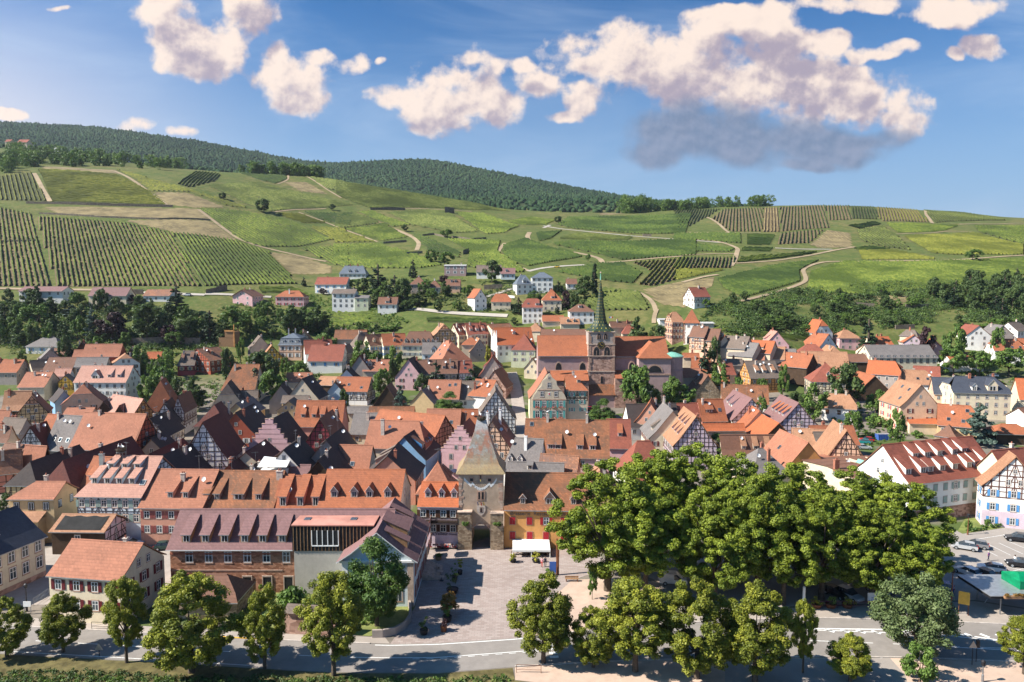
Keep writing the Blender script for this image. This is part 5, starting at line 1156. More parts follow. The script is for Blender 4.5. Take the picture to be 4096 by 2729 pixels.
H('B4',62,482,592,470,(200,800),12.5,'white walled house with a wide hipped red roof above the plane trees',wall='wh',roof='rd',kind='hip',hipk=.6,group=GT,he=5,Wd=13,wrows=1,dorm=[(GB,x,-1,.2,dict(roof='or'))for x in(-.3,.0,.3)],ant=1,chim=0)
H('B4',1212,406,1822,404,(1500,560),9,'long low brown roofed building with tan dormers',wall='be',roof='br',group=GT,he=4,win=False,dorm=[(SH,x,-1,.3,dict(roof='pe'))for x in(-.1,.12,.35)],chim=0)
H('B4',1472,572,1868,552,(1500,700),10,'house with a weathered dark grey hipped roof and twin brick chimneys',wall='be',roof='gy',kind='hip',hipk=.7,group=GT,he=5,Wd=11,win=False,chim=[(.48,-.45,1.4,M_BRICK),(.5,.1,1.4,M_BRICK)])
H('B4',2217,492,1912,352,(2290,600),11.5,'orange gable house with an arched window and a salmon roof',wall='or',roof='sa',group=GT,Lm=15,Wd=11,he=5,gwin=0,sky=[(.1,.5,1)],chim=0)
H('B5',318,356,172,240,(505,600),13.5,'half-timbered gable with bright blue shutters and a curved tan roof',wall='pc',roof='pe',timber='dk',tstep=1.1,group=GT,Lm=14,Wd=11.5,he=4.5,gshut='blue',gwin=3,wrows=1,chim=[(-.3,.1,1.6,M_REND)],tfrom=.6)
H('B4',2040,326,2150,380,(1990,400),8.5,'small tan tiled house beside the orange gable',wall='be',roof='pe',group=GT,win=False,turn=-20,Lm=9,Wd=8,he=4)
H('B4',2240,300,2400,196,(2260,330),8.5,'house with an orange roof next to the blue shuttered gable',wall='be',roof='or',group=GT,win=False,turn=0,Lm=12,Wd=9,he=4)
H('B5',-60,372,150,372,(60,470),8,'low grey tiled roof joined to the blue shuttered gable',wall='be',roof='gb',group=GT,win=False,chim=0)
H('B5',85,700,615,684,(300,755),7.5,'long low building with a red tile roof by the plane trees',wall='be',roof='sa',group=GT,win=False,chim=0)
H('B5',95,760,800,700,(400,850),8,'low brown slate roofed wing with green arched dormers and a brick chimney',wall='be',roof='br',group=GT,win=False,chim=[(-.48,-.3,1.8,M_BRICK,1.2)],dorm=[(GB,x,-1,.1,dict(roof='cu',w=.9,h=.8))for x in(.0,.33)])
# ---- outer quarter to the right
H('A5',60,120,-60,110,(140,225),11,'white house with a half-hipped orange roof at the foot of the slope',wall='wh',roof='ob',kind='halfl',group=GO,Lm=10,Wd=9,he=5,gwin=2,shut='grey')
H('A5',110,280,-20,270,(235,385),10.5,'pale blue white house with an orange half-hipped roof',wall='bl',roof='or',kind='halfl',group=GO,Lm=11,Wd=11,he=4.5,gwin=2)
HB('A5',232,475,460,'pinkish double house with a tan hipped roof',rot=0,Wd=10,he=5.5,hr=9,wall='pk',roof='pe',kind='hip',group=GO,wrows=2,nwin=3,chim=1)
H('A5',556,310,790,308,(620,410),9.5,'white gabled house with an orange red roof',wall='cr',roof='ob',group=GO,win=False,chim=[(.0,.1),(.2,.1)])
H('A5',512,402,680,400,(600,490),9,'cream house with a plain red roof in front of the white gabled one',wall='cr',roof='rd',group=GO,win=False,chim=0)
H('A5',682,420,1012,430,(850,490),8,'low house with a red roof edged in white',wall='wh',roof='rd',group=GO,win=False,chim=[(-.2,-.1)],dish=1)
H('A5',1092,292,1010,272,(1150,345),10,'lilac gable house with a salmon roof',wall='li',roof='or',group=GO,Lm=10,Wd=8.5,he=6.5,gwin=1)
H('A5',1300,330,1370,316,(1435,415),9.5,'lilac house with a red roof and a white winter garden',wall='li',roof='ob',group=GO,Lm=11,Wd=9.5,he=5,gwin=1,turn=60)
H('A5',950,228,1150,236,(1000,300),7.5,'low brown hipped bungalow under the slope',wall='be',roof='gb',kind='hip',group=GO,win=False)
H('A5',1838,182,1605,158,(1905,250),12,'white chalet with a timber clad gable and a red brown roof',wall='wh',roof='rd',group=GO,Lm=13,Wd=10.5,he=7.5,gwin=2,wrows=2)
H('A5',2115,180,1925,162,(2170,262),10.5,'grey gable house with a dark roof beside the white chalet',wall='gr',roof='gy',group=GO,Lm=12,Wd=9.5,he=6,gwin=1)
H('A5',2170,146,2290,150,(2130,205),10,'white gable house with a brown roof among dark firs',wall='wh',roof='gb',group=GO,Lm=11,Wd=9,he=6,turn=30,gwin=1)
H('A5',1965,335,2170,335,(2080,440),9.5,'white house with a half-hipped orange brown roof and roof lights',wall='wh',roof='or',kind='half',group=GO,turn=-12,Lm=13,Wd=10,he=4.5,sky=[(.1,.3,-1),(.35,.3,-1)])
H('A5',2270,330,2420,345,(2300,440),9,'red roofed house at the picture edge above the street trees',wall='wh',roof='or',group=GO,win=False,turn=-10,Lm=12,Wd=10)
H('A5',198,428,20,392,(285,510),12,'green house with a tan half-hipped roof',wall='gn',roof='pe',group=GO,Lm=11,Wd=11,he=6,gwin=2,style='white',kind='halfl')
HB('A5',600,1352,760,'long cream school hall with a grey roof and tall windows',rot=0,Wd=14,he=8,hr=13,wall='cr',roof='gy',group=GO,wrows=1,nwin=10,wsize=(1.2,3.0),style='dark',chim=0,name='school',cat='school')
H('A5',575,580,720,590,(470,700),12,'grey walled house with a half-hipped bright orange roof',wall='gr',roof='ob',kind='halfr',group=GO,Lm=12,Wd=11,he=7,gwin=2,wrows=2,turn=-35)
H('A5',640,760,390,690,(755,880),10,'barn with a big orange roof and a black open gable',wall='wd',roof='or',group=GO,Lm=16,Wd=12,he=4,win=False,name='barn',cat='barn',chim=0)
H('A5',930,690,1160,700,(850,780),10,'pale house with a mottled cream roof and two roof lights',wall='wh',roof='pe',group=GO,turn=-15,Lm=14,Wd=12,he=5,win=False,sky=[(-.1,.4,-1),(.15,.4,-1)],dish=2,kind='hipr')
H('A5',1090,645,1240,680,(1060,690),10,'small red roof with a white gable behind the mottled cream roof',wall='wh',roof='rd',group=GO,turn=-25,Lm=9,Wd=8,he=5,win=False)
H('A5',1172,862,905,795,(1320,1085),15.5,'tall cream house with red shutters and a red awning on its roof',wall='pc',roof='pe',group=GO,Lm=14,Wd=12.5,he=8.3,shut='red',gshut='wine',wrows=3,gwin=2,nwin=3,sky=[(.1,.75,1),(-.2,.3,1),(-.25,.7,1)],chim=[(.45,.0,1.0,M_BRICK)],detail=True)
H('A5',1300,775,1540,805,(1200,860),12,'cream house with a hipped slate roof beside the tall red shuttered house',wall='pc',roof='sl',group=GO,turn=-22,Lm=14,Wd=12,he=6.5,kind='hipr',wrows=2,sky=[(-.2,.3,-1),(.1,.3,-1)],chim=[(0,.05,1.0),(.3,.05,1.0)],style='stone')
HB('A5',1595,2265,1270,'big cream villa with slate roofs, gables and stone banded walls',rot=-10,Wd=13,he=9.5,hr=14.5,wall='cr',roof='sl',kind='half',group=GO,wrows=3,nwin=6,gwin=3,shut=None,closed=0,style='stone',name='villa',cat='villa',dorm=[(GB,-.12,-1,.12,dict(w=1.6,h=1.6,wall=M_WHITE)),(GB,.2,-1,.12,dict(w=3.2,h=2.0))],chim=[(-.1,-.1,1.2,M_BRICK),(.35,.1,1.2,M_BRICK)],detail=True)
H('A5',1720,800,1740,796,(1645,870),8.5,'small house with a peach hipped roof behind the big villa',wall='cr',roof='pe',kind='pyr',group=GO,Lm=10,Wd=9,he=4.5,win=False)
H('A5',2260,790,2420,760,(2120,960),13,'orange roofed house at the picture edge with a brick chimney',wall='cr',roof='ob',group=GO,Lm=14,Wd=12,he=6,turn=-20,chim=[(-.2,.1,1.4,M_BRICK)],dorm=[(SH,-.1,-1,.4,dict(w=1.8))],win=False)
HB('A5',80,560,1290,'white hipped roof cottage with brown shutters and a hedge',rot=-24,Wd=9.5,he=4.4,hr=8.8,wall='wh',roof='pe',kind='half',group=GO,wrows=1,nwin=3,gwin=2,L=11,shut='brown',closed=.5,style='dark',sky=[(-.1,.3,-1)],chim=[(-.1,0),(.2,0)])
H('A5',1372,1082,1560,1110,(1180,1215),11,'ochre yellow house with an orange half-hipped roof and a small red porch',wall='yl',roof='or',kind='halfr',group=GO,turn=-30,Lm=11,Wd=11,he=5.2,wrows=1,sky=[(-.25,.3,-1),(.1,.25,-1),(.2,.75,-1)],chim=[(-.2,0,1.4,M_REND)],dish=1,gwin=1)
H('A5',990,1206,1170,1200,(1100,1306),5.2,'low garage with a red tile roof',wall='be',roof='ob',group=GO,turn=-6,Lm=9,Wd=7,he=3,win=False,name='garage',cat='garage',chim=0)
H('A5',1460,1335,1470,1330,(1370,1405),6.0,'little pavilion with a pointed brown tile roof by the stone wall',wall='st',roof='br',kind='pyr',group=GO,Lm=6,Wd=6,he=2.5,win=False,name='pavilion',cat='pavilion',chim=0)
H('A5',1960,1310,2190,1330,(2000,1380),5.5,'brown round-ended shed with an orange roof under the blue cedar',wall='wd',roof='or',kind='hip',group=GO,turn=-8,Lm=11,Wd=8,he=3.2,win=False,name='shed',cat='shed',chim=0)
H('A5',2290,1130,2420,1120,(2300,1200),6,'low brown roofed garage beside the big villa',wall='wh',roof='br',group=GO,Lm=10,Wd=8,he=3,win=False,name='garage',cat='garage',chim=0)
H('A5',1440,490,1800,490,(1600,552),7,'white house with a red roof half hidden by street trees',wall='wh',roof='or',group=GO,turn=0,Lm=15,Wd=9,he=4,chim=0)
H('A5',300,510,500,512,(400,578),6.5,'brown roofed barn beside the long school hall',wall='wd',roof='br',group=GO,turn=-5,Lm=9,Wd=9,he=3.5,win=False,name='barn',cat='barn',chim=0)
H('A4',2100,395,2220,370,(2080,430),8,'pale house with a small red hipped roof below the vineyard strip',wall='wh',roof='rd',group=GO,Lm=11,Wd=9,he=4.5,turn=-15,kind='hip',win=False)
# ---- houses on the slope
def S(*a,**k):k.setdefault('group',GS);return HB(*a,**k)
S('A1',300,672,275,'white bungalow with a grey hipped roof and blue windows',Wd=11,he=3.4,hr=7.2,wall='wh',roof='gy',kind='hip',nwin=3,wrows=1,shut='blue')
S('C1',225,722,752,'long white house with a brown balcony under a plum roof',Wd=10,he=6.6,hr=8.8,wall='wh',roof='pl',wrows=1,nwin=5,lower=('wh',.1),name='house',style='dark',chim=0,ov=.9)
S('C1',1022,1450,790,'cream house with a plum roof, one dormer and a striped awning',Wd=10,he=5.6,hr=10.2,wall='cr',roof='pl',wrows=2,nwin=4,dorm=[(SH,-.3,-1,.15,dict(w=2.6,h=1.5,wall=M_REND))],chim=0)
S('C1',1645,1945,738,'low white house with a mottled orange violet roof',Wd=11,he=3.2,hr=6.6,wall='wh',roof='mx',wrows=1,nwin=3,chim=1)
S('C2',300,592,785,'pink gabled house with two balconies and a brown roof',front='gable',L=11,rot=-12,he=5.6,hr=8.8,wall='pk',roof='br',wrows=2,gwin=2,chim=[(-.2,.1),(.3,.1)],ov=.9,og=.8,style='white')
S('C2',812,1135,788,'pale house with an orange hipped roof and a white balcony canopy',Wd=10,he=5.2,hr=8.6,wall='pk',roof='or',kind='hip',wrows=2,nwin=4,shut='red',chim=[(-.1,-.5,1.8,M_WHITE)])
S('C2',1255,1640,655,'white house with a red roof and a white gable facing the valley',Wd=10,he=6.0,hr=10.4,wall='wh',roof='rd',rot=-6,wrows=2,nwin=4,gwin=2,shut='blue',chim=1)
S('C2',1545,1845,480,'white manor with a grey mansard roof and two red chimneys',Wd=10,he=3.6,hr=8.8,wall='wh',roof='sb',kind='hip',hipk=.5,wrows=1,nwin=6,dorm=[(GB,x,-1,.12,dict(w=1.3,wall=M_WHITE))for x in(-.12,.12)],chim=[(-.2,0,.9,M_BRICK),(.2,0,.9,M_BRICK)],name='manor',cat='manor',shut='grey')
S('C2',1462,1722,860,'tall white apartment house with a flat tan roof',Wd=10,he=10.6,hr=12.8,wall='wh',roof='gb',wrows=3,nwin=4,chim=1,name='apartment_house',cat='apartment house',style='dark',ov=.6)
S('C2',1722,1875,850,'low yellowish annex with a flat grey roof beside the white apartment house',Wd=8,he=7.5,hr=8.8,wall='lg',roof='gy',wrows=2,nwin=2,chim=0)
S('C2',1985,2200,880,'white house with a dark roof and an ivy covered gable',Wd=9,he=5.2,hr=9,wall='wh',roof='br',wrows=1,nwin=3,dorm=[(SH,.0,-1,.15,dict(w=2.2,wall=M_WHITE))],chim=1,rot=0)
S('C3',0,180,645,'grey house with a dark hipped roof above the gardens',Wd=10,he=5.4,hr=9.6,wall='gr',roof='br',kind='hip',wrows=2,nwin=3,chim=1)
S('C3',198,350,650,'small house with a pyramid brown roof and ivy walls',Wd=9,he=3.8,hr=8,wall='cr',roof='br',kind='pyr',wrows=1,nwin=2,chim=[(0,0,.8,M_WHITE)])
S('C3',405,572,640,'brown gabled house with two small roof dormers',Wd=9,he=4.2,hr=8,wall='pc',roof='br',wrows=1,nwin=2,dorm=[(GB,-.08,-1,.5),(GB,.18,-1,.5)],chim=0)
S('C3',395,640,445,'flat roofed modern house with brick walls and a white awning',Wd=10,he=6.6,hr=7.25,wall='vi',roof='gf',wrows=2,nwin=3,chim=1,wsize=(1.8,1.4),name='modern_house',style='white',ov=.3)
S('C3',765,1045,475,'white house with a brown roof half hidden by a big dark tree',Wd=10,he=4.2,hr=8.6,wall='wh',roof='gb',wrows=1,nwin=4,chim=1)
S('C3',1045,1205,485,'white annex with a plum roof and one white dormer',Wd=9,he=3.6,hr=7.2,wall='bl',roof='pl',wrows=1,nwin=3,dorm=[(GB,-.1,-1,.3,dict(wall=M_WHITE))],chim=1)
S('C3',648,878,850,'white house with a salmon roof and a bay window tower',Wd=11,he=7,hr=12,wall='wh',roof='or',front='gable',L=12,rot=22,wrows=3,gwin=2,shut=None,style='white',chim=0)
S('C3',935,1155,840,'cream cottage with an orange half-hipped roof',Wd=10,he=4.6,hr=8.8,wall='cr',roof='or',kind='half',wrows=2,nwin=3,chim=0)
S('C3',1182,1412,660,'white villa with a grey mansard roof above the curve of the lane',Wd=11,he=6,hr=11.4,wall='wh',roof='sb',kind='hip',hipk=.6,wrows=2,nwin=3,dorm=[(GB,.0,-1,.1,dict(w=2.2,h=1.8,wall=M_WHITE))],chim=1,name='villa',cat='villa',rot=12)
S('C3',1395,1640,640,'white modern villa with a tower and wide balconies',Wd=12,he=9,hr=12,wall='wh',roof='sb',kind='hip',wrows=3,nwin=4,wsize=(1.6,1.6),chim=0,name='villa',cat='villa',style='white')
S('C3',1292,1520,985,'white house with a red roof and stacked balconies',Wd=11,he=8,hr=12.4,wall='wh',roof='rd',kind='half',wrows=3,nwin=4,dorm=[(SH,.25,-1,.2,dict(w=2.0,wall=M_WHITE))],sky=[(-.2,.4)],chim=0)
S('C3',1520,1740,850,'ochre house with a tall orange pyramid roof and a white dormer',Wd=11,he=5.8,hr=11.6,wall='cr',roof='or',kind='pyr',wrows=2,nwin=3,dorm=[(SH,.05,-1,.15,dict(w=2.0,wall=M_WHITE))],chim=1)
S('C3',1832,2110,1000,'pale house with a plum brown hipped roof and a white balcony',Wd=11,he=6.4,hr=9.8,wall='wh',roof='br',kind='hip',wrows=2,nwin=4,dorm=[(SH,-.05,-1,.5,dict(w=1.6))],chim=0)
S('C3',1800,1915,605,'small dark roofed house among tall trees',Wd=8,he=3.5,hr=6.5,wall='wh',roof='br',wrows=1,nwin=2,chim=1)
S('D3',20,115,478,'white and half-timbered house with a pink roof on the terrace above the pointed gate',Wd=10,he=6.0,hr=10.8,wall='wh',roof='rd',timber='dk',tfrom=3.2,rot=20,wrows=2,nwin=2,chim=1)
S('C3',1525,1765,1025,'low house with a long pink red roof behind the church',Wd=9,he=2.6,hr=5.4,wall='be',roof='or',win=False,chim=0)
S('C3',1730,1945,1060,'low house with a tan orange roof and two little gables behind the church',Wd=10,he=2.8,hr=6,wall='be',roof='pe',win=False,dorm=[(GB,-.1,-1,.2),(GB,.25,-1,.2)],chim=0)
S('A4',512,620,185,'flat roofed white garage by the foot path',Wd=7,he=3,hr=3.4,wall='wh',roof='gf',win=False,chim=0,name='garage',cat='garage')
S('A4',968,1138,235,'long flat roofed cream garage behind the pointed gate',Wd=7,he=3.2,hr=3.6,wall='cr',roof='gf',win=False,chim=0,name='garage',cat='garage')
S('D1',120,185,238,'house with a red roof high up in the wood',d=980,Wd=12,he=6,hr=11,wall='be',roof='rd',win=False,chim=0)
S('D1',35,70,228,'small house with a red roof high up in the wood',d=990,Wd=9,he=5,hr=9,wall='be',roof='rd',win=False,chim=0)
S('D1',825,865,328,'white gabled house at the edge of the hill wood',d=985,Wd=10,he=6,hr=11,front='gable',wall='wh',roof='rd',win=False,chim=0)
S('D1',375,405,275,'white roofed house at the edge of the hill wood',d=985,Wd=9,he=5,hr=7,wall='wh',roof='gf',win=False,chim=0)
def mansard(t,x1,x2,yb,label,Wd,he,hm,hr,wall,roof,**k):
 p1=px(t,x1,yb);p2=px(t,x2,yb);m=hit((p1[0]+p2[0])/2,p1[1],0,100);L=(p2[0]-p1[0])/scale_at(m.y)
 r=empty('house',(m.x,m.y+Wd/2,m.z),0,label,'house',GT);b=MB();b.box(-L/2,L/2,-Wd/2,Wd/2,-3,he,WL[wall])
 for z in(he-3.3,he-.15):b.box(-L/2-.08,L/2+.08,-Wd/2-.1,Wd/2+.1,z,z+.22,M_SAND)
 b.build('wall',r);b=MB();rg=[[(s*(L/2-i),q*(Wd/2-i),z)for s,q in((-1,-1),(1,-1),(1,1),(-1,1))]for i,z in((-.5,he),(.0,he+.5),(.9,hm),(.7,hm+.05),(min(L,Wd)/2-.3,hr))]
 for A,B_ in zip(rg,rg[1:]):
  for i in range(4):b.face([A[i],A[(i+1)%4],B_[(i+1)%4],B_[i]],R[roof])
 b.face(rg[0][::-1],M_WOOD);b.face(rg[-1],R[roof]);ro=b.build('roof',r)
 for x in(-.3,.0,.3):
  b=MB();b.box(-.6,.6,0,1.6,0,1.6,M_WHITE);b.box(-.75,.75,-.2,1.7,1.6,1.75,R[roof]);d_=b.build('dormer',r,(x*L,-Wd/2+.25,he+.75));obj('window',WM1['white'],d_,(0,-.03,.2),0,(.8,1,1.2))
 for z in(he-2.4,he-5.6):
  for x in(-.32,0,.32):add_window(r,(x*L,-Wd/2-.03,z),0,1.1,1.8,'stone','white')
  for y in(-.28,.05):add_window(r,(-L/2-.03,y*Wd,z),-math.pi/2,1.0,1.7,'stone')
 for x in(-.25,.05):obj('chimney',chimney_mesh(M_ZINC,.5,.5,2.2),ro,(x*L,1.0,hr-.2))
mansard('A2',850,1112,350,'pink beige house with a slate blue mansard roof and three white dormers',12,7.2,10.4,12.6,'pc','sb')
rec_=[q for q in HOUSES if q[2]is WS][0]
for i in range(3):
 b=MB();w_=rec_[4]/3;y=-rec_[4]/2+w_*(i+.5);b.extr([(-rec_[3]/2-.3,y-w_*.45,0),(-rec_[3]/2-.3,y+w_*.45,0),(-rec_[3]/2-.3,y+w_*.45,rec_[5]-1),(-rec_[3]/2-.3,y,rec_[6]-.8),(-rec_[3]/2-.3,y-w_*.45,rec_[5]-1)],(.35,0,0),WL['wh']);b.build('fire_gable',WS)
def stepped(root,end=-1):
 rec=[h for h in HOUSES if h[2]is root][0];L,W_,he,hr=rec[3:]
 b=MB();n=7;hw=W_/2;x0=end*(L/2)-(.012 if end<0 else.49);x1=x0+.5
 for i in range(n):
  za=he-.4+(hr-he+.6)*i/n;zb=he-.4+(hr-he+.6)*(i+1)/n;yw=hw*(1-i/n)+.12
  b.box(x0,x1,-yw,yw,za,zb+.25,WL['pk'])
  for s in(-1,1):b.box(x0-.08,x1+.08,s*(yw-.7)if s>0 else-yw-.1,yw+.1 if s>0 else-(yw-.7),zb+.25,zb+.36,M_STONE)
 b.build('stepped_gable',root)
 o=root
for r_ in(SG,SG2):stepped(r_)
# ================================================================== trees, vineyards, woods
def leaf_mat(name,c,c2,trans=.2):
 m,nt,bs=new_mat(name)
 at=nd(nt,'ShaderNodeAttribute',attribute_name='tint');oi=nd(nt,'ShaderNodeObjectInfo').outputs['Random']
 k=mixc(nt,at.outputs['Fac'],(*c,1),(*c2,1));k=mixc(nt,mth(nt,'MULTIPLY',oi,.3),k,(*sc((c[0]*1.2,c[1],c[2]*.8),.7),1))
 lk(nt,k,bs.inputs['Base Color']);bs.inputs['Roughness'].default_value=.55;bs.inputs['Specular IOR Level'].default_value=.25
 tr=nd(nt,'ShaderNodeBsdfTranslucent');lk(nt,mixc(nt,1.0,k,(1.0,1.15,.5,1),'MULTIPLY'),tr.inputs[0])
 mx=nd(nt,'ShaderNodeMixShader');mx.inputs[0].default_value=trans
 lk(nt,bs.outputs[0],mx.inputs[1]);lk(nt,tr.outputs[0],mx.inputs[2]);lk(nt,mx.outputs[0],nt.nodes['Material Output'].inputs[0])
 return m
LM={'lime':leaf_mat('leaves_lime',(.065,.095,.012),(.36,.36,.04)),'plane':leaf_mat('leaves_plane',(.07,.115,.013),(.32,.37,.038)),'chest':leaf_mat('leaves_chestnut',(.04,.09,.02),(.15,.23,.045)),'mid':leaf_mat('leaves_mid',(.06,.12,.025),(.17,.25,.05)),'dark':leaf_mat('leaves_dark',(.034,.068,.022),(.11,.155,.045)),'silver':leaf_mat('leaves_silver',(.055,.09,.03),(.22,.27,.11)),'purple':leaf_mat('leaves_purple',(.03,.016,.02),(.085,.04,.045)),'blue':leaf_mat('needles_blue',(.05,.085,.07),(.15,.21,.17)),'fir':leaf_mat('needles_fir',(.016,.036,.018),(.045,.08,.03),.15),'yel':leaf_mat('leaves_yellow',(.22,.24,.03),(.42,.36,.05)),'rust':leaf_mat('leaves_rust',(.16,.09,.02),(.28,.16,.04))}
M_BARK=plain('bark',(.10,.075,.055),.95,0,.4,4)
def leaves(name,centers,radii,n_each,size,mat,seed,flat=.85,up=.35,tint=None):
 """quads spread over leaf clumps: centers (k,3), radii (k,)"""
 r=np.random.default_rng(seed);k=len(centers)
 cid=np.repeat(np.arange(k),n_each);n=len(cid)
 d=r.normal(size=(n,3));d/=np.linalg.norm(d,axis=1,keepdims=True)
 rad=radii[cid]*(r.random(n)**.5)
 p=centers[cid]+d*rad[:,None]*np.array([1,1,flat])
 nr=d+r.normal(size=(n,3))*.55+np.array([0,0,up]);nr/=np.linalg.norm(nr,axis=1,keepdims=True)
 a=np.cross(nr,r.normal(size=(n,3)));a/=np.linalg.norm(a,axis=1,keepdims=True);b=np.cross(nr,a)
 s=size*r.uniform(.6,1.3,n)[:,None]
 V=np.stack([p-a*s-b*s*.6,p+a*s-b*s*.6,p+a*s*.8+b*s*.7,p-a*s*.8+b*s*.7],1).reshape(-1,3)
 me=raw_mesh(name,V,np.arange(4*n).reshape(-1,4),[mat])
 ct=r.random(k)**1.5*.6 if tint is None else tint
 t=np.clip(ct[cid]+r.random(n)*.5-.02,0,1)
 at=me.attributes.new('tint','FLOAT','POINT');at.data.foreach_set('value',np.repeat(t,4).astype(np.float32))
 return me
def crown_pts(kind,k,r):
 """clump centres in a unit tree (height 1, half width .5 at most)"""
 out=[];rr=[]
 while len(out)<k:
  x,y=r.uniform(-.5,.5,2);z=r.uniform(0,1)
  q=math.hypot(x,y)*2
  if kind=='round':lo,f=.22,lambda t:math.sqrt(max(0,1-((t-.42)/.58)**2))if t>.42 else math.sqrt(max(0,1-((.42-t)/.46)**2))
  elif kind=='wide':lo,f=.24,lambda t:math.sqrt(max(0,1-((t-.5)/.5)**2))**.8
  elif kind=='oval':lo,f=.14,lambda t:(math.sin(math.pi*min(1,(t*.92+.06))**.8))**.8
  elif kind=='cone':lo,f=.06,lambda t:(1-t)**.85*1.0+.03
  elif kind=='cedar':lo,f=.12,lambda t:(1-t)**.7*(.65+.35*math.cos(t*30))
  elif kind=='column':lo,f=.03,lambda t:(1-t**3)*.9
  else:lo,f=0.0,lambda t:math.sqrt(max(0,1-t**2))
  if z<lo:continue
  t=(z-lo)/(1-lo);R_=f(t)
  if q>R_*.93:continue
  if q<R_*.45 and r.random()<.75 and t<.8:continue
  out.append((x,y,z));rr.append(1)
 P_=np.array(out)
 if kind in('round','oval','wide')and k>40:
  q=P_[r.choice(len(P_),max(7,k//8),False)]
  n_=np.argmin(((P_[:,None]-q[None])**2).sum(-1),1);P_=P_*.74+q[n_]*.26
  a=np.arctan2(P_[:,1],P_[:,0]);P_[:,:2]*=(1+.16*np.sin(3*a+r.uniform(0,6))+.1*np.sin(5*a+P_[:,2]*6))[:,None]
  lo_=P_[:,2].min();P_[:,2]=lo+(P_[:,2]-lo_)/(P_[:,2].max()-lo_)*(.97-lo);P_[:,:2]*=.47/np.abs(P_[:,:2]).max()
 return P_
PROTO={}
def proto(key,kind,mat,k,n_each,size,rad,seed,trunk=True,lean=.0,hh=10.0,ww=8.0):
 """tree of height 1 and width 1 (scaled where it stands): trunk with limbs, crown of leaf clumps"""
 r=np.random.default_rng(seed)
 C=crown_pts(kind,k,r);A=np.array([ww,ww,hh])
 C*=np.array([1,1,1]);rads=rad*r.uniform(.65,1.35,len(C))*(1 if kind not in('cone','cedar')else.8)
 P_=C*A;
 me=leaves('crown_'+key,P_,rads,n_each,size,LM[mat],seed+1,flat=.8 if kind not in('cone','cedar')else.45)
 root=bpy.data.objects.new('tree',None);COL.objects.link(root)
 b=MB();zt=hh*{'round':.35,'wide':.4,'oval':.3}.get(kind,.9);r0=hh*.018+.05
 if trunk:
  b.tube((0,0,-.5),(0.03*hh*lean,0,zt),r0*1.25,r0*.75,8,M_BARK)
  if kind in('round','wide','oval'):
   for i in np.argsort(-np.abs(r.normal(size=len(P_))))[:12]:
    q=Vector(P_[i]);b.tube((0.03*hh*lean,0,zt*r.uniform(.75,1.0)),tuple(q*.95),r0*.45,r0*.1,5,M_BARK)
  tm=b.mesh('trunk_'+key);obj('trunk',tm,root)
 obj('crown',me,root)
 note_kids(root)
 PROTO[key]=(root,hh,ww)
 root.location=(0,-400,-60)
proto('lime','oval','lime',210,270,.08,.56,1,hh=11,ww=8)
proto('lime_b','oval','lime',210,270,.08,.56,2,hh=11,ww=8)
proto('lime_c','round','lime',210,270,.08,.56,3,hh=11,ww=8)
proto('plane','oval','plane',330,290,.11,.74,4,hh=19,ww=14)
proto('plane_b','wide','plane',330,290,.11,.74,5,hh=19,ww=14)
proto('plane_c','round','plane',330,290,.11,.74,6,hh=19,ww=14)
proto('chest','oval','chest',130,260,.13,1.05,7,hh=14,ww=10)
proto('silver','oval','silver',130,260,.12,1.0,8,hh=12,ww=10)
proto('mid','round','mid',46,100,.24,1.0,9,hh=9,ww=8)
proto('mid_b','oval','mid',46,100,.24,1.0,10,hh=9,ww=8)
proto('dark','round','dark',46,100,.24,1.0,11,hh=9,ww=8)
proto('dark_b','oval','dark',46,100,.24,1.0,12,hh=10,ww=7)
proto('purple','round','purple',46,90,.24,1.0,13,hh=8,ww=8)
proto('fir','cone','fir',80,60,.26,.8,14,hh=14,ww=6)
proto('blue','cedar','blue',90,80,.25,.95,15,hh=12,ww=10)
proto('cypress','column','fir',40,60,.2,.45,16,hh=8,ww=1.8)
proto('bush','dome','mid',20,80,.16,.6,17,trunk=False,hh=2.2,ww=3)
proto('bush_dark','dome','dark',20,80,.16,.6,18,trunk=False,hh=2.2,ww=3)
proto('yel','oval','yel',30,80,.2,.7,19,hh=6,ww=4)
proto('rust','round','rust',36,90,.11,.4,20,hh=4,ww=3)
def tree_at(p,h,w,key,label,group=None,name='tree',cat='tree',rz=None):
 root,hh,ww=PROTO[key]
 o=copy_tree(root,p,rnd.uniform(0,6.28)if rz is None else rz,(w/ww,w/ww,h/hh))
 o.name=name;tag(o,label,cat,group);return o
def T(t,x,yt,yb,w,key,label,group=None,d=None,**k):
 u,vb=px(t,x,yb);_,vt=px(t,x,yt);p=hit(u,vb)
 if group=='trees among the houses' and d is None:d=p.y*.945
 if d is not None:p=Vector((slope(u,vb)[0]*d,d,0));p.z=tz1(p.x,p.y)
 s_=TILES[t][2];m=scale_at(p.y)
 h=CAMZ+slope(u,vt)[1]*p.y-p.z
 return tree_at((p.x,p.y,p.z),max(h,1),w*s_/m,key,label,group,**k)
GR,GPL='street trees along the ring road','plane trees of the square and car park'
T('E1',60,815,1352,450,'lime','small dark street tree on the bank, cut by the picture edge',GR)
T('E1',545,790,1312,450,'lime_b','street tree with a forked crown before the wine red shutters',GR)
T('E1',1090,655,1402,430,'lime_c','slender loose street tree at the corner of the salmon roofed house',GR)
T('E1',1650,590,1485,860,'lime','very broad bushy street tree hiding the bare brick wall',GR)
T('E2',75,720,1455,430,'lime_b','narrow street tree between the broad bushy tree and the twin-topped tree',GR)
T('E2',670,620,1512,640,'lime_c','twin-topped street tree in front of the garden wall',GR)
T('E2',1040,340,1085,590,'chest','tall dark green chestnut before the gabled end of the plum roofed building')
T('E3',270,630,1405,630,'lime_b','wide street tree alone by the zebra crossing',GR)
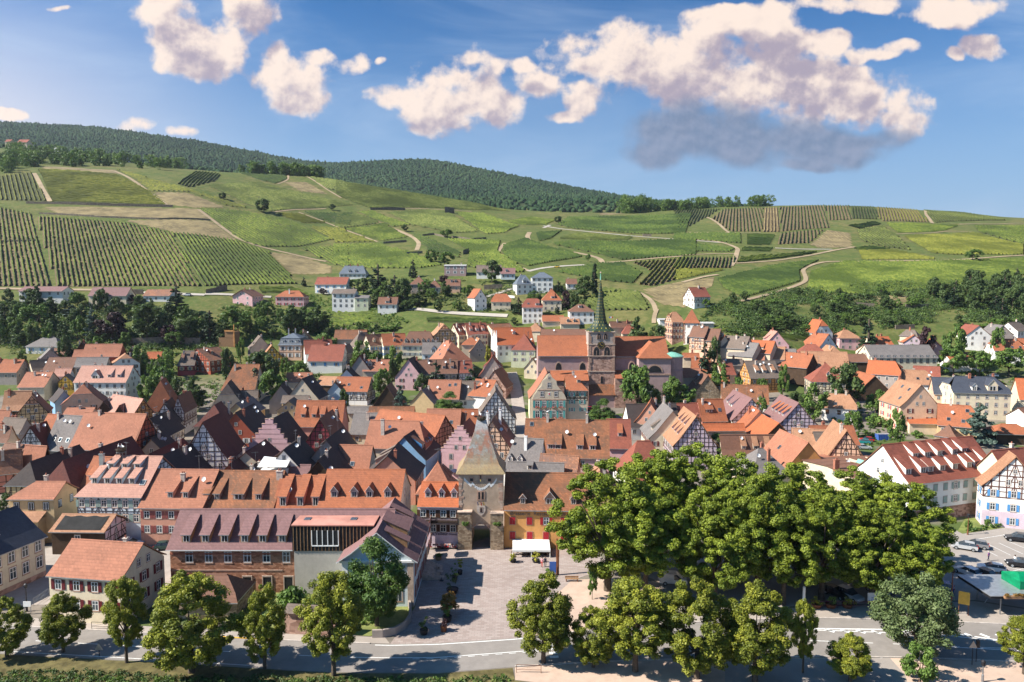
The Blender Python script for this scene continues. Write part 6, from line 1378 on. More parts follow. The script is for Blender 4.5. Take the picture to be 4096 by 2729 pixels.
T('E3',700,900,1440,470,'lime','low dark street tree joined to the wide tree by the crossing',GR)
T('E3',1060,690,1475,780,'lime_c','first of the three big merged street trees before the white van',GR)
T('E3',1590,640,1535,760,'lime','middle one of the three big merged street trees',GR)
T('E3',2090,690,1565,760,'lime_b','yellowish last one of the three big merged street trees',GR)
T('E4',300,850,1490,260,'lime_c','thin street tree at the end of the merged street trees',GR)
T('E4',1265,640,1345,690,'silver','big silvery lime tree standing alone between road and car park')
T('E4',705,1140,1562,430,'lime_b','young street tree on the asphalt lane by the parking line',GR)
T('E4',1310,1245,1575,280,'mid_b','sapling inside a steel tree guard')
T('E4',2200,985,1500,400,'lime_c','street tree at the picture edge by the zigzag markings',GR)
for i,(u,vt,vb,w)in enumerate([(2430,1835,2362,540),(2625,1800,2280,470),(2590,1960,2385,420),(2790,1775,2290,500),(2990,1815,2300,470),(3060,1900,2390,430),(3230,1850,2285,480),(3330,1960,2400,430),(3480,1870,2275,470),(3540,2000,2412,400),(3665,1930,2330,430),(3725,2090,2425,330),(2880,1960,2400,420),(3170,2010,2420,380)]):
 T('P',u-(u-2430)*.05,vt,vb,w*.9,('plane','plane_b','plane_c')[i*2%3 if i%4 else 0],'big leafy plane tree in the dense grove over the car park',GPL)
T('E3',690,632,858,90,'mid','small ball shaped tree tied to stakes on the pink pavement')
T('E2',310,755,960,240,'bush','round green bush in the garden by the concrete wall',name='bush',cat='bush')
T('E2',430,860,985,150,'bush','smaller loose bush beside the round bush in the walled garden',name='bush',cat='bush')
for t,x,yt,yb,w,key,lab in[('A1',760,70,240,170,'dark','dark round tree beside the white bungalow'),('A1',1080,85,185,200,'mid','bushy tree behind the large red roof'),('A1',260,262,320,110,'mid','small yellowish green tree left of the bungalow'),('A1',1610,190,330,200,'mid_b','tree behind the bright orange shed roof'),('A1',1900,215,340,180,'mid','tree beside the bright orange shed roof'),('A1',1760,335,460,120,'mid_b','garden tree between the white orange roofed house and the red timbered house'),('A1',1850,440,690,290,'mid','large garden tree beside the tall white pink roofed house'),('A1',1690,530,730,190,'mid_b','feathery garden tree close to the gable of the tall white house'),('A1',2030,545,720,170,'dark','dark garden tree above the lattice gable'),('A1',2240,565,800,280,'dark_b','big dark garden tree beside the steep brown hipped roof'),('A1',1920,260,400,140,'mid_b','slim tree before the red half-timbered house with yellow shutters'),('A2',250,225,470,170,'dark','dark tree in front of the striped brown roof'),('A2',640,265,600,420,'dark','very wide dark tree in the middle of the old town gardens'),('A2',585,430,700,90,'cypress','dark cypress at the edge of the very wide dark tree'),('A2',800,470,745,320,'mid','round bright green tree in the middle of the gable roofs'),('A2',405,90,210,100,'mid','small tree beside the wooden building shell'),('A2',920,320,420,120,'mid_b','small conifer below the mansard house'),('A2',1060,370,490,230,'mid','tree clump in the garden below the mansard house'),('A2',1800,130,370,240,'mid_b','airy tree in front of the yellow house with small dormers'),('A2',1990,245,350,230,'mid','low wide tree before the orange striped roof'),('A2',2170,195,330,200,'mid_b','tree before the cream mansard house'),('A2',1590,690,850,125,'dark','dark round tree beside the loggia'),('A2',2020,455,690,210,'mid','yellowish tree beside the pink gable with red shutters'),('A2',2240,595,830,210,'blue','blue spruce below the pink gable with red shutters'),('A2',1400,40,130,250,'mid','trees tall against the slope behind the broad red roof'),('A2',2150,340,460,110,'dark','small dark tree beside the orange striped roof'),('A3',300,300,590,250,'fir','dark conifer in front of the long brown roof'),('A3',730,350,590,250,'fir','dark conifer beside the tall blank grey gable'),('A3',140,520,650,200,'dark','dark bush at the foot of the conifer by the long brown roof'),('A3',445,710,940,330,'chest','dense green tree below the roof with solar panels'),('A3',900,150,235,75,'yel','bright yellow conifer near the white fire gables'),('A3',2215,790,1060,330,'chest','dark round tree beside the town hall'),('A4',270,650,1060,380,'mid','tall round tree against the church wall'),('A4',400,870,1095,310,'silver','silvery willow-like tree before the church'),('A4',650,770,1010,190,'mid_b','pale tree beside the apse'),('A4',740,815,1080,400,'mid','wide bright green tree before the apse'),('A4',1030,295,540,190,'fir','dark conifer in the gate street'),('A4',1150,330,480,160,'dark','dark tree beside the conifer in the gate street'),('A4',270,95,310,250,'dark_b','big dark yew behind the church roof'),('A4',500,180,315,230,'dark','low dark tree between church and red timbered house'),('A4',1200,620,810,210,'mid_b','feathery tree beside the orange walled house'),('A4',1400,780,865,130,'mid','small round tree before the orange walled house'),('A4',1690,795,875,140,'mid','small round tree at the corner of the orange walled house'),('A4',1930,635,830,130,'mid_b','tree by the peach roofed half-timbered house'),('A4',2290,860,1190,280,'mid_b','tall tree beside the red tent roof'),('A4',2070,950,1090,190,'dark','dark tree behind the slanted dormers'),('A4',1690,1000,1130,130,'mid_b','yellowish small tree behind the mauve roof'),('A5',290,635,1070,420,'dark','massive dark tree beside the orange barn'),('A5',650,925,1110,230,'mid','tree beside the tall red shuttered house'),('A5',410,1165,1350,210,'mid','tree in front of the white cottage'),('A5',900,1150,1450,200,'mid_b','light green tree by the blue container'),('A5',1830,1020,1460,430,'blue','big blue cedar before the cream villa'),('A5',570,50,320,260,'fir','wide spruce at the foot of the dry slope'),('A5',1240,205,330,190,'purple','dark purple tree behind the lilac house'),('A5',1540,190,480,250,'mid','tall tree beside the white chalet'),('B4',1150,385,650,350,'chest','bushy green tree before the blue timbered gable'),('B4',1390,470,650,190,'dark','dark tree beside the bushy green tree'),('B1',75,1080,1230,150,'dark','dark round shrub beside the ochre house'),('A5',1050,400,480,90,'mid_b','small conifer before the lilac house'),('A5',2050,210,330,150,'mid','loose tree before the grey gable house'),('A5',410,620,690,90,'dark','small dark tree before the brown barn')]:
 T(t,x,yt,yb,w,key,lab,'trees among the houses',**(dict(d=250+x*.012)if t=='A4' and x<760 and yb>900 else{}))
for x,yt,w in((1540,455,300),(1840,480,270),(2175,445,360)):
 T('A5',x,yt,770,w,'mid','trimmed street tree on the strip of grass by the school hall','trimmed street trees by the school hall')
for x,yt,yb,w,key,l in[(640,1205,1330,210,'bush','low hedge bush behind the white cottage'),(610,1305,1360,70,'bush_dark','clipped ball bush by the parking place'),(750,1275,1350,90,'bush','small yellowish bush by the parking place'),(1130,1390,1470,130,'bush','round bush below the stone wall')]:
 T('A5',x,yt,yb,w,key,l,name='bush',cat='bush')
for t,x,yt,yb,w,key,lab in[('C1',2030,500,880,260,'fir','tall black fir beside the low white house'),('C1',1290,870,1190,330,'purple','large copper beech in the gardens'),('C1',1690,780,1200,420,'dark','giant dark tree in the gardens below the low white house'),('C1',1940,1010,1200,240,'purple','smaller purple tree in front of the giant dark tree'),('C1',420,780,1060,330,'mid','green tree in the garden below the long white house'),('C1',1060,770,1170,200,'blue','tall bluish cedar in the gardens'),('C1',60,830,1050,180,'fir','dark fir at the picture edge in the gardens'),('C1',900,640,780,180,'mid','yellow green tree beside the cream house with the awning'),('C1',830,760,900,260,'blue','wide blue cedar below the yellow green tree'),('C1',2160,820,1190,260,'dark_b','ivy clad dark tree beside the purple tree'),('C1',1505,660,760,110,'purple','small purple tree beside the orange blossom'),('C2',60,800,1190,220,'fir','tall dark fir above the wooden building shell'),('C2',380,830,1130,340,'mid','bright rounded tree below the pink house with balconies'),('C2',1000,780,1090,300,'dark_b','loose dark pine grove tree below the orange hipped house'),('C2',1160,800,1100,260,'dark_b','pine with an open trunk in the middle of the grove'),('C2',1330,790,1080,240,'dark_b','pine at the end of the grove before the white apartment house'),('C2',1355,585,660,80,'purple','little purple tree before the white gable'),('C2',1135,440,560,70,'fir','slim fir beside the dry meadow'),('C2',1990,270,660,260,'fir','tall dark fir behind the manor'),('C2',2180,400,720,220,'fir','broad dark fir beside the tall fir of the manor'),('C2',1820,470,650,180,'dark','dark tree below the manor'),('C2',2010,560,720,170,'mid_b','light green birch among the firs'),('C2',2280,480,800,200,'dark','dense dark tree by the lane among the firs'),('C2',1690,485,600,110,'mid','tree right of the red roofed white house'),('C2',1810,690,830,110,'mid_b','tree before the yellowish annex'),('C3',35,220,460,110,'fir','tall fir beside the flat roofed modern house'),('C3',940,270,520,220,'dark','big dark tree covering the white house on the slope'),('C3',400,170,330,180,'mid','olive tree clump above the modern house'),('C3',250,140,290,160,'mid_b','olive green bush above the modern house'),('C3',390,440,530,130,'purple','purple tree before the modern house'),('C3',660,550,690,160,'mid','round tree above the white house with the bay'),('C3',1430,610,760,190,'chest','dense round tree below the white villa'),('C3',1245,660,880,150,'fir','dark spruce beside the cream cottage'),('C3',1700,480,640,140,'fir','dark fir behind the ochre house'),('C3',1790,620,830,110,'purple','purple black tree beside the ochre house'),('C3',1880,620,830,140,'dark_b','dark tree left of the plum brown hipped house'),('C3',2000,450,700,230,'dark','big dark tree behind the spire'),('C3',2115,290,660,70,'cypress','very tall thin poplar beside the spire'),('C3',1690,740,880,60,'fir','small fir before the ochre house'),('C3',2040,190,280,60,'mid','single tree by the bend of the track'),('C3',1200,920,1010,90,'dark','dark bush on the bank below the lane'),('C3',330,720,860,120,'dark','dark bush by the bend of the lane'),('C3',540,720,840,100,'mid_b','light green bush by the lane'),('C3',100,680,780,200,'dark','dark thicket at the bend of the lane'),('D1',1820,600,690,110,'dark','single round tree in the middle of the vineyard'),('D1',1540,555,600,60,'dark','small bush in the vineyard'),('D1',2290,632,675,50,'dark','small round bush by the vineyard track'),('D2',205,285,328,60,'dark','single tree on the crest of the vineyard hill'),('D2',440,600,650,50,'dark','small dark bush at the track junction'),('D2',720,635,690,90,'mid','bush on the terrace wall'),('D2',1500,545,590,60,'dark','dark bush beside the upper lane'),('D3',1142,245,290,62,'mid','pair of trees alone in the wide vineyard'),('D3',97,440,478,32,'mid','yellow green shrub beside the terrace house'),('D3',197,415,462,34,'dark','dark round tree right of the terrace house')]:
 T(t,x,yt,yb,w,key,lab,'trees on the slope')
def scatter(poly,n,keys,hr_,wr_,label,group,name='tree',cat='tree',mind=.0):
 xs=[p[0]for p in poly];ys=[p[1]for p in poly];c=0;tries=0;got=[]
 while c<n and tries<n*60:
  tries+=1
  u=rnd.uniform(min(xs),max(xs));v=rnd.uniform(min(ys),max(ys));ins=False
  for(x0,y0),(x1,y1)in zip(poly,poly[1:]+poly[:1]):
   if(y0>v)!=(y1>v)and u<(x1-x0)*(v-y0)/(y1-y0)+x0:ins=not ins
  if not ins:continue
  p=hit(u,v)
  if any((p-q).length<mind for q in got):continue
  got.append(p);k_=rnd.choice(keys);bu=k_.startswith('bush');tree_at(tuple(p),rnd.uniform(*hr_)*(.6 if bu else 1),rnd.uniform(*wr_),k_,('low bush between the '+group.split(' of the ')[-1]if 'bushy' not in label else label.replace('bushy tree','low bush'))if bu else label,group.replace('trees','bushes')if bu else group,'bush' if bu else name,'bush' if bu else cat);c+=1
scatter([(0,1222),(240,1225),(640,1235),(760,1260),(900,1345),(900,1385),(0,1395)],50,['dark','dark_b','mid','mid_b','dark'],(6,12),(5,9),'broadleaf tree in the dark gardens below the vineyards','trees of the garden slope',mind=4)
scatter([(860,1230),(1100,1250),(1330,1340),(1290,1360),(900,1370)],18,['mid','mid_b','dark'],(4,8),(4,7),'small tree on the dry terraces behind the mansard house','trees of the terraces',mind=4)
scatter([(1500,1180),(1640,1170),(1900,1190),(1900,1250),(1700,1240),(1500,1260)],16,['dark','dark_b','mid'],(5,9),(5,8),'dark tree in the gardens between the hillside villas','trees between the villas',mind=4)
scatter([(2960,1200),(3180,1165),(3560,1170),(3700,1215),(3740,1290),(3300,1335),(3000,1330)],70,['mid','dark','bush','dark','mid_b','bush_dark'],(2.5,6.5),(3.5,7),'bushy tree on the overgrown terraces right of the pointed gate','trees of the overgrown terraces',mind=3)
scatter([(3690,1160),(4120,1130),(4130,1270),(3900,1270),(3740,1225)],46,['dark','dark_b','fir','dark'],(7,13),(6,9),'dark tree of the small wood at the picture edge','trees of the small wood',mind=3.5)
def woods(zones):
 C=[];R_=[]
 for poly,n,(h0,h1)in zones:
  xs=[p[0]for p in poly];ys=[p[1]for p in poly];c=0
  while c<n:
   u=rnd.uniform(min(xs),max(xs));v=rnd.uniform(min(ys),max(ys));ins=False
   for(x0,y0),(x1,y1)in zip(poly,poly[1:]+poly[:1]):
    if(y0>v)!=(y1>v)and u<(x1-x0)*(v-y0)/(y1-y0)+x0:ins=not ins
   if not ins:continue
   p=vhit(u,v,1080);h=rnd.uniform(h0,h1);w=h*rnd.uniform(.35,.55);c+=1
   for _ in range(34):
    a=rnd.uniform(0,6.28);q=rnd.random()**.6*w;zz=rnd.uniform(.05,1)
    q*=math.sqrt(max(.1,1-(zz*2-1)**2*.8));C.append((p.x+math.cos(a)*q,p.y+math.sin(a)*q,p.z+zz*h));R_.append(h*.16)
 obj('hill_wood',leaves('hill_wood',np.array(C),np.array(R_),30,.5,LM['mid'],77,flat=.9))['kind']='stuff'
def vhit(u,v,dmax):
 for _ in range(40):
  p=hit(u,v)
  if p.y<dmax:return p
  v+=2.5
 return p
woods([([(0,640),(60,600),(330,600),(520,640),(760,655),(740,690),(500,672),(150,668),(0,705)],120,(7,15)),([(955,668),(1010,650),(1180,640),(1290,668),(1300,690),(1130,685)],46,(9,15)),([(2490,830),(2560,815),(2600,820),(2600,850),(2500,850)],16,(14,24)),([(2620,822),(3080,820),(3080,826),(2620,834)],40,(9,15))])
scatter([(1200,1340),(1640,1300),(1660,1320),(1500,1330),(1230,1355)],14,['mid','bush','dark'],(2.5,5),(3,6),'bush at the upper edge of the old town','bushes at the upper edge of the town','bush','bush',mind=3)
scatter([(3780,1290),(4090,1280),(4090,1330),(3900,1330)],10,['mid','bush','dark'],(3,6),(4,6),'garden tree between the houses under the small wood','garden trees of the outer quarter',mind=4)
def drop_protos():
 for r_,_,_ in PROTO.values():
  for ch in list(r_.children):bpy.data.objects.remove(ch)
  bpy.data.objects.remove(r_)
  # ---- vineyards
def vine_mat(name,c,c2):
 m,nt,bs=new_mat(name);co=coords(nt)
 f=noise(nt,.33,5,.75,co);g=noise(nt,.02,4,.65,co)
 k=mixc(nt,ramp(nt,f,.4,.6),(*c,1),(*c2,1));k=mixc(nt,ramp(nt,g,.4,.62),k,(*sc((c[0]*.9,c[1]*.9,c[2]),.75),1))
 lk(nt,k,bs.inputs['Base Color']);bs.inputs['Roughness'].default_value=.8;bs.inputs['Specular IOR Level'].default_value=.1
 return m
VM={'a':vine_mat('vines_green',(.062,.092,.016),(.135,.16,.03)),'b':vine_mat('vines_yellow_green',(.095,.108,.018),(.165,.165,.03)),'c':vine_mat('vines_deep_green',(.036,.062,.014),(.08,.108,.022)),'d':vine_mat('vines_pale',(.075,.098,.023),(.145,.162,.044)),'s':vine_mat('straw_rows',(.26,.20,.09),(.34,.27,.13))}
VSOIL={'a':plain('vine_soil_green',(.06,.065,.022),.95,0,.4,.3),'e':plain('vine_soil_earth',(.15,.11,.055),.95,0,.35,.3),'t':plain('dry_meadow',(.20,.155,.075),.95,0,.45,.08)}
def vhit(u,v,dmax):
 for _ in range(40):
  p=hit(u,v)
  if p.y<dmax:return p
  v+=2.5
 return p
def vineyard(t,poly,row,m='a',sp=2.3,hw_=.42,ht=1.35,soil='a',dmax=1040,step=None,name='vineyard'):
 j_=lambda x:x+rnd.uniform(10,90)/(1.8 if t=='D3' else 1)*(1 if x>1000 else-1)if(x in(0,-2)and t in('D2','D3'))or(x in(2354,2362)and t in('D1','D2'))else x
 P_=[vhit(*px(t,j_(x),y),dmax)for x,y in poly]
 a=vhit(*px(t,*row[:2]),dmax);b_=vhit(*px(t,*row[2:]),dmax);dv=(b_-a);dv.z=0;dv.normalize()
 ex=np.array([dv.x,dv.y]);ey=np.array([-dv.y,dv.x])
 Q=np.array([[p.x,p.y]for p in P_]);X=Q@ex;Y=Q@ey
 dm=float(np.mean(Q[:,1]));st=step or(2.0 if dm<620 else 3.0)
 if dm>560 and name=='vineyard':sp=max(sp,3.3)
 V=[];Fq=[];MI=[];base=0;r=np.random.default_rng(len(poly)+int(abs(X[0])*10)%1000)
 y=math.ceil(Y.min()/sp)*sp
 while y<Y.max():
  xs=[]
  for i in range(len(X)):
   j=(i+1)%len(X)
   if(Y[i]>y)!=(Y[j]>y):xs.append(X[i]+(X[j]-X[i])*(y-Y[i])/(Y[j]-Y[i]))
  xs.sort()
  for x0,x1 in zip(xs[::2],xs[1::2]):
   if x1-x0<3:continue
   n=max(2,int((x1-x0)/st)+1);s=np.linspace(x0+.6,x1-.6,n)
   yj=y+r.normal(size=n)*.08;h=ht*r.uniform(.7,1.25,n);w=hw_*r.uniform(.6,1.4,n)
   gap=r.random(n)<.04;h[gap]*=.35;w[gap]*=.4
   def pt(off,hh_):
    xy=s[:,None]*ex+(yj+off)[:,None]*ey
    return np.stack([xy[:,0],xy[:,1],terr(xy[:,0],xy[:,1])+hh_],1)
   ring=np.stack([pt(-w,np.full(n,-.1)),pt(-w*.9,h*.75),pt(r.normal(size=n)*.12,h),pt(w*.9,h*.75),pt(w,np.full(n,-.1)),pt(np.full(n,-sp/2),np.full(n,.14)),pt(np.full(n,sp/2),np.full(n,.14))],1)
   V.append(ring.reshape(-1,3));k=np.arange(n-1)[:,None]*7+np.array([0,1,2,3,5])[None,:]
   k=(k+base).ravel();Fq.append(np.stack([k,k+7,k+8,k+1],1));MI.append(np.tile([0,0,0,0,1],n-1));base+=n*7
  y+=sp
 if not V:return
 o=obj(name,raw_mesh(name,np.concatenate(V),np.concatenate(Fq),[VM[m],VSOIL[soil]],np.concatenate(MI)));o['kind']='stuff'
VY=[('D1',[(-250,640),(0,655),(225,705),(365,1200),(-250,1210)],(250,740,385,1190),'a',2.6,'e'),('D1',[(250,715),(530,738),(860,760),(1190,832),(1385,1203),(395,1205)],(900,780,1110,1190),'a',2.5,'e'),('D1',[(1200,832),(1640,890),(1850,960),(2060,1185),(1400,1203)],(1350,900,1560,1190),'a',1.7,'a'),('D1',[(-200,440),(0,440),(215,415),(325,612),(-200,605)],(60,450,95,600),'b',2.6,'a'),('D1',[(258,395),(800,432),(1040,550),(1145,635),(360,620)],(300,500,900,520),'b',2.0,'a'),('D1',[(800,395),(1100,480),(1400,560),(1730,662),(1580,650),(1320,553),(1040,545)],(900,430,1300,550),'b',2.2,'a'),('D1',[(1372,660),(1700,682),(2050,762),(2280,880),(2060,928),(1800,928),(1665,888)],(1500,700,1850,900),'a',1.8,'a'),('D1',[(1430,505),(1780,480),(2100,560),(2354,640),(2230,658),(1880,682),(1720,640)],(1600,520,2000,640),'d',1.9,'a'),('D1',[(1650,420),(1960,412),(1985,460),(1900,492),(1780,465)],(1700,430,1880,480),'c',2.4,'a'),('D1',[(1995,422),(2240,422),(2354,442),(2354,555),(2250,528),(2110,442)],(2100,430,2300,530),'d',2.2,'a'),('D1',[(1350,408),(1520,422),(1500,470),(1420,492),(1310,520),(1225,495)],(1400,420,1300,500),'a',2.4,'a'),('D1',[(2085,682),(2354,692),(2354,785),(2210,740)],(2150,690,2330,770),'c',2.2,'a'),('D1',[(1900,700),(2070,700),(2250,765),(2100,765),(2000,735)],(1920,705,2200,760),'b',2.4,'a'),('D2',[(0,738),(250,735),(480,792),(700,882),(540,905),(170,905),(0,868)],(50,760,400,880),'a',1.7,'a'),('D2',[(0,280),(330,358),(620,402),(900,452),(1180,512),(900,500),(200,488),(0,398)],(100,330,900,480),'d',2.1,'a'),('D2',[(110,515),(210,508),(480,605),(365,618)],(150,515,420,605),'a',2.2,'a'),('D2',[(330,522),(560,504),(720,508),(950,650),(800,660),(490,605)],(420,530,800,640),'d',2.1,'a'),('D2',[(780,515),(980,522),(1230,612),(1130,660),(1005,668),(955,640)],(850,530,1100,640),'a',2.1,'a'),('D2',[(30,632),(300,592),(460,690),(285,714)],(100,640,380,690),'a',2.0,'a'),('D2',[(0,650),(80,665),(240,722),(0,725)],(0,660,200,715),'b',2.2,'a'),('D2',[(515,692),(600,685),(825,790),(815,835),(620,790)],(560,700,780,810),'c',2.2,'a'),('D2',[(735,702),(1100,712),(1080,790),(1245,892),(1270,930),(1100,940),(870,890),(885,790)],(800,730,1150,900),'a',1.7,'a'),('D2',[(1115,742),(1270,695),(1400,745),(1590,792),(1665,825),(1290,892),(1190,858),(1115,800)],(1180,750,1500,840),'c',2.1,'a'),('D2',[(1345,660),(1525,642),(1450,700),(1365,720)],(1360,660,1480,690),'c',2.2,'a'),('D2',[(1490,602),(1560,552),(1800,546),(2362,520),(2362,664),(2000,664),(1600,630)],(1800,560,2100,650),'c',3.2,'a'),('D2',[(1150,580),(1300,552),(1480,575),(1420,600),(1250,605)],(1200,570,1400,600),'a',2.4,'a'),('D2',[(1445,735),(1640,712),(2000,718),(2362,702),(2362,812),(1930,848),(1810,815),(1600,770)],(1700,730,2000,830),'c',2.6,'a'),('D2',[(1500,700),(1620,665),(2015,690),(1980,708),(1650,705)],(1560,680,1900,705),'d',2.3,'a'),('D2',[(1490,930),(1780,872),(1940,866),(2080,940),(2020,1008),(1900,1000)],(1650,890,1950,980),'c',2.3,'a'),('D2',[(2005,862),(2354,832),(2354,950),(2150,1028),(2065,1018),(2130,912)],(2250,850,2120,1010),'b',2.8,'e'),('D2',[(1690,1120),(1820,1042),(2060,1072),(2130,1195),(1710,1200)],(1760,1080,2030,1180),'d',2.6,'a'),('D2',[(1325,490),(1345,467),(1510,467),(1525,518),(1400,510)],(1340,475,1510,490),'d',3.5,'a'),('D2',[(880,432),(900,418),(1010,420),(990,455)],(900,425,1000,440),'d',4,'a'),('D2',[(2130,445),(2220,448),(2220,480),(2140,482)],(2170,450,2175,480),'d',4,'a'),('D3',[(0,182),(230,182),(232,222),(60,208),(0,205)],(60,185,150,210),'c',3,'a'),('D3',[(165,86),(318,81),(315,174),(192,174),(112,122)],(240,90,245,170),'c',3.6,'e'),('D3',[(322,82),(378,80),(378,176),(320,176)],(350,85,351,170),'s',2.4,'e'),('D3',[(384,78),(560,66),(578,160),(387,175)],(470,75,476,165),'c',3.6,'e'),('D3',[(562,65),(655,63),(668,127),(574,130)],(605,66,615,125),'c',3.6,'e'),('D3',[(660,62),(755,62),(773,126),(672,124)],(700,64,712,122),'c',2.8,'a'),('D3',[(762,63),(922,67),(970,138),(782,134)],(840,66,862,132),'b',3.2,'e'),('D3',[(945,68),(1100,95),(1280,130),(995,140)],(1000,80,1060,136),'d',2.4,'a'),('D3',[(382,182),(558,166),(500,220),(372,226)],(440,180,436,222),'c',3.0,'e'),('D3',[(252,187),(368,188),(345,228),(252,226)],(260,205,350,208),'c',2.4,'a'),('D3',[(690,168),(788,152),(850,192),(900,248),(790,234),(702,210)],(720,170,820,232),'d',2.2,'a'),('D3',[(872,192),(1150,178),(1345,228),(1345,266),(1070,266),(985,260)],(950,200,1200,255),'b',2.0,'a'),('D3',[(802,142),(1090,152),(1040,170),(850,180)],(850,150,1000,170),'a',2.4,'a'),('D3',[(692,250),(830,246),(1005,284),(705,286)],(720,255,950,280),'b',2.2,'a'),('D3',[(138,362),(330,312),(548,284),(462,330),(468,370),(240,436),(160,395)],(200,360,400,400),'c',2.1,'a'),('D3',[(505,332),(640,292),(880,295),(1400,280),(1400,335),(1180,383),(1000,398),(750,425),(490,408)],(600,320,900,400),'a',1.9,'a'),('D3',[(217,297),(232,277),(540,252),(500,264),(350,285)],(240,285,450,265),'a',2.4,'a'),('D3',[(0,277),(213,277),(190,318),(0,320)],(100,280,85,318),'c',2.6,'e'),('D3',[(0,326),(180,324),(90,342),(0,368)],(20,330,100,340),'b',2.4,'a'),('D3',[(1152,152),(1400,150),(1400,235),(1172,178)],(1200,155,1340,220),'a',2.2,'a'),('D3',[(0,216),(210,242),(188,254),(0,254)],(20,220,150,250),'c',2.6,'a'),('D3',[(235,238),(360,240),(345,252),(230,252)],(240,245,350,247),'c',2.4,'a'),('D3',[(650,150),(760,135),(785,145),(700,165)],(660,155,770,142),'c',2.2,'a'),('D3',[(670,240),(750,232),(830,244),(690,246)],(680,240,810,243),'c',2.2,'a'),('D3',[(-2,100),(0,82),(148,87),(98,118),(0,170)],(60,88,20,160),'c',3,'a'),('D1',[(2080,935),(2354,905),(2354,1085),(2240,1020)],(2150,940,2300,1040),'a',2.2,'a'),('D1',[(2130,782),(2354,800),(2354,890),(2290,880)],(2180,800,2330,870),'b',2.2,'a'),('D2',[(0,520),(100,520),(340,618),(280,590),(20,625),(0,620)],(20,540,250,600),'d',2.3,'a'),('C2',[(1430,840),(1740,870),(1990,870),(2150,990),(2080,1020),(1880,980),(1480,1040)],(1500,880,1850,930),'a',2.2,'a'),('C3',[(170,925),(480,935),(1120,950),(1130,990),(880,992),(200,985)],(250,950,1000,970),'c',2.0,'a'),('A4',[(1080,250),(1300,265),(1620,300),(1900,330),(2250,370),(2250,330),(1950,290),(1400,230),(1150,215)],(1200,240,1700,290),'a',1.8,'a'),('C2',[(600,575),(880,580),(1080,600),(1250,690),(900,640),(650,640)],(650,590,1000,620),'a',2.4,'a'),]
for t_,p_ in[('D1',[(1060,552),(1300,556),(1560,658),(1370,660),(1150,640)]),('D1',[(300,655),(1190,662),(1370,670),(1460,740),(1100,738),(400,700)]),('D1',[(850,745),(1460,752),(1640,885),(1420,870),(1180,825)]),('D1',[(1850,962),(2080,990),(2290,1060),(2290,1110),(2010,1115)]),('D1',[(290,378),(800,400),(830,425),(300,395)]),('D1',[(1950,480),(2110,480),(2260,565),(2080,545)]),('D2',[(110,520),(150,560),(480,690),(500,670),(360,625)]),('D2',[(2080,1050),(2354,990),(2354,1180),(2190,1150)]),('D3',[(0,378),(130,350),(120,390),(20,440),(0,460)]),('D3',[(570,168),(660,180),(668,236),(545,240),(500,225)]),('D2',[(1780,540),(1790,500),(1950,465),(1960,500)]),('D3',[(600,430),(900,425),(1000,440),(760,470),(620,460)])]:
 vineyard(t_,p_,(*p_[0],*p_[2]),'s',3.0,hw_=.5,ht=.16,soil='t',name='dry_meadow')
for t_,p_,r_,m_,s_,so_ in VY:vineyard(t_,p_,r_,m_,max(s_*(1.0 if s_>2.25 else 1.3),2.5),soil=so_,dmax=1900 if(t_=='D2' and p_[0][1]<495 and p_[0][0]>800)else 1040,hw_=.42 if s_>2.25 else.5,ht=1.5 if s_>2.25 else 1.35)
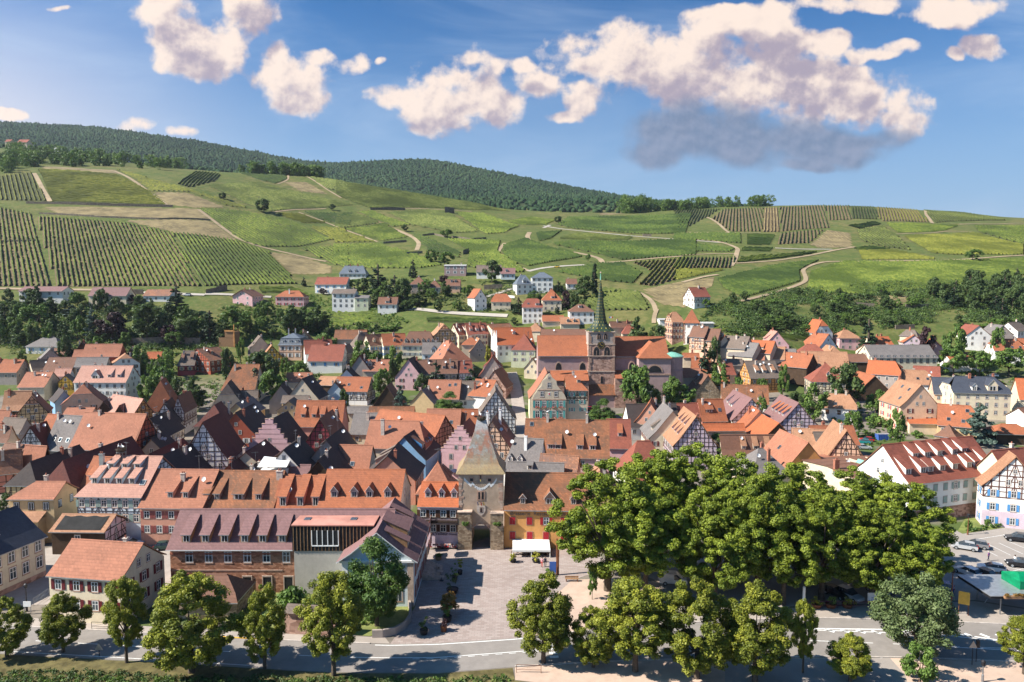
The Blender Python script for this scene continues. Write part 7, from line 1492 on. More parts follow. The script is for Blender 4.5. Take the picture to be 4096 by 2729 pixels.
# ---- dry stone terrace walls
def terrace(t,pts,h,label,mat=M_DWALL):
 P_=[hit(*px(t,x,y))for x,y in pts];b=MB()
 for p,q in zip(P_,P_[1:]):
  n=max(1,int((q-p).length/6))
  for i in range(n):
   a=p.lerp(q,i/n);c=p.lerp(q,(i+1)/n);o=Vector((0,.8,0));za,zc=tz1(a.x,a.y),tz1(c.x,c.y);rj=rnd.uniform(.85,1.1)
   A=[Vector((a.x,a.y,za-.8)),Vector((c.x,c.y,zc-.8))];B_=[Vector((a.x,a.y,za+h*rj)),Vector((c.x,c.y,zc+h*rj))]
   b.poly(A+B_+[v+o for v in A+B_],[(0,1,3,2),(2,3,7,6),(5,4,6,7),(0,2,6,4),(1,5,7,3)],mat)
 tag(b.build('terrace_wall'),label,'terrace wall','dry stone terrace walls')
for t_,p_,h_,l_ in[('D1',[(180,630),(600,640),(1190,655)],2.2,'long pale dry stone wall below the yellow green vineyard'),('D1',[(270,700),(700,725),(1100,740),(1450,748)],1.4,'thin dark terrace wall across the dry meadow'),('D2',[(200,500),(440,502)],2.6,'thick shaded terrace wall under the crest'),('D1',[(0,895),(260,890)],1.5,'short terrace wall at the picture edge between vine rows'),('D2',[(290,733),(450,722)],1.8,'short terrace wall by the hairpin of the track'),('D2',[(450,808),(560,800)],2.0,'curved terrace wall above the villas'),('D2',[(560,680),(640,672),(720,690)],1.6,'arched terrace wall inside the vineyard bowl'),('D2',[(760,690),(900,708),(1000,700)],1.6,'earthy terrace wall in the vineyard bowl'),('D2',[(715,520),(780,522)],6,'pale square ruin like wall in the vineyard'),('D2',[(840,808),(880,790)],3,'small slanted retaining wall among the vines'),('C2',[(10,650),(250,605)],3.0,'dark retaining wall beside the pink house with balconies'),('C1',[(1370,655),(1640,655)],3.4,'reddish retaining wall between the two garden houses'),('D2',[(2080,680),(2140,682)],2.0,'small pinkish wall by the vineyard lane'),('D3',[(680,470),(755,475)],2.5,'crumbling wall on the overgrown terraces'),('D3',[(880,478),(970,475)],2.5,'grey rock wall on the overgrown terraces'),('C1',[(1500,1240),(1900,1225),(2300,1235)],3.5,'old town wall remnant in the gardens'),('C1',[(300,1130),(720,1100)],3.2,'long grey garden wall above the bungalow'),('C3',[(850,600),(1060,590)],3.2,'reddish garden wall below the white annex'),('C3',[(1110,690),(1200,700)],1.6,'white garden wall along the villa drive'),('A5',[(880,225),(1100,215)],2.2,'brick terrace wall above the lilac house')]:
 terrace(t_,p_,h_,l_,WL['wh']if 'white garden' in l_ else M_DWALL)
 # ---- the wooded hills behind: one mass of crowns
def forest():
 r=np.random.default_rng(5);n=130000
 t=r.uniform(-.95,.95,n);d=np.exp(r.uniform(math.log(1150),math.log(2520),n));x=t*d;z=terr(x,d)
 tx=t;vis=z>60
 crest=np.max(np.stack([(terr(t*q,np.full(n,q))-CAMZ)/q for q in(600,700,800,850,900,950,1000)]),0)
 vis&=(z+14-CAMZ)/d>crest
 vis&=t<.36
 vis&=~((t>.0)&(t<.28)&(d<1500)&(r.random(n)<.8))
 keep=r.random(n)<np.clip((d/2500)**2*1.3,.1,1)
 idx=np.nonzero(vis&keep)[0];m=len(idx);x,d,z=x[idx],d[idx],z[idx]
 ph=(1+5**.5)/2
 ico=np.array([(-1,ph,0),(1,ph,0),(-1,-ph,0),(1,-ph,0),(0,-1,ph),(0,1,ph),(0,-1,-ph),(0,1,-ph),(ph,0,-1),(ph,0,1),(-ph,0,-1),(-ph,0,1)])/1.9
 fc=np.array([(0,11,5),(0,5,1),(0,1,7),(0,7,10),(0,10,11),(1,5,9),(5,11,4),(11,10,2),(10,7,6),(7,1,8),(3,9,4),(3,4,2),(3,2,6),(3,6,8),(3,8,9),(4,9,5),(2,4,11),(6,2,10),(8,6,7),(9,8,1)])
 con=r.random(m)<.1;R_=r.uniform(4.0,7.5,m);Hh=np.where(con,r.uniform(7,10,m),r.uniform(4,6.5,m));Rw=np.where(con,R_*.55,R_)
 V=ico[None]*np.stack([Rw,Rw,Hh],1)[:,None,:]*r.uniform(.75,1.25,(m,12,1))+np.stack([x,d,z+Hh*.6],1)[:,None,:]
 Fq=fc[None]+(np.arange(m)*12)[:,None,None]
 mt,nt,bs=new_mat('wood_crowns');at=nd(nt,'ShaderNodeAttribute',attribute_name='tint')
 k=mixc(nt,at.outputs['Fac'],(.018,.04,.018,1),(.055,.09,.035,1));lk(nt,k,bs.inputs['Base Color']);bs.inputs['Roughness'].default_value=.95;bs.inputs['Specular IOR Level'].default_value=.05
 me=raw_mesh('forest',V.reshape(-1,3),Fq.reshape(-1,3),[mt])
 tint=np.clip(r.random(m)*.7+.3*np.sin(x/90)*np.sin(d/130),0,1)*np.where(con,.4,1)
 a=me.attributes.new('tint','FLOAT','POINT');a.data.foreach_set('value',np.repeat(tint,12).astype(np.float32))
 o=obj('forest',me);o['kind']='stuff'
forest()
# ---- ground cover of the bank at the foot of the picture
def thicket(poly,n,mat,r0,r1,seed,name='undergrowth',lq=20,size=.28):
 r=np.random.default_rng(seed);xs=[p[0]for p in poly];ys=[p[1]for p in poly];C=[];R_=[]
 while len(C)<n:
  u=r.uniform(min(xs),max(xs));v=r.uniform(min(ys),max(ys));ins=False
  for(x0,y0),(x1,y1)in zip(poly,poly[1:]+poly[:1]):
   if(y0>v)!=(y1>v)and u<(x1-x0)*(v-y0)/(y1-y0)+x0:ins=not ins
  if ins and math.sin(u*.021+v*.03)+math.sin(u*.013-v*.05)+r.normal()*.5>-.75:
   p=hit(u,v);q=r.uniform(r0,r1);C.append((p.x,p.y,p.z+q*.4));R_.append(q)
 obj(name,leaves(name,np.array(C),np.array(R_),lq,size,LM[mat],seed,flat=.75))['kind']='stuff'
RS=[(2900,1200),(3180,1160),(3560,1130),(4200,1120),(4200,1290),(3760,1290),(3300,1345),(2980,1350),(2790,1290),(2850,1230)];LS=[(-60,1200),(330,1215),(640,1230),(800,1255),(960,1350),(960,1395),(-60,1420)]
thicket(RS,2200,'mid',.8,2.2,21);thicket(RS,3600,'dark',1.0,2.8,22);thicket(LS,1100,'mid',.7,2.0,23);thicket(LS,1500,'dark',.9,2.6,24)
thicket([(800,1240),(1240,1180),(1560,1240),(1640,1290),(1500,1340),(1000,1370)],900,'mid',.5,1.5,25);thicket([(1480,1120),(2400,1130),(2440,1230),(2200,1250),(1900,1250),(1500,1240)],1100,'dark',.6,1.8,26)
thicket([(550,1410),(800,1400),(1250,1480),(1180,1560),(820,1620),(560,1560)],380,'mid',.6,1.6,27,'garden_shrubbery');thicket([(3500,1440),(4096,1420),(4096,1500),(3800,1700),(3450,1800),(3420,1600)],420,'mid',.5,1.2,28,'garden_shrubbery');thicket([(1240,1380),(1640,1360),(1700,1500),(1500,1620),(1250,1520)],300,'dark',.6,1.5,29,'garden_shrubbery')
def cover(name,poly,n,mat,size,h,clump=.5,seed=3):
 r=np.random.default_rng(seed);xs=[p[0]for p in poly];ys=[p[1]for p in poly];C=[]
 while len(C)<n:
  u=r.uniform(min(xs),max(xs));v=r.uniform(min(ys),max(ys));ins=False
  for(x0,y0),(x1,y1)in zip(poly,poly[1:]+poly[:1]):
   if(y0>v)!=(y1>v)and u<(x1-x0)*(v-y0)/(y1-y0)+x0:ins=not ins
  if ins:
   p=onplane(u,v,.1);C.append((p.x,p.y,r.uniform(.02,h)))
 me=leaves(name,np.array(C),np.full(n,clump),26,size,LM[mat],seed,flat=.5)
 obj(name,me)['kind']='stuff'
cover('ground_cover',[(-100,2690),(300,2680),(700,2700),(1100,2705),(1750,2712),(2040,2700),(2050,2780),(-100,2800)],800,'dark',.09,.3,.5,seed=3);cover('ground_cover',[(0,2700),(700,2715),(1500,2712),(2040,2705),(2050,2780),(-100,2800)],500,'mid',.09,.35,.4,seed=9)
cover('garden_plants',[(1150,2400),(1240,2370),(1560,2400),(1500,2500),(1160,2500),(900,2460),(920,2420)],300,'mid',.10,.6,seed=6)
# ================================================================== landmarks
def text(body,size,par,loc,rz,mat,ext=.01,name='lettering',xs=1.0,align='CENTER'):
 cu=bpy.data.curves.new(name,'FONT');cu.body=body;cu.size=size;cu.extrude=ext;cu.align_x=align;cu.materials.append(mat)
 t_=bpy.data.objects.new('t',cu);COL.objects.link(t_);bpy.context.view_layer.update();me=bpy.data.meshes.new_from_object(t_.evaluated_get(bpy.context.evaluated_depsgraph_get()));bpy.data.objects.remove(t_)
 o=obj(name,me,par,loc);o.rotation_euler=(math.pi/2,0,rz);o.scale=(xs,1,1);return o
def zat(v,d):return CAMZ+tz_of(v)*d
def xat(u,v,d):return slope(u,v)[0]*d
M_INK=plain('sign_ink',(.05,.03,.03),.8,0,.1);M_BLUEP=plain('paint_blue',(.05,.12,.4),.6,0,.1);M_REDP=plain('paint_red',(.5,.03,.03),.6,0,.1);M_YELP=plain('paint_yellow',(.75,.5,.05),.6,0,.1)
# ---- gate tower with stork nest
def gate_tower():
 p0=G0('P',1836,2190);p1=G0('P',2012,2190);d=p0.y;w=p1.x-p0.x;hw=w/2;cx=(p0.x+p1.x)/2
 Z=lambda v:zat(v,d)
 r=empty('gate_tower',(cx,d,0),0,'stone gate tower with a flared mossy tile roof, sundial and stork nest','gate tower')
 ze=Z(1890);zt=Z(1697);dep=w*.95
 aw=(2015-1857)*.46482/(scale_at(d))/2;az=Z(2000+210*.46482);n=12;zs=az-aw*.85
 arch=[(aw,0)]+[(aw*math.cos(math.pi*i/n),zs+(az-zs)*math.sin(math.pi*i/n))for i in range(n+1)]+[(-aw,0)]
 axo=(1857+79)*.46482+1024-1924;axo=axo/scale_at(d)
 arch=[(x+axo,z)for x,z in arch]
 b=MB();wm=WL['tr']
 prof=[(hw,0)]+[(hw,ze),(-hw,ze),(-hw,0)]+arch[::-1]
 b.extr([(x,0,z)for x,z in prof],(0,dep,0),wm);
 wo_=b.build('wall',r)
 me=wo_.data;bm=bmesh.new();bm.from_mesh(me);bmesh.ops.triangulate(bm,faces=[f for f in bm.faces if len(f.verts)>4]);bmesh.ops.recalc_face_normals(bm,faces=bm.faces);bm.to_mesh(me);bm.free()
 b=MB()
 for i in range(int(ze/.42)):
  for s in(-1,1):
   l=rnd.uniform(.45,.95);b.box(s*hw-(l if s>0 else.0),s*hw+(.0 if s>0 else l),-.05,.0,i*.42+.02,i*.42+.4,M_STONE if rnd.random()<.6 else M_SAND)
 b.build('quoin_stones',r)
 for(xa,xb,zt_)in((-hw-.12,-hw*.40,Z(2042)),(hw*.44,hw+.12,Z(2047))):
  b=MB();b.box(xa,xb,-1.3,-.02,-.5,zt_,WL['st']);b.box(xa-.08,xb+.08,-1.4,.0,zt_,zt_+.16,M_SAND);b.build('buttress',r)
  C=np.array([((xa+xb)/2+rnd.uniform(-.6,.6),-1.55,5.0+rnd.uniform(-.25,.3))for _ in range(16)]);obj('flower_basket',leaves('flower_basket',C,np.full(16,.28),30,.09,LM['mid'],5),r)
 b=MB()
 for i in range(n):
  a0,a1=math.pi*i/n,math.pi*(i+.92)/n
  q=lambda a,k:(axo+aw*k*math.cos(a),-.09,zs+(az-zs)*k*math.sin(a))
  b.extr([q(a0,1.0),q(a1,1.0),q(a1,1.22),q(a0,1.22)],(0,.1,0),M_SAND if i%2 else M_STONE)
 b.build('arch_stones',r)
 rl=(870-755)*.34834/scale_at(d)/2;pts=[(0,rl,.35),(.16,.0,.0)]
 prof=[(1.0,1.12),(.93,.96),(.85,.82),(.72,.70),(.5,.53),(.25,.34),(0.0,.20)]
 b=MB();rm,nt,bs=new_mat('roof_mossy_glazed');co=coords(nt);sp=nd(nt,'ShaderNodeSeparateXYZ');lk(nt,co,sp.inputs[0])
 st=nd(nt,'ShaderNodeMapping');st.inputs['Scale'].default_value=(1.1,1.1,.16);lk(nt,co,st.inputs[0])
 f=noise(nt,1.0,4,.6,st.outputs[0]);g=noise(nt,.9,5,.65,co)
 row=mth(nt,'FRACT',mth(nt,'DIVIDE',sp.outputs[2],.28));cell=nd(nt,'ShaderNodeCombineXYZ');lk(nt,mth(nt,'FLOOR',mth(nt,'DIVIDE',sp.outputs[2],.28)),cell.inputs[0]);lk(nt,mth(nt,'FLOOR',mth(nt,'DIVIDE',mth(nt,'ADD',sp.outputs[0],sp.outputs[1]),.22)),cell.inputs[1])
 wz=nd(nt,'ShaderNodeTexWhiteNoise');lk(nt,cell.outputs[0],wz.inputs[0])
 k=mixc(nt,ramp(nt,f,.42,.58),(.30,.25,.20,1),(.36,.15,.09,1));k=mixc(nt,ramp(nt,g,.5,.66),k,(.33,.35,.34,1))
 k=mixc(nt,ramp(nt,sp.outputs[2],ze+4.4,ze-.2),k,(.34,.25,.12,1));k=mixc(nt,ramp(nt,sp.outputs[2],zt-2.6,zt-.5),k,(.42,.42,.44,1))
 k=mixc(nt,mth(nt,'MULTIPLY',wz.outputs[0],.45),k,(.16,.12,.10,1));k=mixc(nt,ramp(nt,row,0,.3,.35,0),k,(.05,.04,.03,1))
 lk(nt,k,bs.inputs['Base Color']);bs.inputs['Roughness'].default_value=.5;bump(nt,bs,row,.5,.05)
 rings=[]
 for t,k_ in prof:
  z=ze+(zt-ze)*(1-t)-.25*(t==1.0);xw=max(hw*k_,rl)if t>0 else rl;yw=dep/2*k_*(1 if t>0 else.5)
  rings.append([(-xw,dep/2-yw,z),(xw,dep/2-yw,z),(xw,dep/2+yw,z),(-xw,dep/2+yw,z)])
 for A,B_ in zip(rings,rings[1:]):
  for i in range(4):b.face([A[i],A[(i+1)%4],B_[(i+1)%4],B_[i]],rm)
 b.face(rings[-1],rm);b.face(rings[0][::-1],M_WOOD)
 b.build('roof',r)
 b=MB();S_=lambda x:(x-813)*.34834/scale_at(d);ZB=lambda y:Z(1600+y*.34834)
 def framed(name,x,y0,y1,w_,two=False):
  b=MB();xx=S_(x);b.box(xx-w_/2-.22,xx+w_/2+.22,-.07,.0,ZB(y1)-.2,ZB(y0)+.22,M_STONE);b.box(xx-w_/2,xx+w_/2,-.085,.0,ZB(y1),ZB(y0),M_DARKW)
  if two:b.box(xx-.12,xx+.12,-.1,0,ZB(y1),ZB(y0),M_STONE)
  b.build(name,r)
 framed('window',705,900,932,.55);framed('window',915,902,935,.6);framed('window',812,865,905,.22);framed('window',815,1058,1140,1.0,True)
 b=MB();rib=[(618,905),(650,940),(700,985),(715,955),(745,995),(785,1020),(813,1026),(850,1018),(885,990),(915,960),(930,990),(965,960),(998,912)]
 for(xa,ya),(xb,yb)in zip(rib,rib[1:]):
  b.face([(S_(xa),-.02,ZB(ya+16)),(S_(xb),-.02,ZB(yb+16)),(S_(xb),-.02,ZB(yb-16)),(S_(xa),-.02,ZB(ya-16))],M_WHITE)
 for i in range(9):
  a=math.pi*(1.15+.7*i/8);b.beam((S_(812)+.5*math.cos(a),0,ZB(905)+.5*math.sin(a)),(S_(812)+1.7*math.cos(a)*.95,0,ZB(905)+1.75*math.sin(a)),.03,(0,-1,0),.012,M_INK)
 b.tube((S_(812),-.02,ZB(905)),(S_(812),-.7,ZB(925)),.03,.02,5,M_YELP);b.build('sundial',r)
 for i,q in enumerate(('VIII','IX','X','XI','XII','I','II')):text(q,.28,r,(S_(735+i*27),-.035,ZB((990,1012,1027,1031,1031,1022,1000)[i])-.05),0,M_INK,.004)
 b=MB();sh=[(765,1215),(867,1215),(866,1275),(845,1310),(816,1330),(786,1310),(766,1275)]
 b.extr([(S_(x),-.02,ZB(y))for x,y in sh],(0,-.06,0),MATS['render_chimney']);b.box(S_(795),S_(838),-.1,-.08,ZB(1290),ZB(1230),M_SAND);b.box(S_(806),S_(828),-.11,-.1,ZB(1290),ZB(1245),M_INK)
 for y in(1238,1262,1285):b.box(S_(800),S_(835),-.115,-.1,ZB(y+3),ZB(y-3),M_INK)
 b.build('coat_of_arms',r)
 for x,m in((775,M_BLUEP),(813,M_REDP),(845,M_YELP)):
  b=MB();b.tube((S_(812),0,ZB(1175)),(S_(x),-1.5,ZB(1140)),.025,.02,5,M_METAL);xx=S_(x)
  b.poly([(xx,-1.5,ZB(1140)),(xx+.1,-1.0,ZB(1150)),(xx+.25,-1.0,ZB(1190)),(xx+.1,-1.4,ZB(1192))],[(0,1,2,3)],m);b.build('flag',r)
 return cx,d+dep/2,zt
gx,gy,gz=gate_tower()
def nest(name,p,label,s=1.0):
 b=MB();rr=random.Random(3)
 for i in range(150):
  a=rr.uniform(0,6.28);q=rr.uniform(.35,.95)*s;z=rr.uniform(0,.75)*s;q*=.6+.5*z/s
  c=Vector((q*math.cos(a),q*math.sin(a),z));t=Vector((-math.sin(a),math.cos(a),rr.uniform(-.3,.3)))*rr.uniform(.3,.6)*s
  b.tube(c-t,c+t,.03,.018,4,M_BARK,False)
 b.lathe([(.3,0),(.8,.2),(.95,.55),(.6,.5),(.1,.4)],14,M_BARK,cap=False);tag(b.build(name,None,p),label,'nest')
def stork(p,rz,label):
 """a standing stork: one continuous body from bill to legs"""
 me=bpy.data.meshes.new('stork');V=[(0,0,.62),(.0,.22,.70),(0,.36,.86),(0,.40,1.02),(0,.47,1.08),(0,.74,1.0),(0,-.3,.6),(0,-.55,.5),(.06,.0,.5),(.07,.05,.28),(.07,.02,0),(-.06,.0,.5),(-.07,.05,.28),(-.07,.02,0)]
 E=[(0,1),(1,2),(2,3),(3,4),(4,5),(0,6),(6,7),(0,8),(8,9),(9,10),(0,11),(11,12),(12,13)];Rd=[.17,.12,.06,.05,.065,.012,.15,.05,.05,.018,.02,.05,.018,.02]
 skin_obj('stork',V,E,Rd,[M_WHITE,M_INK,M_REDP],lambda c:2 if c.z<.42 or c.y>.56 else(1 if c.y<-.28 else 0),p,rz,label,'stork')
def skin_obj(name,V,E,Rd,mats,pick,p,rz,label,cat,group=None,sub=1):
 me=bpy.data.meshes.new(name);me.from_pydata(V,E,[]);o=obj(name,me)
 sk=o.modifiers.new('s','SKIN');sk.use_smooth_shade=True
 for i,r_ in enumerate(Rd):me.skin_vertices[0].data[i].radius=(r_,r_)if not isinstance(r_,tuple)else r_
 me.skin_vertices[0].data[0].use_root=True
 sb=o.modifiers.new('b','SUBSURF');sb.levels=sub;sb.render_levels=sub
 dg=bpy.context.evaluated_depsgraph_get();m2=bpy.data.meshes.new_from_object(o.evaluated_get(dg));bpy.data.objects.remove(o)
 m2.materials.clear()
 for m in mats:m2.materials.append(m)
 for f in m2.polygons:f.material_index=pick(f.center);f.use_smooth=True
 return tag(obj(name,m2,None,p,rz),label,cat,group)
nest('stork_nest',(gx,gy,gz-.05),'stork nest of twigs on the tip of the gate tower')
stork((gx-.15,gy,gz+.5),.6,'white stork standing in the gate tower nest')
# ---- town hall
def town_hall():
 d=G0('P',2198,1692).y;s_=scale_at(d);x0=xat(2128,1650,d);x1=xat(2268,1650,d);cx=(x0+x1)/2;w=x1-x0;hw=w/2
 Z=lambda y:zat(1320+y*.34834,d);far=onplane(*px('A3',1512,392),Z(500));fv=Vector((far.x-cx-.2,far.y-d,0));L=min(fv.length,19);a=math.atan2(fv.y,fv.x)-math.pi/2
 r=empty('town_hall',(cx,d,0),0,'cream town hall with a curved gable, turquoise shutters and red window flowers','town hall')
 he,hr=Z(798),Z(500);wm=WL['be']
 b=MB();walls_gable(b,L,w-.1,he,hr,WL['cr'],-1);o=b.build('wall',r,(fv.x/2,L/2+.3,0),math.pi/2+a*0)
 b=MB();roof_gable(b,L,w-.1,he,hr,R['sa'],.4,-.2);b.build('roof',r,(fv.x/2,L/2+.3,0),math.pi/2)
 X=lambda x:xat(1640+x*.34834,1600,d)-cx
 lf=[(1405,1040),(1405,800),(1408,785),(1425,745),(1450,715),(1462,690),(1475,680),(1500,655),(1515,625),(1520,585),(1535,575),(1570,545),(1580,520),(1600,498)]
 pts=lf+[(3200-x,y)for x,y in lf[::-1]][1:]
 b=MB();b.extr([(X(x),0,Z(y))for x,y in pts],(0,.5,0),wm)
 for y in(800,690):h=X(1800 if y==800 else 1738);b.box(-abs(h)+X(1603),abs(h)+X(1603),-.1,0,Z(y)-.12,Z(y)+.12,M_STONE)
 g_=b.build('gable',r);bm=bmesh.new();bm.from_mesh(g_.data);bmesh.ops.triangulate(bm,faces=[f for f in bm.faces if len(f.verts)>4]);bm.to_mesh(g_.data);bm.free()
 for y,xs in((890,(1465,1540,1655,1735)),(1010,(1465,1540,1655,1735))):
  for x in xs:
   hh=(75 if y<900 else 85)*.34834/s_;add_window(r,(X(x),-.03,Z(y)),0,1.35,hh,'stone',None,True)
   b=MB()
   for i in range(14):c=(rnd.uniform(-.75,.75),-.25+rnd.uniform(-.12,.1),rnd.uniform(-.05,.3));b.lathe([(.02,-.14),(.16,0),(.02,.14)],5,M_REDP if i%3 else MATS['leaves_mid'],c)
   b.build('flower_box',r,(X(x),-.05,Z(y)))
  for x in(1425,1503,1580,1617,1693,1770):obj('shutter',shutter_mesh('teal'),r,(X(x),-.04,Z(y)),0,(.72,1,hh))
 for x,y0,y1 in((1518,705,768),(1677,705,768),(1598,605,665),(1598,538,568)):
  add_window(r,(X(x),-.03,Z(y1)),0,1.3 if y0>560 else.7,(y1-y0)*.34834/s_,'stone',None,True)
 b=MB();b.box(X(1584),X(1612),-.06,0,Z(752),Z(718),M_WHITE);b.box(X(1590),X(1606),-.08,-.06,Z(746),Z(724),M_REDP);b.build('coat_of_arms',r)
 text('HOTEL DE VILLE',.85,r,(X(1595),-.02,Z(915)),0,M_INK)
 for i in range(3):
  for k in range(5):add_window(r,(X(1400)-.0+fv.x*0-.02,2.2+k*3.2,he-2.2-i*3.2),-math.pi/2,1.1,1.6,'std',None)
 wl=xat(2352,1650,d)-x1
 house('timber framed annex with turquoise shutters joined to the town hall',(x1+wl/2,d+7.2,0),0,wl,11,Z(705),zat(1505,d+7),'be','or','hipr',timber='dk',tfrom=Z(822),shut='teal',wrows=3,nwin=2,group=GT,chim=[(-.1,.4,2.2,M_REND)],dorm=[(SH,.1,-1,.5)],detail=True)
town_hall()
# ---- church
def church():
 d=274.0;s_=scale_at(d);gz_=tz1(xat(2400,1600,d),d)
 Z=lambda v,dd=d:zat(v,dd);X=lambda u:xat(u,1400,d)
 x0,x1=X(2354),X(2459);w=x1-x0;cx=(x0+x1)/2
 r=empty('church',(cx,d,0),0,'large sandstone church with orange roofs and a green patterned spire','church')
 sn=WL['sn'];vp=WL['vi'];ru=WL['gr']
 ze=Z(1326);hw=w/2
 b=MB();b.box(-hw,hw,0,w,-2,Z(1486),sn);b.box(-hw+.1,hw-.1,.1,w-.1,Z(1486),Z(1424),sn);b.box(-hw,hw,0,w,Z(1424),Z(1378),sn);b.box(-hw+.05,hw-.05,.05,w-.05,Z(1378),ze,ru)
 for v in(1486,1424,1378,1328):b.box(-hw-.2,hw+.2,-.2,w+.2,Z(v)-.2,Z(v)+.15,M_SAND)
 for i in range(36):
  z=-1+i*(ze+1)/36
  for s in(-1,1):l=rnd.uniform(.6,1.3);b.box(s*hw-(l if s>0 else.06),s*hw+(.06 if s>0 else l),-.08,0,z,z+(ze+1)/36-.06,M_STONE)
 b.build('tower',r)
 def lancet(xu,v0,v1,ww,mull=True):
  b=MB();x=X(xu)-cx;za,zb=Z(v1),Z(v0);zs=zb-ww*.9;n=6
  for k_,m,y in((1.28,M_STONE,-.14),(1.0,M_DARKW,-.17)):
   q=[(x-ww/2*k_,y,za),(x+ww/2*k_,y,za)]+[(x+ww/2*k_*math.cos(math.pi/2*i/n),y,zs+ww*.9*k_*math.sin(math.pi/2*i/n))for i in range(n+1)]+[(x-ww/2*k_*math.sin(math.pi/2*i/n),y,zs+ww*.9*k_*math.cos(math.pi/2*i/n))for i in range(1,n+1)]
   b.extr(q,(0,.3,0),m)
  if mull:b.box(x-.08,x+.08,-.2,0,za,zs+.5,M_STONE)
  b.build('lancet_window',r)
 for xu in(2396,2422):lancet(xu,1334,1357,1.4)
 for xu in(2386,2428):lancet(xu,1388,1422,2.2)
 lancet(2408,1505,1533,.9,False)
 b=MB();b.lathe([(1.45,-.1),(1.45,.0),(1.25,.02),(1.25,.04)],24,M_DARKM,cap=True)
 for i in range(12):a=math.pi*i/6;b.box(-.05,.05,1.0,1.3,.05,.07,M_YELP,Matrix.Rotation(a,4,'Z'))
 b.box(-.05,.05,0,1.0,.06,.08,M_YELP,Matrix.Rotation(.6,4,'Z'));b.box(-.05,.05,0,.7,.06,.08,M_YELP,Matrix.Rotation(-2.0,4,'Z'))
 o=b.build('clock',r,(X(2404)-cx,-.22,Z(1381)));o.rotation_euler=(math.pi/2,0,0)
 b=MB();b.box(-hw-.1,hw+.1,-1.6,-.0,-1,Z(1576),WL['vi']);b.face([(-hw-.4,-2.2,Z(1578)),(hw+.4,-2.2,Z(1578)),(hw+.4,.0,Z(1537)),(-hw-.4,.0,Z(1537))],R['mo']);b.build('porch',r)
 m,nt,bs=new_mat('roof_glazed_lozenges');co=coords(nt);sp=nd(nt,'ShaderNodeSeparateXYZ');lk(nt,co,sp.inputs[0])
 at2=mth(nt,'ARCTAN2',sp.outputs[1],sp.outputs[0]);aa=mth(nt,'MULTIPLY',at2,16/(2*math.pi));zz=mth(nt,'MULTIPLY',sp.outputs[2],.42)
 u1=mth(nt,'FRACT',mth(nt,'ADD',aa,zz));u2=mth(nt,'FRACT',mth(nt,'SUBTRACT',zz,aa))
 e1=mth(nt,'ABSOLUTE',mth(nt,'SUBTRACT',u1,.5));e2=mth(nt,'ABSOLUTE',mth(nt,'SUBTRACT',u2,.5));mx_=mth(nt,'MAXIMUM',e1,e2)
 k=mixc(nt,ramp(nt,mx_,.34,.38),(.010,.032,.012,1),(.022,.05,.012,1));k=mixc(nt,ramp(nt,mx_,.42,.45),k,(.012,.014,.013,1));k=mixc(nt,ramp(nt,mx_,.11,.09),k,(.6,.42,.06,1))
 lk(nt,k,bs.inputs['Base Color']);bs.inputs['Roughness'].default_value=.65
 prof=[(1326,1.09),(1318,.90),(1308,.71),(1296,.54),(1284,.45),(1260,.37),(1210,.23),(1150,.10),(1122,.035)]
 b=MB();rings=[]
 for v,k_ in prof:
  z=Z(v);sq=max(0,min(1,(1326-v)/25));ring=[]
  for i in range(8):
   a=math.pi/4*i+math.pi/8;rr_=hw*k_;ox,oy=rr_*math.cos(a)*1.08,rr_*math.sin(a)*1.08
   sx=max(-1,min(1,math.cos(a)*1.5))*rr_;sy=max(-1,min(1,math.sin(a)*1.5))*rr_
   ring.append((ox*sq+sx*(1-sq),oy*sq+sy*(1-sq),z-ze))
  rings.append(ring)
 for A,B_ in zip(rings,rings[1:]):
  for i in range(8):b.face([A[i],A[(i+1)%8],B_[(i+1)%8],B_[i]],m)
 b.face(rings[0][::-1],M_WOOD);so=b.build('spire',r,(0,w/2,ze))
 b=MB();b.tube((0,0,Z(1120)-ze),(0,0,Z(1092)-ze),.28,.14,8,R['cu']);b.lathe([(.05,-.4),(.42,0),(.05,.4)],10,M_SAND,(0,0,Z(1090)-ze));b.build('finial',so)
 b=MB();fx=hw*.5;b.tube((fx,-hw*.5,Z(1272)-ze),(fx+1.1,-hw*.9,Z(1266)-ze),.04,.03,5,M_METAL)
 for i,mm in enumerate((M_BLUEP,M_WHITE,M_REDP)):b.box(fx+.3+i*.5,fx+.8+i*.5,-hw*.9,-hw*.88,Z(1273)-ze,Z(1267)-ze,mm)
 b.build('flag',so)
 def wing(name,u0,u1_,ve,vr,vlow,dd,wall,hip=0):
  xa,xb=xat(u0,ve,dd)-cx,xat(u1_,ve,dd)-cx;he=zat(ve,dd);Wn=16.0;hr=zat(vr,dd+Wn/2);L=xb-xa
  b=MB();walls_gable(b,L,Wn,he,hr,wall,-2,0,0);o=b.build('wall',r,((xa+xb)/2,dd-d+Wn/2,0))
  b=MB();b.box(-L/2-.05,L/2+.05,-Wn/2-.25,-Wn/2,he-1.0,he-.5,M_STONE);b.box(-L/2-.05,L/2+.05,-Wn/2-.25,-Wn/2,zat(vlow,dd)-.3,zat(vlow,dd)+.3,M_STONE);b.build('cornice',o)
  b=MB();roof_gable(b,L,Wn,he,hr,R['or'],.6,.1);b.build('roof',r,((xa+xb)/2,dd-d+Wn/2,0))
  return xa,xb,he,dd
 xa,xb,he,dd=wing('nave',2152,2352,1424,1344,1484,d+2.5,vp)
 for xu,v0,v1 in((2235,1450,1480),(2331,1450,1480)):lancet(xu,v0+2,v1,2.2,False)
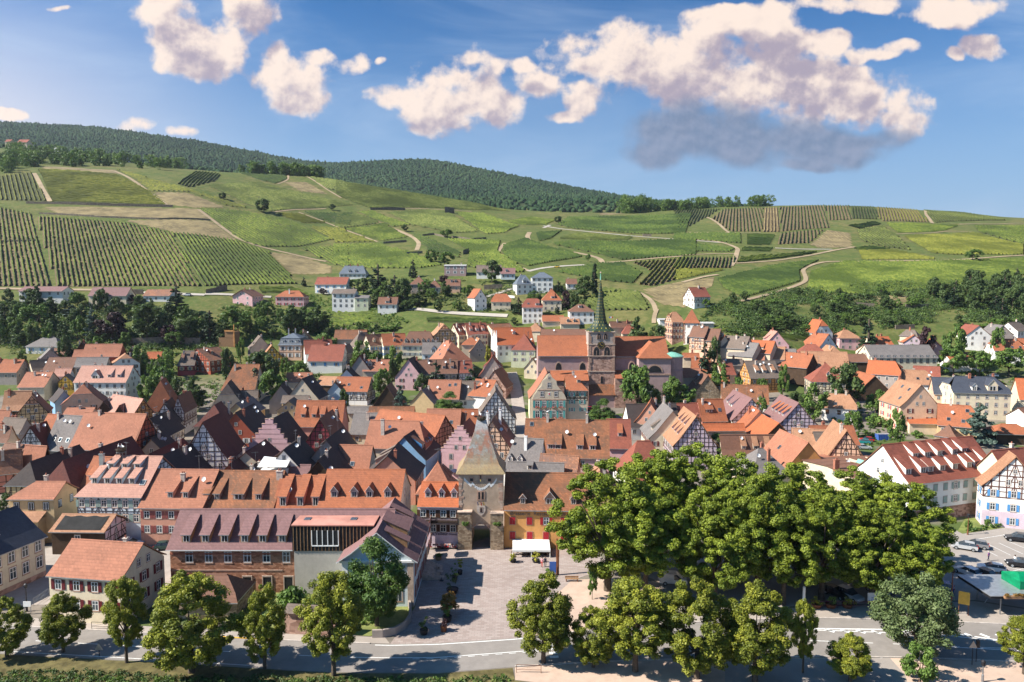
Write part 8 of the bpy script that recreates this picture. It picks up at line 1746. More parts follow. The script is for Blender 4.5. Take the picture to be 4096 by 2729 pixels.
 b=MB();b.box(xat(2205,1500,d)-cx,-hw-.02,-2.5,2.2,-2,Z(1520),sn);b.face([(xat(2205,1520,d)-cx-.3,-3,Z(1519)),(-hw,-3,Z(1519)),(-hw,2.4,Z(1484)),(xat(2205,1520,d)-cx-.3,2.4,Z(1484))],R['or']);b.build('side_aisle',r)
 xa,xb,he,dd=wing('chancel',2461,2676,1426,1348,1482,d+3.5,vp)
 lancet(2528,1450,1482,2.2,False)
 b=MB();b.box(hw+.02,xat(2560,1500,d)-cx,-2,2.6,-2,Z(1512),sn);b.face([(hw,-2.6,Z(1511)),(xat(2555,1500,d)-cx,-2.6,Z(1511)),(xat(2555,1500,d)-cx,3.2,Z(1485)),(hw,3.2,Z(1485))],R['or']);b.build('side_aisle',r)
 ta,tb=xat(2556,1434,d-3)-cx,xat(2684,1434,d-3)-cx;tw=tb-ta;zt_=zat(1433,d-3);zr_=zat(1367,d+2);tcx=(ta+tb)/2
 b=MB();b.box(ta,tb,-3,10,-2,zt_,vp)
 for k_,mm,y in((1.22,M_STONE,-3.12),(1.0,M_DARKW,-3.16)):
  q=[(tcx+tw*.21*k_*math.cos(math.pi*i/14),y,zat(1490,d-3)+tw*.21*k_*math.sin(math.pi*i/14))for i in range(15)];b.extr(q,(0,.3,0),mm)
 for v in(1498,1437):b.box(ta-.1,tb+.1,-3.2,-3,zat(v,d-3)-.3,zat(v,d-3)+.3,M_STONE)
 b.build('transept',r)
 b=MB();ap=(tcx-tw*.02,2.5,zr_);b.face([(ta-.5,-3.6,zt_),(tb+.5,-3.6,zt_),ap],R['or']);b.face([(tb+.5,-3.6,zt_),(tb+.5,12,zt_),(ap[0],12,zr_),ap],R['or']);b.face([(ta-.5,12,zt_),(ta-.5,-3.6,zt_),ap,(ap[0],12,zr_)],R['or']);b.face([(ta-.5,-3.6,zt_-.02),(ta-.5,12,zt_-.02),(tb+.5,12,zt_-.02),(tb+.5,-3.6,zt_-.02)],M_WOOD);b.build('transept_roof',r)
 ax=xat(2690,1430,d+4)-cx;rr_=4.4
 b=MB();b.lathe([(rr_,-2),(rr_,zat(1482,d+4)),(rr_+.25,zat(1481,d+4)),(rr_,zat(1479,d+4)),(rr_,zat(1425,d+4)),(rr_+.3,zat(1424,d+4))],28,vp,(ax,5.5,0));b.build('apse',r)
 b=MB();z=zat(1424,d+4);b.lathe([(rr_+.5,z-.2),(rr_*.8,z+.5),(rr_*.4,z+1.2),(.1,z+1.5)],28,R['cu'],(ax,5.5,0));b.build('apse_roof',r)
 house('brown roofed building standing behind the nave of the church',(cx+(xat(2165,1330,d+30)+xat(2350,1330,d+30))/2-cx,d+32,tz1(cx,d+30)),0,20,12,zat(1352,d+26)-tz1(cx,d+30),zat(1319,d+32)-tz1(cx,d+30),'be','br',group=GT,win=False,chim=0)
church()
# ---- pointed town gate at the foot of the slope
def small_gate():
 p=hit(*px('A4',875,388));d=p.y;s_=scale_at(d);w=172*.34834/s_;hw=w/2;Z=lambda y:zat(1240+y*.34834,d)-p.z
 r=empty('gate_tower',(p.x,d,p.z),math.radians(-14),'white town gate with a pointed orange tile roof at the foot of the slope','gate tower')
 b=MB();b.box(-hw,hw,0,w,-2,Z(150),WL['wh'])
 for i in range(14):
  for s in(-1,1):l=rnd.uniform(.4,.8);z=i*Z(150)/14;b.box(s*hw-(l if s>0 else.05),s*hw+(.05 if s>0 else l),-.06,0,z,z+Z(150)/14-.06,M_STONE)
 b.build('wall',r);b=MB();rings=[[(-hw*k,w/2-hw*k,z),(hw*k,w/2-hw*k,z),(hw*k,w/2+hw*k,z),(-hw*k,w/2+hw*k,z)]for k,z in((1.15,Z(152)),(.85,Z(120)),(.06,Z(-2)))]
 for A,B_ in zip(rings,rings[1:]):
  for i in range(4):b.face([A[i],A[(i+1)%4],B_[(i+1)%4],B_[i]],R['or'])
 b.build('roof',r)
 for x in(-1.3,1.6):add_window(r,(x,-.03,Z(200)),0,1.0,1.2,'stone')
 b=MB();q=[(-1.9,-.05,0),(1.9,-.05,0)]+[(1.9*math.cos(math.pi*i/10),-.05,2.6+1.7*math.sin(math.pi*i/10))for i in range(11)];b.extr(q,(0,.06,0),M_DARKW);b.build('archway',r)
small_gate()
# ---- building under renovation: long wing and gabled head
def renovated():
 Ar=G0('P',1372,2428);Br=G0('P',1656,2428);d=Ar.y;w=Br.x-Ar.x;hw=w/2;cx=(Ar.x+Br.x)/2
 he=zat(2240,d);hr=zat(2127,d)
 r=empty('building',(cx,d,0),0,'long building under renovation with plum tile roofs, bare brick and a pediment gable','building')
 far=onplane(*px('P',1577,2000),hr);L=min(far.y-d,34)
 sk_=(far.x-cx)/(far.y-d)
 a=math.atan2(far.y-d,far.x-cx);M=lambda:None
 ctr=(math.cos(a)*L/2,math.sin(a)*L/2,0)
 wm=WL['bl'];b=MB();walls_gable(b,L,w,he,hr,wm,-.5);b.build('wall',r,ctr,a)
 b=MB();roof_gable(b,L+.6,w,he,hr,R['pl'],.7,.55,trim=M_WHITE);b.build('roof',r,ctr,a)
 rz=a-math.pi/2;RM=Matrix.Rotation(rz,3,'Z');P3=lambda x,y,z:RM@Vector((x,y,z))
 b=MB();b.box(-hw-.35,hw+.35,-.35,-.03,he-.35,he-.05,M_WHITE);b.box(-hw,-hw+.9,-.2,-.03,0,he-.4,M_WHITE);b.box(hw-.9,hw,-.2,-.03,0,he-.4,M_SAND);b.box(-hw,hw,-.14,-.03,3.4,3.65,M_STONE)
 b.build('cornice',r,(0,0,0),rz)
 for i in range(3):
  for z in(.9,4.3):add_window(r,P3((i-1)*3.0,-.03,z),rz,1.2,1.9,'stone',None)
 for k in range(7):
  for z in(.9,4.2):add_window(r,P3(hw+.03,2.5+k*3.4,z),rz+math.pi/2,1.2,1.9,'stone','rose')
 for xf,f,kw in((-.33,.22,dict(w=1.8,h=1.1)),(-.02,.3,dict(w=5.5,h=1.4)),(.3,.35,dict(w=1.8,h=1.1))):
  q=add_dormer(r,'shed',0,1 if False else-1,f,hw,he,hr,R['pl'],M_WOOD,**kw);
  lx=xf*L;yf=hw*(1-f);zf=zroof(yf,hw,he,hr,.45)+.16
  q.location=Vector(ctr)+Matrix.Rotation(a,3,'Z')@Vector((lx,-yf,zf));q.rotation_euler=(0,0,a)
 b=MB()
 for i in range(6):b.box(hw+.02,hw+2.9-i*.42,9.5-(0),15.5,i*.17,i*.17+.17,M_SAND)
 b.build('entrance_steps',r,(0,0,0),rz)
 A=G0('P',686,2372);dA=A.y;xl=A.x-cx;xr=xat(1184,2372,dA)-cx;x2=-hw+1.0;he2=zat(2196,dA);hr2=hr+.2
 rid=onplane(*px('P',900,2040),hr2);W2=2*(rid.y-dA);y0=dA-d;hw2=W2/2
 b=MB();walls_gable(b,x2-xl+5,W2,he2,hr2,WL['bk'],-.5);b.build('wing_wall',r,((xl+x2+5)/2,y0+hw2,0))
 b=MB();roof_gable(b,x2-xl+5.2,W2,he2,hr2,R['pl'],.5,.35,trim=M_WHITE);b.build('wing_roof',r,((xl+x2+5)/2,y0+hw2,0))
 for u in(762,837,913,992,1063,1140):
  q=add_dormer(r,'shed',0,-1,.12,hw2,he2,hr2,R['pl'],M_WOOD,w=1.45,h=1.35);q.location.x=xat(u,2150,dA+2)-cx;q.location.y=y0+hw2-hw2*.88
 for u in(758,836,913,990,1067,1146):
  add_window(r,(xat(u,2250,dA)-cx,y0-.03,zat(2250,dA)),0,1.15,1.75,'stone',None,True)
 for u in(990,1070,1155):
  b=MB();b.box(-.65,.65,-.04,.05,0,2.5,M_DARKW);b.box(-.8,-.65,-.1,0,0,2.5,M_SAND);b.box(.65,.8,-.1,0,0,2.5,M_SAND);b.box(-.8,.8,-.1,0,2.5,2.75,M_SAND);b.build('doorway',r,(xat(u,2340,dA)-cx,y0-.01,.1))
 b=MB();b.box(xl,xr-2,y0-.06,y0,3.55,3.8,M_STONE);b.box(xl,xr-2,y0-.08,y0,he2-.9,he2-.65,M_BRICK);b.build('brick_band',r)
 zc=he2-.1;xb=-hw+.05;zb1=zat(2104,dA-.6)
 b=MB();b.box(xr,xb,y0-.5,y0+.2,-.3,zc,WL['ct']);b.build('concrete_wall',r)
 b=MB();b.box(xr-.2,x2+3,y0-.6,y0+hw2*.8,zc,zb1,R['tar'])
 for i in range(22):x=xr+(x2+2-xr)*i/21;b.box(x-.04,x+.04,y0-.66,y0-.6,zc,zb1,M_WOOD)
 b.build('boarded_storey',r)
 b=MB();b.box(xr-.3,x2+3,y0-.75,y0+hw2*.82,zb1,zb1+.16,plain('roof_flat_salmon',(.48,.22,.17),.85,0,.25,.3));b.build('flat_roof',r)
 b=MB();wa,wb=xat(1252,2150,dA)-cx,xat(1358,2150,dA)-cx;b.box(wa,wb,y0-.7,y0-.6,zat(2176,dA),zat(2116,dA),M_DARKW)
 for i in range(6):x=wa+(wb-wa)*i/5;b.box(x-.06,x+.06,y0-.76,y0-.7,zat(2176,dA),zat(2116,dA),M_WHITE)
 b.box(wa,wb,y0-.78,y0-.7,zat(2179,dA),zat(2175,dA),M_WHITE);b.build('window_band',r)
 for u in(1230,1415):o=obj('skylight',SKYL,r,(xat(u,2090,dA+2)-cx,y0+2.2,zb1+.16))
 house('low tiled shed in front of the bare brick wall',(xat(860,2330,dA-6),dA-5.5,0),0,8.5,6.5,2.6,5.2,'st','br',kind='hip',win=False,chim=0,name='shed',cat='shed',group=GF)
 return cx,d,hw
RB=renovated()
# ================================================================== cars, people, street furniture
CARP={k:plain('car_paint_'+k,c,.28,.25,.04,1,.6)for k,c in{'white':(.75,.75,.75),'silver':(.48,.49,.5),'black':(.015,.015,.018),'grey':(.2,.2,.21),'red':(.5,.02,.03),'teal':(.02,.26,.28),'blue':(.03,.08,.25),'green':(.02,.06,.05),'yellow':(.7,.45,.04)}.items()}
M_TYRE=plain('tyre',(.015,.015,.015),.9,0,.1);M_LIGHTR=plain('rear_lamp',(.35,.01,.01),.3,0,.05);M_LIGHTW=plain('headlamp',(.7,.7,.7),.15,0,.05)
def car(p,rz,col,label,kind='hatch',group='cars parked in the town',s=1.0):
 r=empty('car' if kind!='van' else 'van',p,rz,label,'car' if kind!='van' else 'van',group);m=CARP[col]
 if kind=='van':low=[(-2.2,.35),(-2.2,1.75),(-2.0,1.95),(.55,1.95),(1.35,1.25),(2.15,1.0),(2.25,.4)];cab=[(.1,1.05),(.1,1.8),(.55,1.86),(1.25,1.22),(1.2,1.05)]
 else:low=[(-2.0,.3),(-2.08,.75),(-1.95,.95),(-.9,.98),(.85,.98),(1.85,.78),(2.08,.55),(2.05,.3)];cab=[(-1.9,.95),(-1.55,1.42),(.05,1.47),(.95,.97)]
 if kind=='suv':cab=[(-1.95,.95),(-1.75,1.55),(.1,1.62),(.95,.97)]
 b=MB();w=.88
 def shell(pr,w0,w1,zc,mm):
  n=len(pr);L=[];
  for sg in(-1,1):L.append([(x,sg*(w0 if z<zc else w1),z)for x,z in pr])
  b.poly(L[0]+L[1],[tuple(range(n)),tuple(reversed(range(n,2*n)))]+[(i,n+i,n+(i+1)%n,(i+1)%n)for i in range(n)],mm)
 shell(low,w,w*(.96 if kind!='van' else.9),.9,m)
 if kind!='van':
  n=len(cab);roof=[(cab[1][0]+.05,cab[1][1]+.02),(cab[2][0]-.05,cab[2][1]+.02)]
  b.poly([(roof[0][0],-.68,roof[0][1]),(roof[1][0],-.68,roof[1][1]),(roof[1][0],.68,roof[1][1]),(roof[0][0],.68,roof[0][1])],[(0,1,2,3)],m)
  for x in(-.75,):b.box(x-.05,x+.05,-.79,.79,.95,1.42,m)
 o=b.build('body',r);o.data.update()
 bm=bmesh.new();bm.from_mesh(o.data);bmesh.ops.recalc_face_normals(bm,faces=bm.faces);bmesh.ops.bevel(bm,geom=[e for e in bm.edges if len(e.link_faces)==2 and e.calc_face_angle(0)>.5],offset=.05,segments=2,affect='EDGES');bm.to_mesh(o.data);bm.free()
 b=MB();shell(cab,.80,.66,1.1,M_GLASS)if kind!='van' else shell(cab,w+.01,w*.9+.01,1.2,M_GLASS)
 b.build('window',r)
 for x in(-1.3,1.32):
  for sg in(-1,1):
   b=MB();b.tube((0,-.1,0),(0,.1,0),.33,.33,14,M_TYRE);b.tube((0,sg*.1,0),(0,sg*.12,0),.2,.2,10,M_ZINC);b.build('wheel',r,(x,sg*.82,.33))
 for sg in(-1,1):
  b=MB();b.box(-.06,.06,-.16,.16,-.09,.09,M_LIGHTR);b.build('tail_light',r,(-2.06,sg*.66,.82));b=MB();b.box(-.08,.05,-.18,.18,-.07,.07,M_LIGHTW);b.build('headlight',r,(1.98,sg*.62,.66))
 r.scale=(s,s,s);return r
def C_(t,x,y,ang,col,label,kind='hatch',h=None):
 p=hit(*px(t,x,y),0,60);car((p.x,p.y,(tz1(p.x,p.y)if p.y>225 else.03)),math.radians(ang),col,label,kind)
for a in[('E4',85,575,-35,'teal','teal car in the shade at the edge of the plane trees'),('E4',152,535,-60,'white','white car parked behind the teal car'),('E4',405,690,-70,'white','white car half hidden by plane leaves'),('E4',700,850,-62,'silver','silver estate car under the planes by the flower planters','suv'),('E4',590,830,-62,'black','black car beside the silver estate car under the planes'),('E4',955,800,-62,'black','black car behind the white notice board'),('E4',1690,425,150,'silver','silver hatchback in the sunny parking row by the hedge'),('E4',1785,410,150,'grey','dark grey car parked close beside the silver hatchback'),('E4',2145,355,158,'black','black estate car alone on the sunny parking bays','suv'),('E4',1925,615,155,'white','white car with a dark rear window in the sunny car park'),('E4',2165,575,160,'black','black car beside the white pedestrian at the picture edge'),('E4',1715,645,115,'white','white car in front of the black car at the shade edge'),('E4',1830,655,120,'black','black car half in shade behind the white car'),('E4',1470,775,150,'blue','pale blue car behind the silvery lime tree'),('E3',1385,725,-8,'white','white van parked under the plane trees','van'),('E1',1130,405,5,'white','white car behind the salmon tile roof'),('E1',1435,425,8,'green','dark green car before the red garage door'),('B5',515,565,-8,'silver','silver car in the parking place behind the blue shuttered gable'),('B5',545,478,170,'red','red car in the parking place by the hedge'),('B5',505,503,165,'teal','dark teal car between the red and the silver car'),('A5',1995,768,175,'white','white car by the trimmed street trees'),('A3',2085,925,-20,'red','small red car beside the town hall'),('C1',2150,672,178,'white','white car on the lane behind the tall black fir','suv'),('C3',1685,348,170,'yellow','yellow car on the vineyard lane'),('B3',492,828,65,'silver','silver car in the alley beside the gate tower'),('C3',1637,938,180,'white','small white van on the lane below the ochre house','van')]:
 C_(*a)
M_SKIN=plain('skin',(.5,.28,.2),.6,0,.08);CLO={k:plain('cloth_'+k,c,.85,0,.12)for k,c in{'pink':(.6,.3,.35),'red':(.55,.08,.06),'navy':(.02,.025,.06),'white':(.7,.7,.7),'black':(.02,.02,.02),'violet':(.25,.12,.3),'hair':(.05,.03,.02),'grey':(.45,.42,.4)}.items()}
def person(t,x,y,rz,top,bot,label,stride=.12,hair='hair'):
 p=G0(t,x,y,.03)
 V=[(0,0,.95),(0,.0,1.15),(0,0,1.38),(0,0,1.5),(0,.02,1.62),(0,.01,1.74),(.1,0,.9),(.11,stride*.5,.5),(.11,-stride*.3,.08),(.11,.14-stride*.3,.04),(-.1,0,.9),(-.11,-stride*.2,.5),(-.11,stride,.08),(-.11,.14+stride,.04),(.2,0,1.4),(.25,-.03,1.13),(.24,.08,.9),(.24,.1,.81),(-.2,0,1.4),(-.25,.02,1.13),(-.24,.1,.9),(-.24,.12,.81)]
 E=[(0,1),(1,2),(2,3),(3,4),(4,5),(0,6),(6,7),(7,8),(8,9),(0,10),(10,11),(11,12),(12,13),(2,14),(14,15),(15,16),(16,17),(2,18),(18,19),(19,20),(20,21)]
 Rd=[(.15,.11),(.14,.1),(.15,.1),.055,.09,.08,.085,.06,.045,.04,.085,.06,.045,.04,.06,.042,.034,.03,.06,.042,.034,.03]
 T_,B_=CLO[top],CLO[bot]
 pick=lambda c:0 if c.z>1.47 or(abs(c.x)>.2 and c.z<1.2)else(1 if c.z>.96 else(2 if c.z>.12 else 3))
 o=skin_obj('person',V,E,Rd,[M_SKIN,T_,B_,CLO['black']],pick,tuple(p),rz,label,'person','people on the square and car park')
 b=MB();b.lathe([(.1,-.12),(.112,-.02),(.1,.06),(.05,.12),(.005,.135)],10,CLO[hair],(0,-.015,1.72));b.build('hair',o,smooth=True)
person('E3',258,578,2.6,'pink','red','person in a pink top and red trousers walking on the square');person('E3',287,573,2.9,'navy','navy','person in dark blue clothes walking beside the awning');person('E4',1897,525,.4,'violet','navy','person in a violet jacket standing behind the white car',hair='grey');person('E4',2122,560,1.8,'white','grey','person in a white shirt walking past the black car',.3);person('E3',1205,2+640,1,'navy','black','person in dark clothes in the shade of the planes')
def lamp(t,x,yt,yb,label,mat=M_RUST):
 p=G0(t,x,yb);h=zat(px(t,x,yt)[1],p.y);r=empty('street_lamp',tuple(p),0,label,'street lamp','street lamps')
 b=MB();b.lathe([(.16,0),(.13,.9),(.08,1.0),(.06,h-.7)],10,mat);b.build('pole',r);b=MB();b.lathe([(.06,0),(.22,.1),(.28,.6),(.3,.62),(.05,.8)],6,M_DARKM,(0,0,h-.75));b.build('lantern',r)
for a in[('E4',1718,120,300,'rust red lantern post at the hedge of the long white building'),('E4',1575,590,960,'tall rust red post beside the yellow notice sign'),('E4',1845,1380,1568,'grey lantern at the foot of the picture by the traffic lights',M_METAL),('E3',1965,340,720,'rust red post in front of the pale gate under the planes'),('E1',232,720,960,'iron lantern in front of the cream slate roofed house',M_DARKM)]:lamp(*a)
def sign(t,x,yt,yb,w,h,mat,label,lines=(),pole=M_METAL,ink=M_INK,rz=0,band=None):
 p=G0(t,x,yb);zt=zat(px(t,x,yt)[1],p.y);r=empty('sign',tuple(p),rz,label,'sign')
 b=MB();
 for s in(-1,1):b.tube((s*w*.42,0,0),(s*w*.42,0,zt),.05,.05,6,pole)
 b.build('pole',r);b=MB();b.box(-w/2,w/2,-.1,-.05,zt-h,zt,mat)
 if band:b.box(-w/2,w/2,-.11,-.1,zt-h,zt-h*.84,band)
 b.build('panel',r)
 for i,q in enumerate(lines):
  if q:text(q,h*.2,r,(0,-.115,zt-h*(.3+.25*i)),0,ink if i else M_REDP,.003)
sign('E4',918,797,900,2.3,1.5,M_WHITE,'white notice board with red and blue writing before the car park',('','Les Portes','de la vallée'),ink=M_BLUEP,band=M_REDP)
sign('E4',1680,790,990,1.4,1.9,MATS['kerb_paint_yellow'],'tilted yellow and red notice board by the dark post',(),pole=M_RUST,rz=-.5)
sign('E1',240,872,985,1.1,.8,M_WHITE,'small white square sign before the cream slate roofed house',())
sign('E3',350,530,650,1.1,1.9,M_BLUEP,'blue information panel at the corner of the awning',(),pole=M_WHITE)
b=MB();p=G0('E4',305,955);b.lathe([(.12,0),(.2,.3),(.2,3.6),(.1,3.8)],10,M_WHITE);tag(b.build('totem',None,tuple(p)),'slim white totem post at the pavement edge','post')
for i,x in enumerate((385,398)):
 p=G0('E3',x,650-i*6);b=MB();b.lathe([(.13,0),(.12,6.3-i*.8)],8,M_RUST);tag(b.build('post',None,tuple(p)),('taller' if i==0 else 'shorter')+' of the two rusty steel posts beside the awning','post')
def warn(t,x,yt,yb,label,light=False):
 p=G0(t,x,yb);h=zat(px(t,x,yt)[1],p.y);r=empty('traffic_light' if light else 'traffic_sign',tuple(p),0,label,'traffic light' if light else 'traffic sign');b=MB();b.tube((0,0,0),(0,0,h),.05,.05,8,M_DARKM);b.build('pole',r);b=MB()
 if light:b.box(-.18,.18,-.3,-.05,h-1.0,h,M_DARKM);[b.lathe([(.09,0),(.1,.02)],10,mm,(0,-.2,h-.2-i*.3))for i,mm in enumerate((M_REDP,M_YELP,M_DARKM))]
 else:b.extr([(-.55,-.06,h-.95),(.55,-.06,h-.95),(0,-.06,h)],(0,.04,0),M_METAL)
 b.build('head',r)
warn('E4',1755,1210,1420,'grey triangular road sign seen from behind by the traffic light');warn('E4',1790,1200,1395,'dark traffic light beside the triangular sign',True);warn('E1',855,1230,1345,'triangular road sign between the street trees on the bank')
def planter(t,x,yb,w,h,mat,plant,label,ph=.8,name='planter'):
 p=G0(t,x,yb,.03);r=empty(name,tuple(p),0,label,'planter','flower planters');b=MB();b.lathe([(w*.38,0),(w*.5,h),(w*.44,h),(w*.4,h-.08)],12,mat);b.build('pot',r)
 rg=np.random.default_rng(int(x));C=rg.normal(size=(10,3))*np.array([w*.22,w*.22,ph*.28])+np.array([0,0,h+ph*.45]);obj('plant',leaves('plant',C,np.full(10,w*.22),40,.08,LM[plant],int(x)),r)
for a in[('E4',415,925,1.6,.6,M_RUST,'yel','planter of yellow red flowers at the end of the wine red railing'),('E4',540,925,1.6,.6,M_RUST,'mid','green planter in the middle of the wine red railing'),('E4',680,925,1.6,.6,M_RUST,'yel','planter of yellow flowers on the wine red railing near the notice board'),('E2',1570,515,1.2,.6,M_WOOD,'mid','wooden flower tub in front of the pink inn'),('E2',1755,640,.9,.7,M_DARKM,'yel','slim potted plant on the plaza in the building shadow',2.4),('E2',1710,690,1.0,.7,M_DARKM,'mid','dark potted shrub next to the slim potted plant',1.8),('E2',1690,800,2.0,.7,M_DARKM,'dark','large dark potted shrub in the building shadow',2.6),('E2',1645,1045,1.4,.8,M_DARKM,'mid','grassy pot below the rust coloured tree',1.6),('E2',1445,1155,1.2,.7,M_DARKM,'dark','potted shrub in the shade of the chestnut',1.6),('E2',1615,1130,1.0,.9,M_RUST,'purple','red pot with purple flowers in the shade of the chestnut',.8),('E3',205,535,1.4,.5,M_DARKM,'yel','flower tub before the restaurant tables',1.0),('E3',8,535,1.2,.5,M_DARKM,'yel','yellow flower tub at the corner of the terrace',1.0),('E3',310,655,1.0,.5,M_DARKM,'mid','round box shrub beside the information panel',.8)]:planter(*a)
T('E2',1655,800,990,190,'rust','rust coloured potted tree on the plaza',name='tree')if 'rust' in PROTO else None
def awning():
 A=G0('E3',5,500);B_=G0('E3',330,500);w=B_.x-A.x;z1=zat(px('E3',10,432)[1],A.y);z2=zat(px('E3',10,300)[1],A.y+6.5)
 r=empty('awning',(A.x,A.y,0),0,'large white awning over the restaurant terrace','awning');b=MB()
 b.box(0,w,0,.1,z1-.35,z1,M_WHITE);b.poly([(0,0,z1),(w,0,z1),(w,5.0,z2-.1),(0,5.0,z2-.1),(0,6.6,z2),(w,6.6,z2)],[(0,1,2,3),(3,2,5,4)],M_WHITE);b.build('cloth',r);b=MB()
 for x in(.05,w/2,w-.05):b.tube((x,.1,0),(x,.1,z1),.06,.06,8,M_WHITE)
 b.build('post',r)
 return A,w
aw0,aww=awning()
def table_set(p,label,group,umb=None):
 r=empty('cafe_table',p,rnd.uniform(-.2,.2),label,'table',group);b=MB();b.box(-.5,.5,-.4,.4,.7,.75,M_SAND);b.build('table_top',r);b=MB();b.tube((0,0,0),(0,0,.7),.05,.05,6,M_DARKM);b.box(-.3,.3,-.3,.3,0,.04,M_DARKM);b.build('base',r)
def chair(p,rz,label,group,mat):
 r=empty('chair',p,rz,label,'chair',group);b=MB();b.box(-.22,.22,-.22,.22,.42,.46,mat);b.build('seat',r);b=MB();b.box(-.22,.22,.2,.24,.46,.9,mat);b.build('backrest',r);b=MB();[b.tube((sx,sy,0),(sx,sy,.44),.02,.02,4,M_DARKM)for sx in(-.2,.2)for sy in(-.2,.2)];b.build('frame',r)
for i in range(6):
 x=aw0.x+.8+(aww-1.6)*i/5
 table_set((x,aw0.y+1.6,.03),'terrace table under the white awning','terrace tables')
 for s in(-1,1):chair((x+s*.85,aw0.y+1.6,.03),s*math.pi/2*-1,'terrace chair at a table under the white awning','terrace chairs',M_WOOD)
for i in range(4):
 p=G0('E2',1540+i*66,428,.03);table_set((p.x,p.y+.6,.03),'small table before the pink inn','inn tables')
 for s in(-1,1):chair((p.x+s*.8,p.y+.3,.03),s*-1.4,'red chair before the pink inn','inn chairs',M_REDP)
for i,y in enumerate((605,650,695)):
 p=G0('E2',1573+i*12,y,.03);table_set(tuple(p),'white table standing in the shadow of the plum roofed building','white tables')
p=G0('E3',515,700,.03);b=MB();b.box(-1.1,1.1,-.25,.25,.42,.5,M_WOOD);[b.box(x-.06,x+.06,-.22,.22,0,.42,M_RUST)for x in(-.9,.9)];b.box(-1.1,1.1,.2,.26,.55,.8,M_WOOD);tag(b.build('bench',None,tuple(p)),'brown wooden bench at the edge of the pink pavement','bench')
def rail(t,pts,label,mat,h=1.0,step=1.8):
 b=MB();P_=[G0(t,x,y,.03)for x,y in pts]
 for p,q in zip(P_,P_[1:]):
  n=max(1,int((q-p).length/step));U=Vector((0,0,h))
  for i in range(n+1):c=p.lerp(q,i/n);b.tube(c,c+U,.035,.035,5,mat)
  b.tube(p+U,q+U,.035,.035,5,mat);b.tube(p+U*.4,q+U*.4,.025,.025,5,mat)
  for i in range(n):b.tube(p.lerp(q,i/n)+U*.4,p.lerp(q,(i+1)/n)+U,.015,.015,4,mat)
 tag(b.build('railing',None),label,'railing')
rail('E4',[(340,925),(600,930),(880,935)],'wine red railing between pavement and car park',plain('paint_wine',(.16,.02,.06),.5));rail('E3',[(38,1485),(250,1490)],'red railing on the wall at the foot of the picture',M_RUST);rail('E1',[(790,1110),(960,1115)],'dark railing on the pavement below the wine red shutters',M_DARKM);rail('E1',[(290,905),(420,815)],'grey stair railing beside the cream tile roofed house',M_METAL)
b=MB();A,B_=G0('E2',250,1150),G0('E2',700,1180);v=B_-A;n_=Vector((-v.y,v.x,0)).normalized()*.5
b.poly([A,B_,B_+n_,A+n_]+[q+Vector((0,0,3.2))for q in(A,B_,B_+n_,A+n_)],[(0,1,5,4),(1,2,6,5),(2,3,7,6),(3,0,4,7),(4,5,6,7)],WL['sn']);b.face([A-n_*.8+Vector((0,0,3.1)),B_-n_*.8+Vector((0,0,3.1)),B_+n_*2+Vector((0,0,3.9)),A+n_*2+Vector((0,0,3.9))],R['gb']);tag(b.build('garden_wall',None),'reddish garden wall with a tiled coping behind the street trees','wall')
b=MB();cw=[G0('E2',x,y)for x,y in((1000,1190),(1090,1188),(1200,1165),(1290,1115),(1335,1050),(1340,960),(1330,920))]
for p,q in zip(cw,cw[1:]):
 n_=Vector((-(q-p).y,(q-p).x,0)).normalized()*.35;b.poly([p,q,q+n_,p+n_]+[c+Vector((0,0,1.1))for c in(p,q,q+n_,p+n_)],[(0,1,5,4),(1,2,6,5),(2,3,7,6),(3,0,4,7),(4,5,6,7)],WL['gr'])
tag(b.build('forecourt_wall',None),'low curved grey wall around the chestnut','wall')
def hedge(t,pts,w,h,label):
 C=[];P_=[hit(*px(t,x,y),0,60)for x,y in pts]
 for p,q in zip(P_,P_[1:]):
  for i in range(max(2,int((q-p).length/.35))):c=p.lerp(q,rnd.random());C.append((c.x+rnd.uniform(-w,w)/2,c.y+rnd.uniform(-w,w)/2,c.z+rnd.uniform(.1,h)))
 tag(obj('hedge',leaves('hedge',np.array(C),np.full(len(C),.35),40,.12,LM['chest'],len(C))),label,'hedge')
hedge('E4',[(1700,280),(1900,245),(2130,205)],.8,.7,'low clipped hedge along the lawn of the long white building');hedge('B5',[(470,390),(640,395),(800,395)],1.4,1.6,'dark hedge along the parking place');hedge('A5',[(90,1250),(220,1300),(330,1350)],1.0,1.4,'hedge before the white hipped roof cottage');hedge('A4',[(1030,235),(1300,300),(1500,350)],1.2,1.6,'long hedge along the lane under the overgrown terraces')
sheet('lawn',[(3830,2125),(3860,2075),(4060,2055),(4120,2050),(4080,2100),(3960,2120),(3850,2135)],.05,plain('lawn_grass',(.16,.19,.05),.95,0,.3,.6))
for t,x,yt,yb,w,l in(('E4',1725,180,255,60,'clipped cube shrub on the lawn by the lantern post'),('E4',1882,150,220,55,'little clipped topiary on the lawn'),('E4',2140,150,215,80,'round shrub at the end of the lawn hedge')):T(t,x,yt,yb,w,'bush',l,name='bush',cat='bush')if 'bush' in PROTO else None
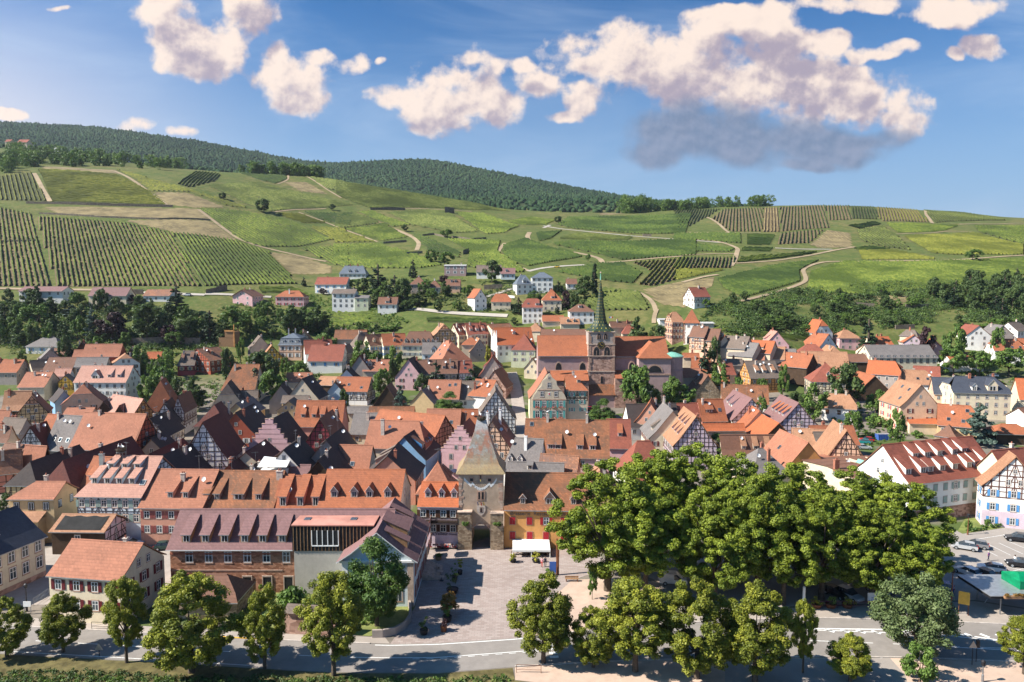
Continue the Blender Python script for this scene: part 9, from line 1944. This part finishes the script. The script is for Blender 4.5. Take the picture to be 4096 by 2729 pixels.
def container(t,x,yb,label,mat,w=4.2,l=2.0,h=1.9,lid=None):
 p=hit(*px(t,x,yb),0,60);r=empty('container',(p.x,p.y+1,p.z),.05,label,'container');b=MB();b.poly([(-w/2+.3,-l/2,0),(w/2-.3,-l/2,0),(w/2-.3,l/2,0),(-w/2+.3,l/2,0),(-w/2,-l/2,h),(w/2,-l/2,h),(w/2,l/2,h),(-w/2,l/2,h)],[(0,1,5,4),(1,2,6,5),(2,3,7,6),(3,0,4,7),(3,2,1,0)],mat);[b.box(-w/2+.3+i*(w-.6)/7-.04,-w/2+.3+i*(w-.6)/7+.04,-l/2-.06,-l/2,.1,h,mat)for i in range(8)];b.build('body',r);b=MB();b.box(-w/2,w/2,-l/2,l/2,h,h+.06,lid or M_ZINC);b.build('lid',r)
container('B5',750,465,'blue skip standing in the parking place',M_BLUEP)
def pavilion():
 A=G0('E4',1995,985);r=empty('shelter',tuple(A),0,'dark roofed shelter with flower boxes and a green tent roof at the picture edge','shelter');b=MB()
 for x in(0,4,8):b.tube((x,0,0),(x,0,2.8),.1,.1,8,M_METAL);b.tube((x,5,0),(x,5,2.8),.1,.1,8,M_METAL)
 b.build('post',r);b=MB();b.box(-2.2,9,-1.0,6.5,2.8,3.2,M_DARKM);b.box(-2.3,9.1,-1.1,6.6,3.2,3.28,M_ZINC);b.build('roof',r);b=MB();b.box(-.4,9,-1.5,-1.1,3.0,3.4,M_WOOD);b.build('flower_box',r);C=np.array([(rnd.uniform(-.3,9),-1.3,3.5)for _ in range(40)]);obj('flowers',leaves('flowers',C,np.full(40,.3),30,.09,LM['rust'],2),r);b=MB();b.poly([(3.5,1,3.3),(8,1,3.3),(8,5,3.3),(3.5,5,3.3),(4.2,2.5,5.4),(8,2.5,5.4),(3.5,1,4.5),(8,1,4.5),(8,5,4.5),(3.5,5,4.5)],[(0,1,7,6),(3,0,6,9),(6,7,5,4),(9,6,4),(8,9,4,5)],plain('tent_green',(.0,.2,.085),.5));b.build('tent_roof',r)
pavilion()
p=G0('E4',1310,1575);b=MB();[b.tube((p.x+sx,p.y+sy,0),(p.x+sx,p.y+sy,2.2),.03,.03,4,M_RUST)for sx in(-.5,.5)for sy in(-.5,.5)];[b.tube((p.x+a,p.y+c,z),(p.x+a2,p.y+c2,z),.025,.025,4,M_RUST)for z in(1.1,2.2)for a,c,a2,c2 in((-.5,-.5,.5,-.5),(.5,-.5,.5,.5),(.5,.5,-.5,.5),(-.5,.5,-.5,-.5))];tag(b.build('tree_guard',None),'steel guard around the sapling','tree guard')
h6=[h for h in HOUSES if 'stork nest' in h[1]][0];o6=h6[2];q=o6.matrix_basis@Vector((-.16*h6[3],0,h6[6]+.9));nest('stork_nest',tuple(q),'stork nest on a metal stand upon the blue half-timbered house',1.1)
b=MB();[b.tube((.6*sx,.5*sy,-1.2),(.6*sx,.5*sy,.05),.05,.05,5,M_METAL)for sx in(-1,1)for sy in(-1,1)];b.lathe([(.9,0),(.9,.06)],14,M_METAL);b.build('nest_stand',o6,(-.16*h6[3],0,h6[6]+.88))
for i,(dx,a)in enumerate(((-.5,.4),(.05,2.2),(.5,1.2))):stork((q.x+dx,q.y,q.z+.5),a,('first','second','third')[i]+' of the three young storks from the slate roof side in the roof nest')
hw_=[h for h in HOUSES if 'very wide terracotta' in h[1]][0]
for x in(-.24,.24):q=hw_[2].matrix_basis@Vector((x*hw_[3],-.05*hw_[4]/2,hw_[6]+1.55));stork(tuple(q),x*8,'stork on the chimney '+('nearer to' if x<0 else 'farther from')+' the gate tower on the wide terracotta roof')
p=hit(*px('A2',255,195));r=empty('building_shell',(p.x,p.y+3,p.z),0,'wooden building shell under construction with an orange scaffold post','building shell');b=MB();b.box(-4,4,-3,3,0,4.5,M_WOOD);b.box(-1,4,-3.05,3,4.5,7.5,M_WOOD);b.build('wall',r);b=MB();b.box(3.4,3.8,-3.4,-3.1,0,11,MATS['wall_orange']);b.box(-1,3.6,-3.4,-3.1,7.6,8.2,MATS['wall_orange']);b.build('scaffold',r)
p=onplane(*px('B2',770,800),7.5);r=empty('roof_terrace',(p.x,p.y,0),.1,'white canvas roof terrace among the gables','roof terrace');b=MB();b.box(-3,3,0,4,0,7.0,WL['wh']);b.build('wall',r);b=MB();b.poly([(-3.2,-.2,8.2),(3.2,-.2,8.0),(3.2,4,8.8),(-2.6,4,9.6)],[(0,1,2,3)],M_WHITE);b.build('canvas',r);b=MB();[b.tube((x,y,7),(x,y,8.8),.04,.04,4,M_METAL)for x in(-3,3)for y in(0,3.8)];b.build('frame',r)
def parasol(t,x,y,h,col,label):
 p=hit(*px(t,x,y),0,100);r=empty('parasol',tuple(p),0,label,'parasol');b=MB();b.tube((0,0,0),(0,0,h),.04,.04,6,M_METAL);b.build('pole',r);b=MB();b.lathe([(1.7,h-.6),(.02,h)],8,col,cap=False);b.build('canopy',r)
parasol('A2',1455,795,2.6,M_WHITE,'white parasol in the garden below the grey tan house');parasol('B4',268,335,2.8,MATS['wall_cream'],'cream parasol at the narrow orange roofed house');parasol('A5',1215,1370,3.0,M_WHITE,'white tent roof below the ochre yellow house');parasol('B3',515,905,2.6,CLO['navy'],'dark blue parasol beside the gate tower')
plain('stone_old_lettering',(.16,.13,.12),.9)
for nm,body,sz,fx,z,xs in(('inn','du Veilleur',.85,.02,2.3,.9),('inn','Winstub',.5,.36,2.35,.9),('restaurant','Brasserie  Restaurant  de',1.0,-.1,5.5,1.0)):
 hh=[h for h in HOUSES if h[2].name.startswith(nm)][0];text(body,sz,hh[2],(fx*hh[3],-hh[4]/2-.06,z if nm=='inn' else hh[5]-1.0),0,M_INK if nm=='inn' else MATS['stone_old_lettering'],.02,xs=xs)
hh=[h for h in HOUSES if h[2].name.startswith('inn')][0];b=MB();b.box(-hh[3]/2,hh[3]/2,-hh[4]/2-1.3,-hh[4]/2,hh[5]-2.75,hh[5]-2.6,M_TIMB);b.box(-hh[3]/2,hh[3]/2,-hh[4]/2-1.3,-hh[4]/2-1.2,hh[5]-1.75,hh[5]-1.62,M_TIMB)
for i in range(40):x=-hh[3]/2+hh[3]*i/39;b.box(x-.06,x+.06,-hh[4]/2-1.28,-hh[4]/2-1.22,hh[5]-2.6,hh[5]-1.7,M_TIMB)
b.build('gallery',hh[2])
drop_protos()
# ================================================================== air
hb=[h for h in HOUSES if 'tarpaulin' in h[1]][0];L_,W_,he_,hr_=hb[3:];b=MB();hw_2=W_/2;N_=14
za_=lambda f:zroof(hw_2*f,hw_2,he_,hr_,.45)+.24
for i in range(N_):
 xa,xb=-L_*.44+L_*.86*i/N_,-L_*.44+L_*.86*(i+1)/N_;q=.04*math.sin(i*1.3)
 b.face([(xa,-hw_2*1.0,za_(1.0)),(xb,-hw_2*1.0,za_(1.0)),(xb,-hw_2*(.16+q),za_(.16+q)),(xa,-hw_2*(.16+.04*math.sin((i-1)*1.3)),za_(.16+.04*math.sin((i-1)*1.3)))],R['tar'])
b.build('tarpaulin',hb[2]);b=MB();b.face([(L_/2+.03,-hw_2,.3),(L_/2+.03,hw_2,.3),(L_/2+.03,hw_2,he_-.1),(L_/2+.03,0,hr_-.15),(L_/2+.03,-hw_2,he_-.1)],WL['li']);timber_gable(b,L_/2+.035,1,W_,he_,hr_,.3,M_TIMB,1.6);b.build('gable',hb[2])
hb=[h for h in HOUSES if 'above a tiled lean-to' in h[1]][0];L_,W_,he_,hr_=hb[3:];b=MB();b.box(-L_/2-.3,L_*.3,-W_/2-2.2,-W_/2,-1,he_-3.4,WL['yl']);b.face([(-L_/2-.6,-W_/2-2.6,he_-3.6),(L_*.3+.3,-W_/2-2.6,he_-3.6),(L_*.3+.3,-W_/2,he_-2.3),(-L_/2-.6,-W_/2,he_-2.3)],R['pe']);b.build('lean_to',hb[2])
for x in(-.3,.12):add_window(hb[2],(x*L_,-W_/2-2.23,.6),0,1.4,1.5,'std')
p=G0('E1',480,235);r=empty('shed',tuple(p),0,'white rendered shed with a flat top beside the ochre house','shed',GF);b=MB();b.box(-3.2,3.2,0,4,-.5,4.4,WL['wh']);b.build('wall',r);b=MB();b.box(-3.4,3.4,-.2,4.2,4.4,4.6,M_TIMR);b.build('roof',r)
def haze():
 m=bpy.data.materials.new('haze');m.use_nodes=True;nt=m.node_tree;nt.nodes.clear();o=nt.nodes.new('ShaderNodeOutputMaterial');v=nt.nodes.new('ShaderNodeVolumePrincipled')
 v.inputs['Color'].default_value=(.75,.84,1.0,1);v.inputs['Density'].default_value=4.5e-5;v.inputs['Anisotropy'].default_value=.2;nt.links.new(v.outputs[0],o.inputs['Volume'])
 b=MB();b.box(-33000,33000,-33000,33000,-8,900,m);x=b.build('haze',None);x['kind']='stuff'
haze()
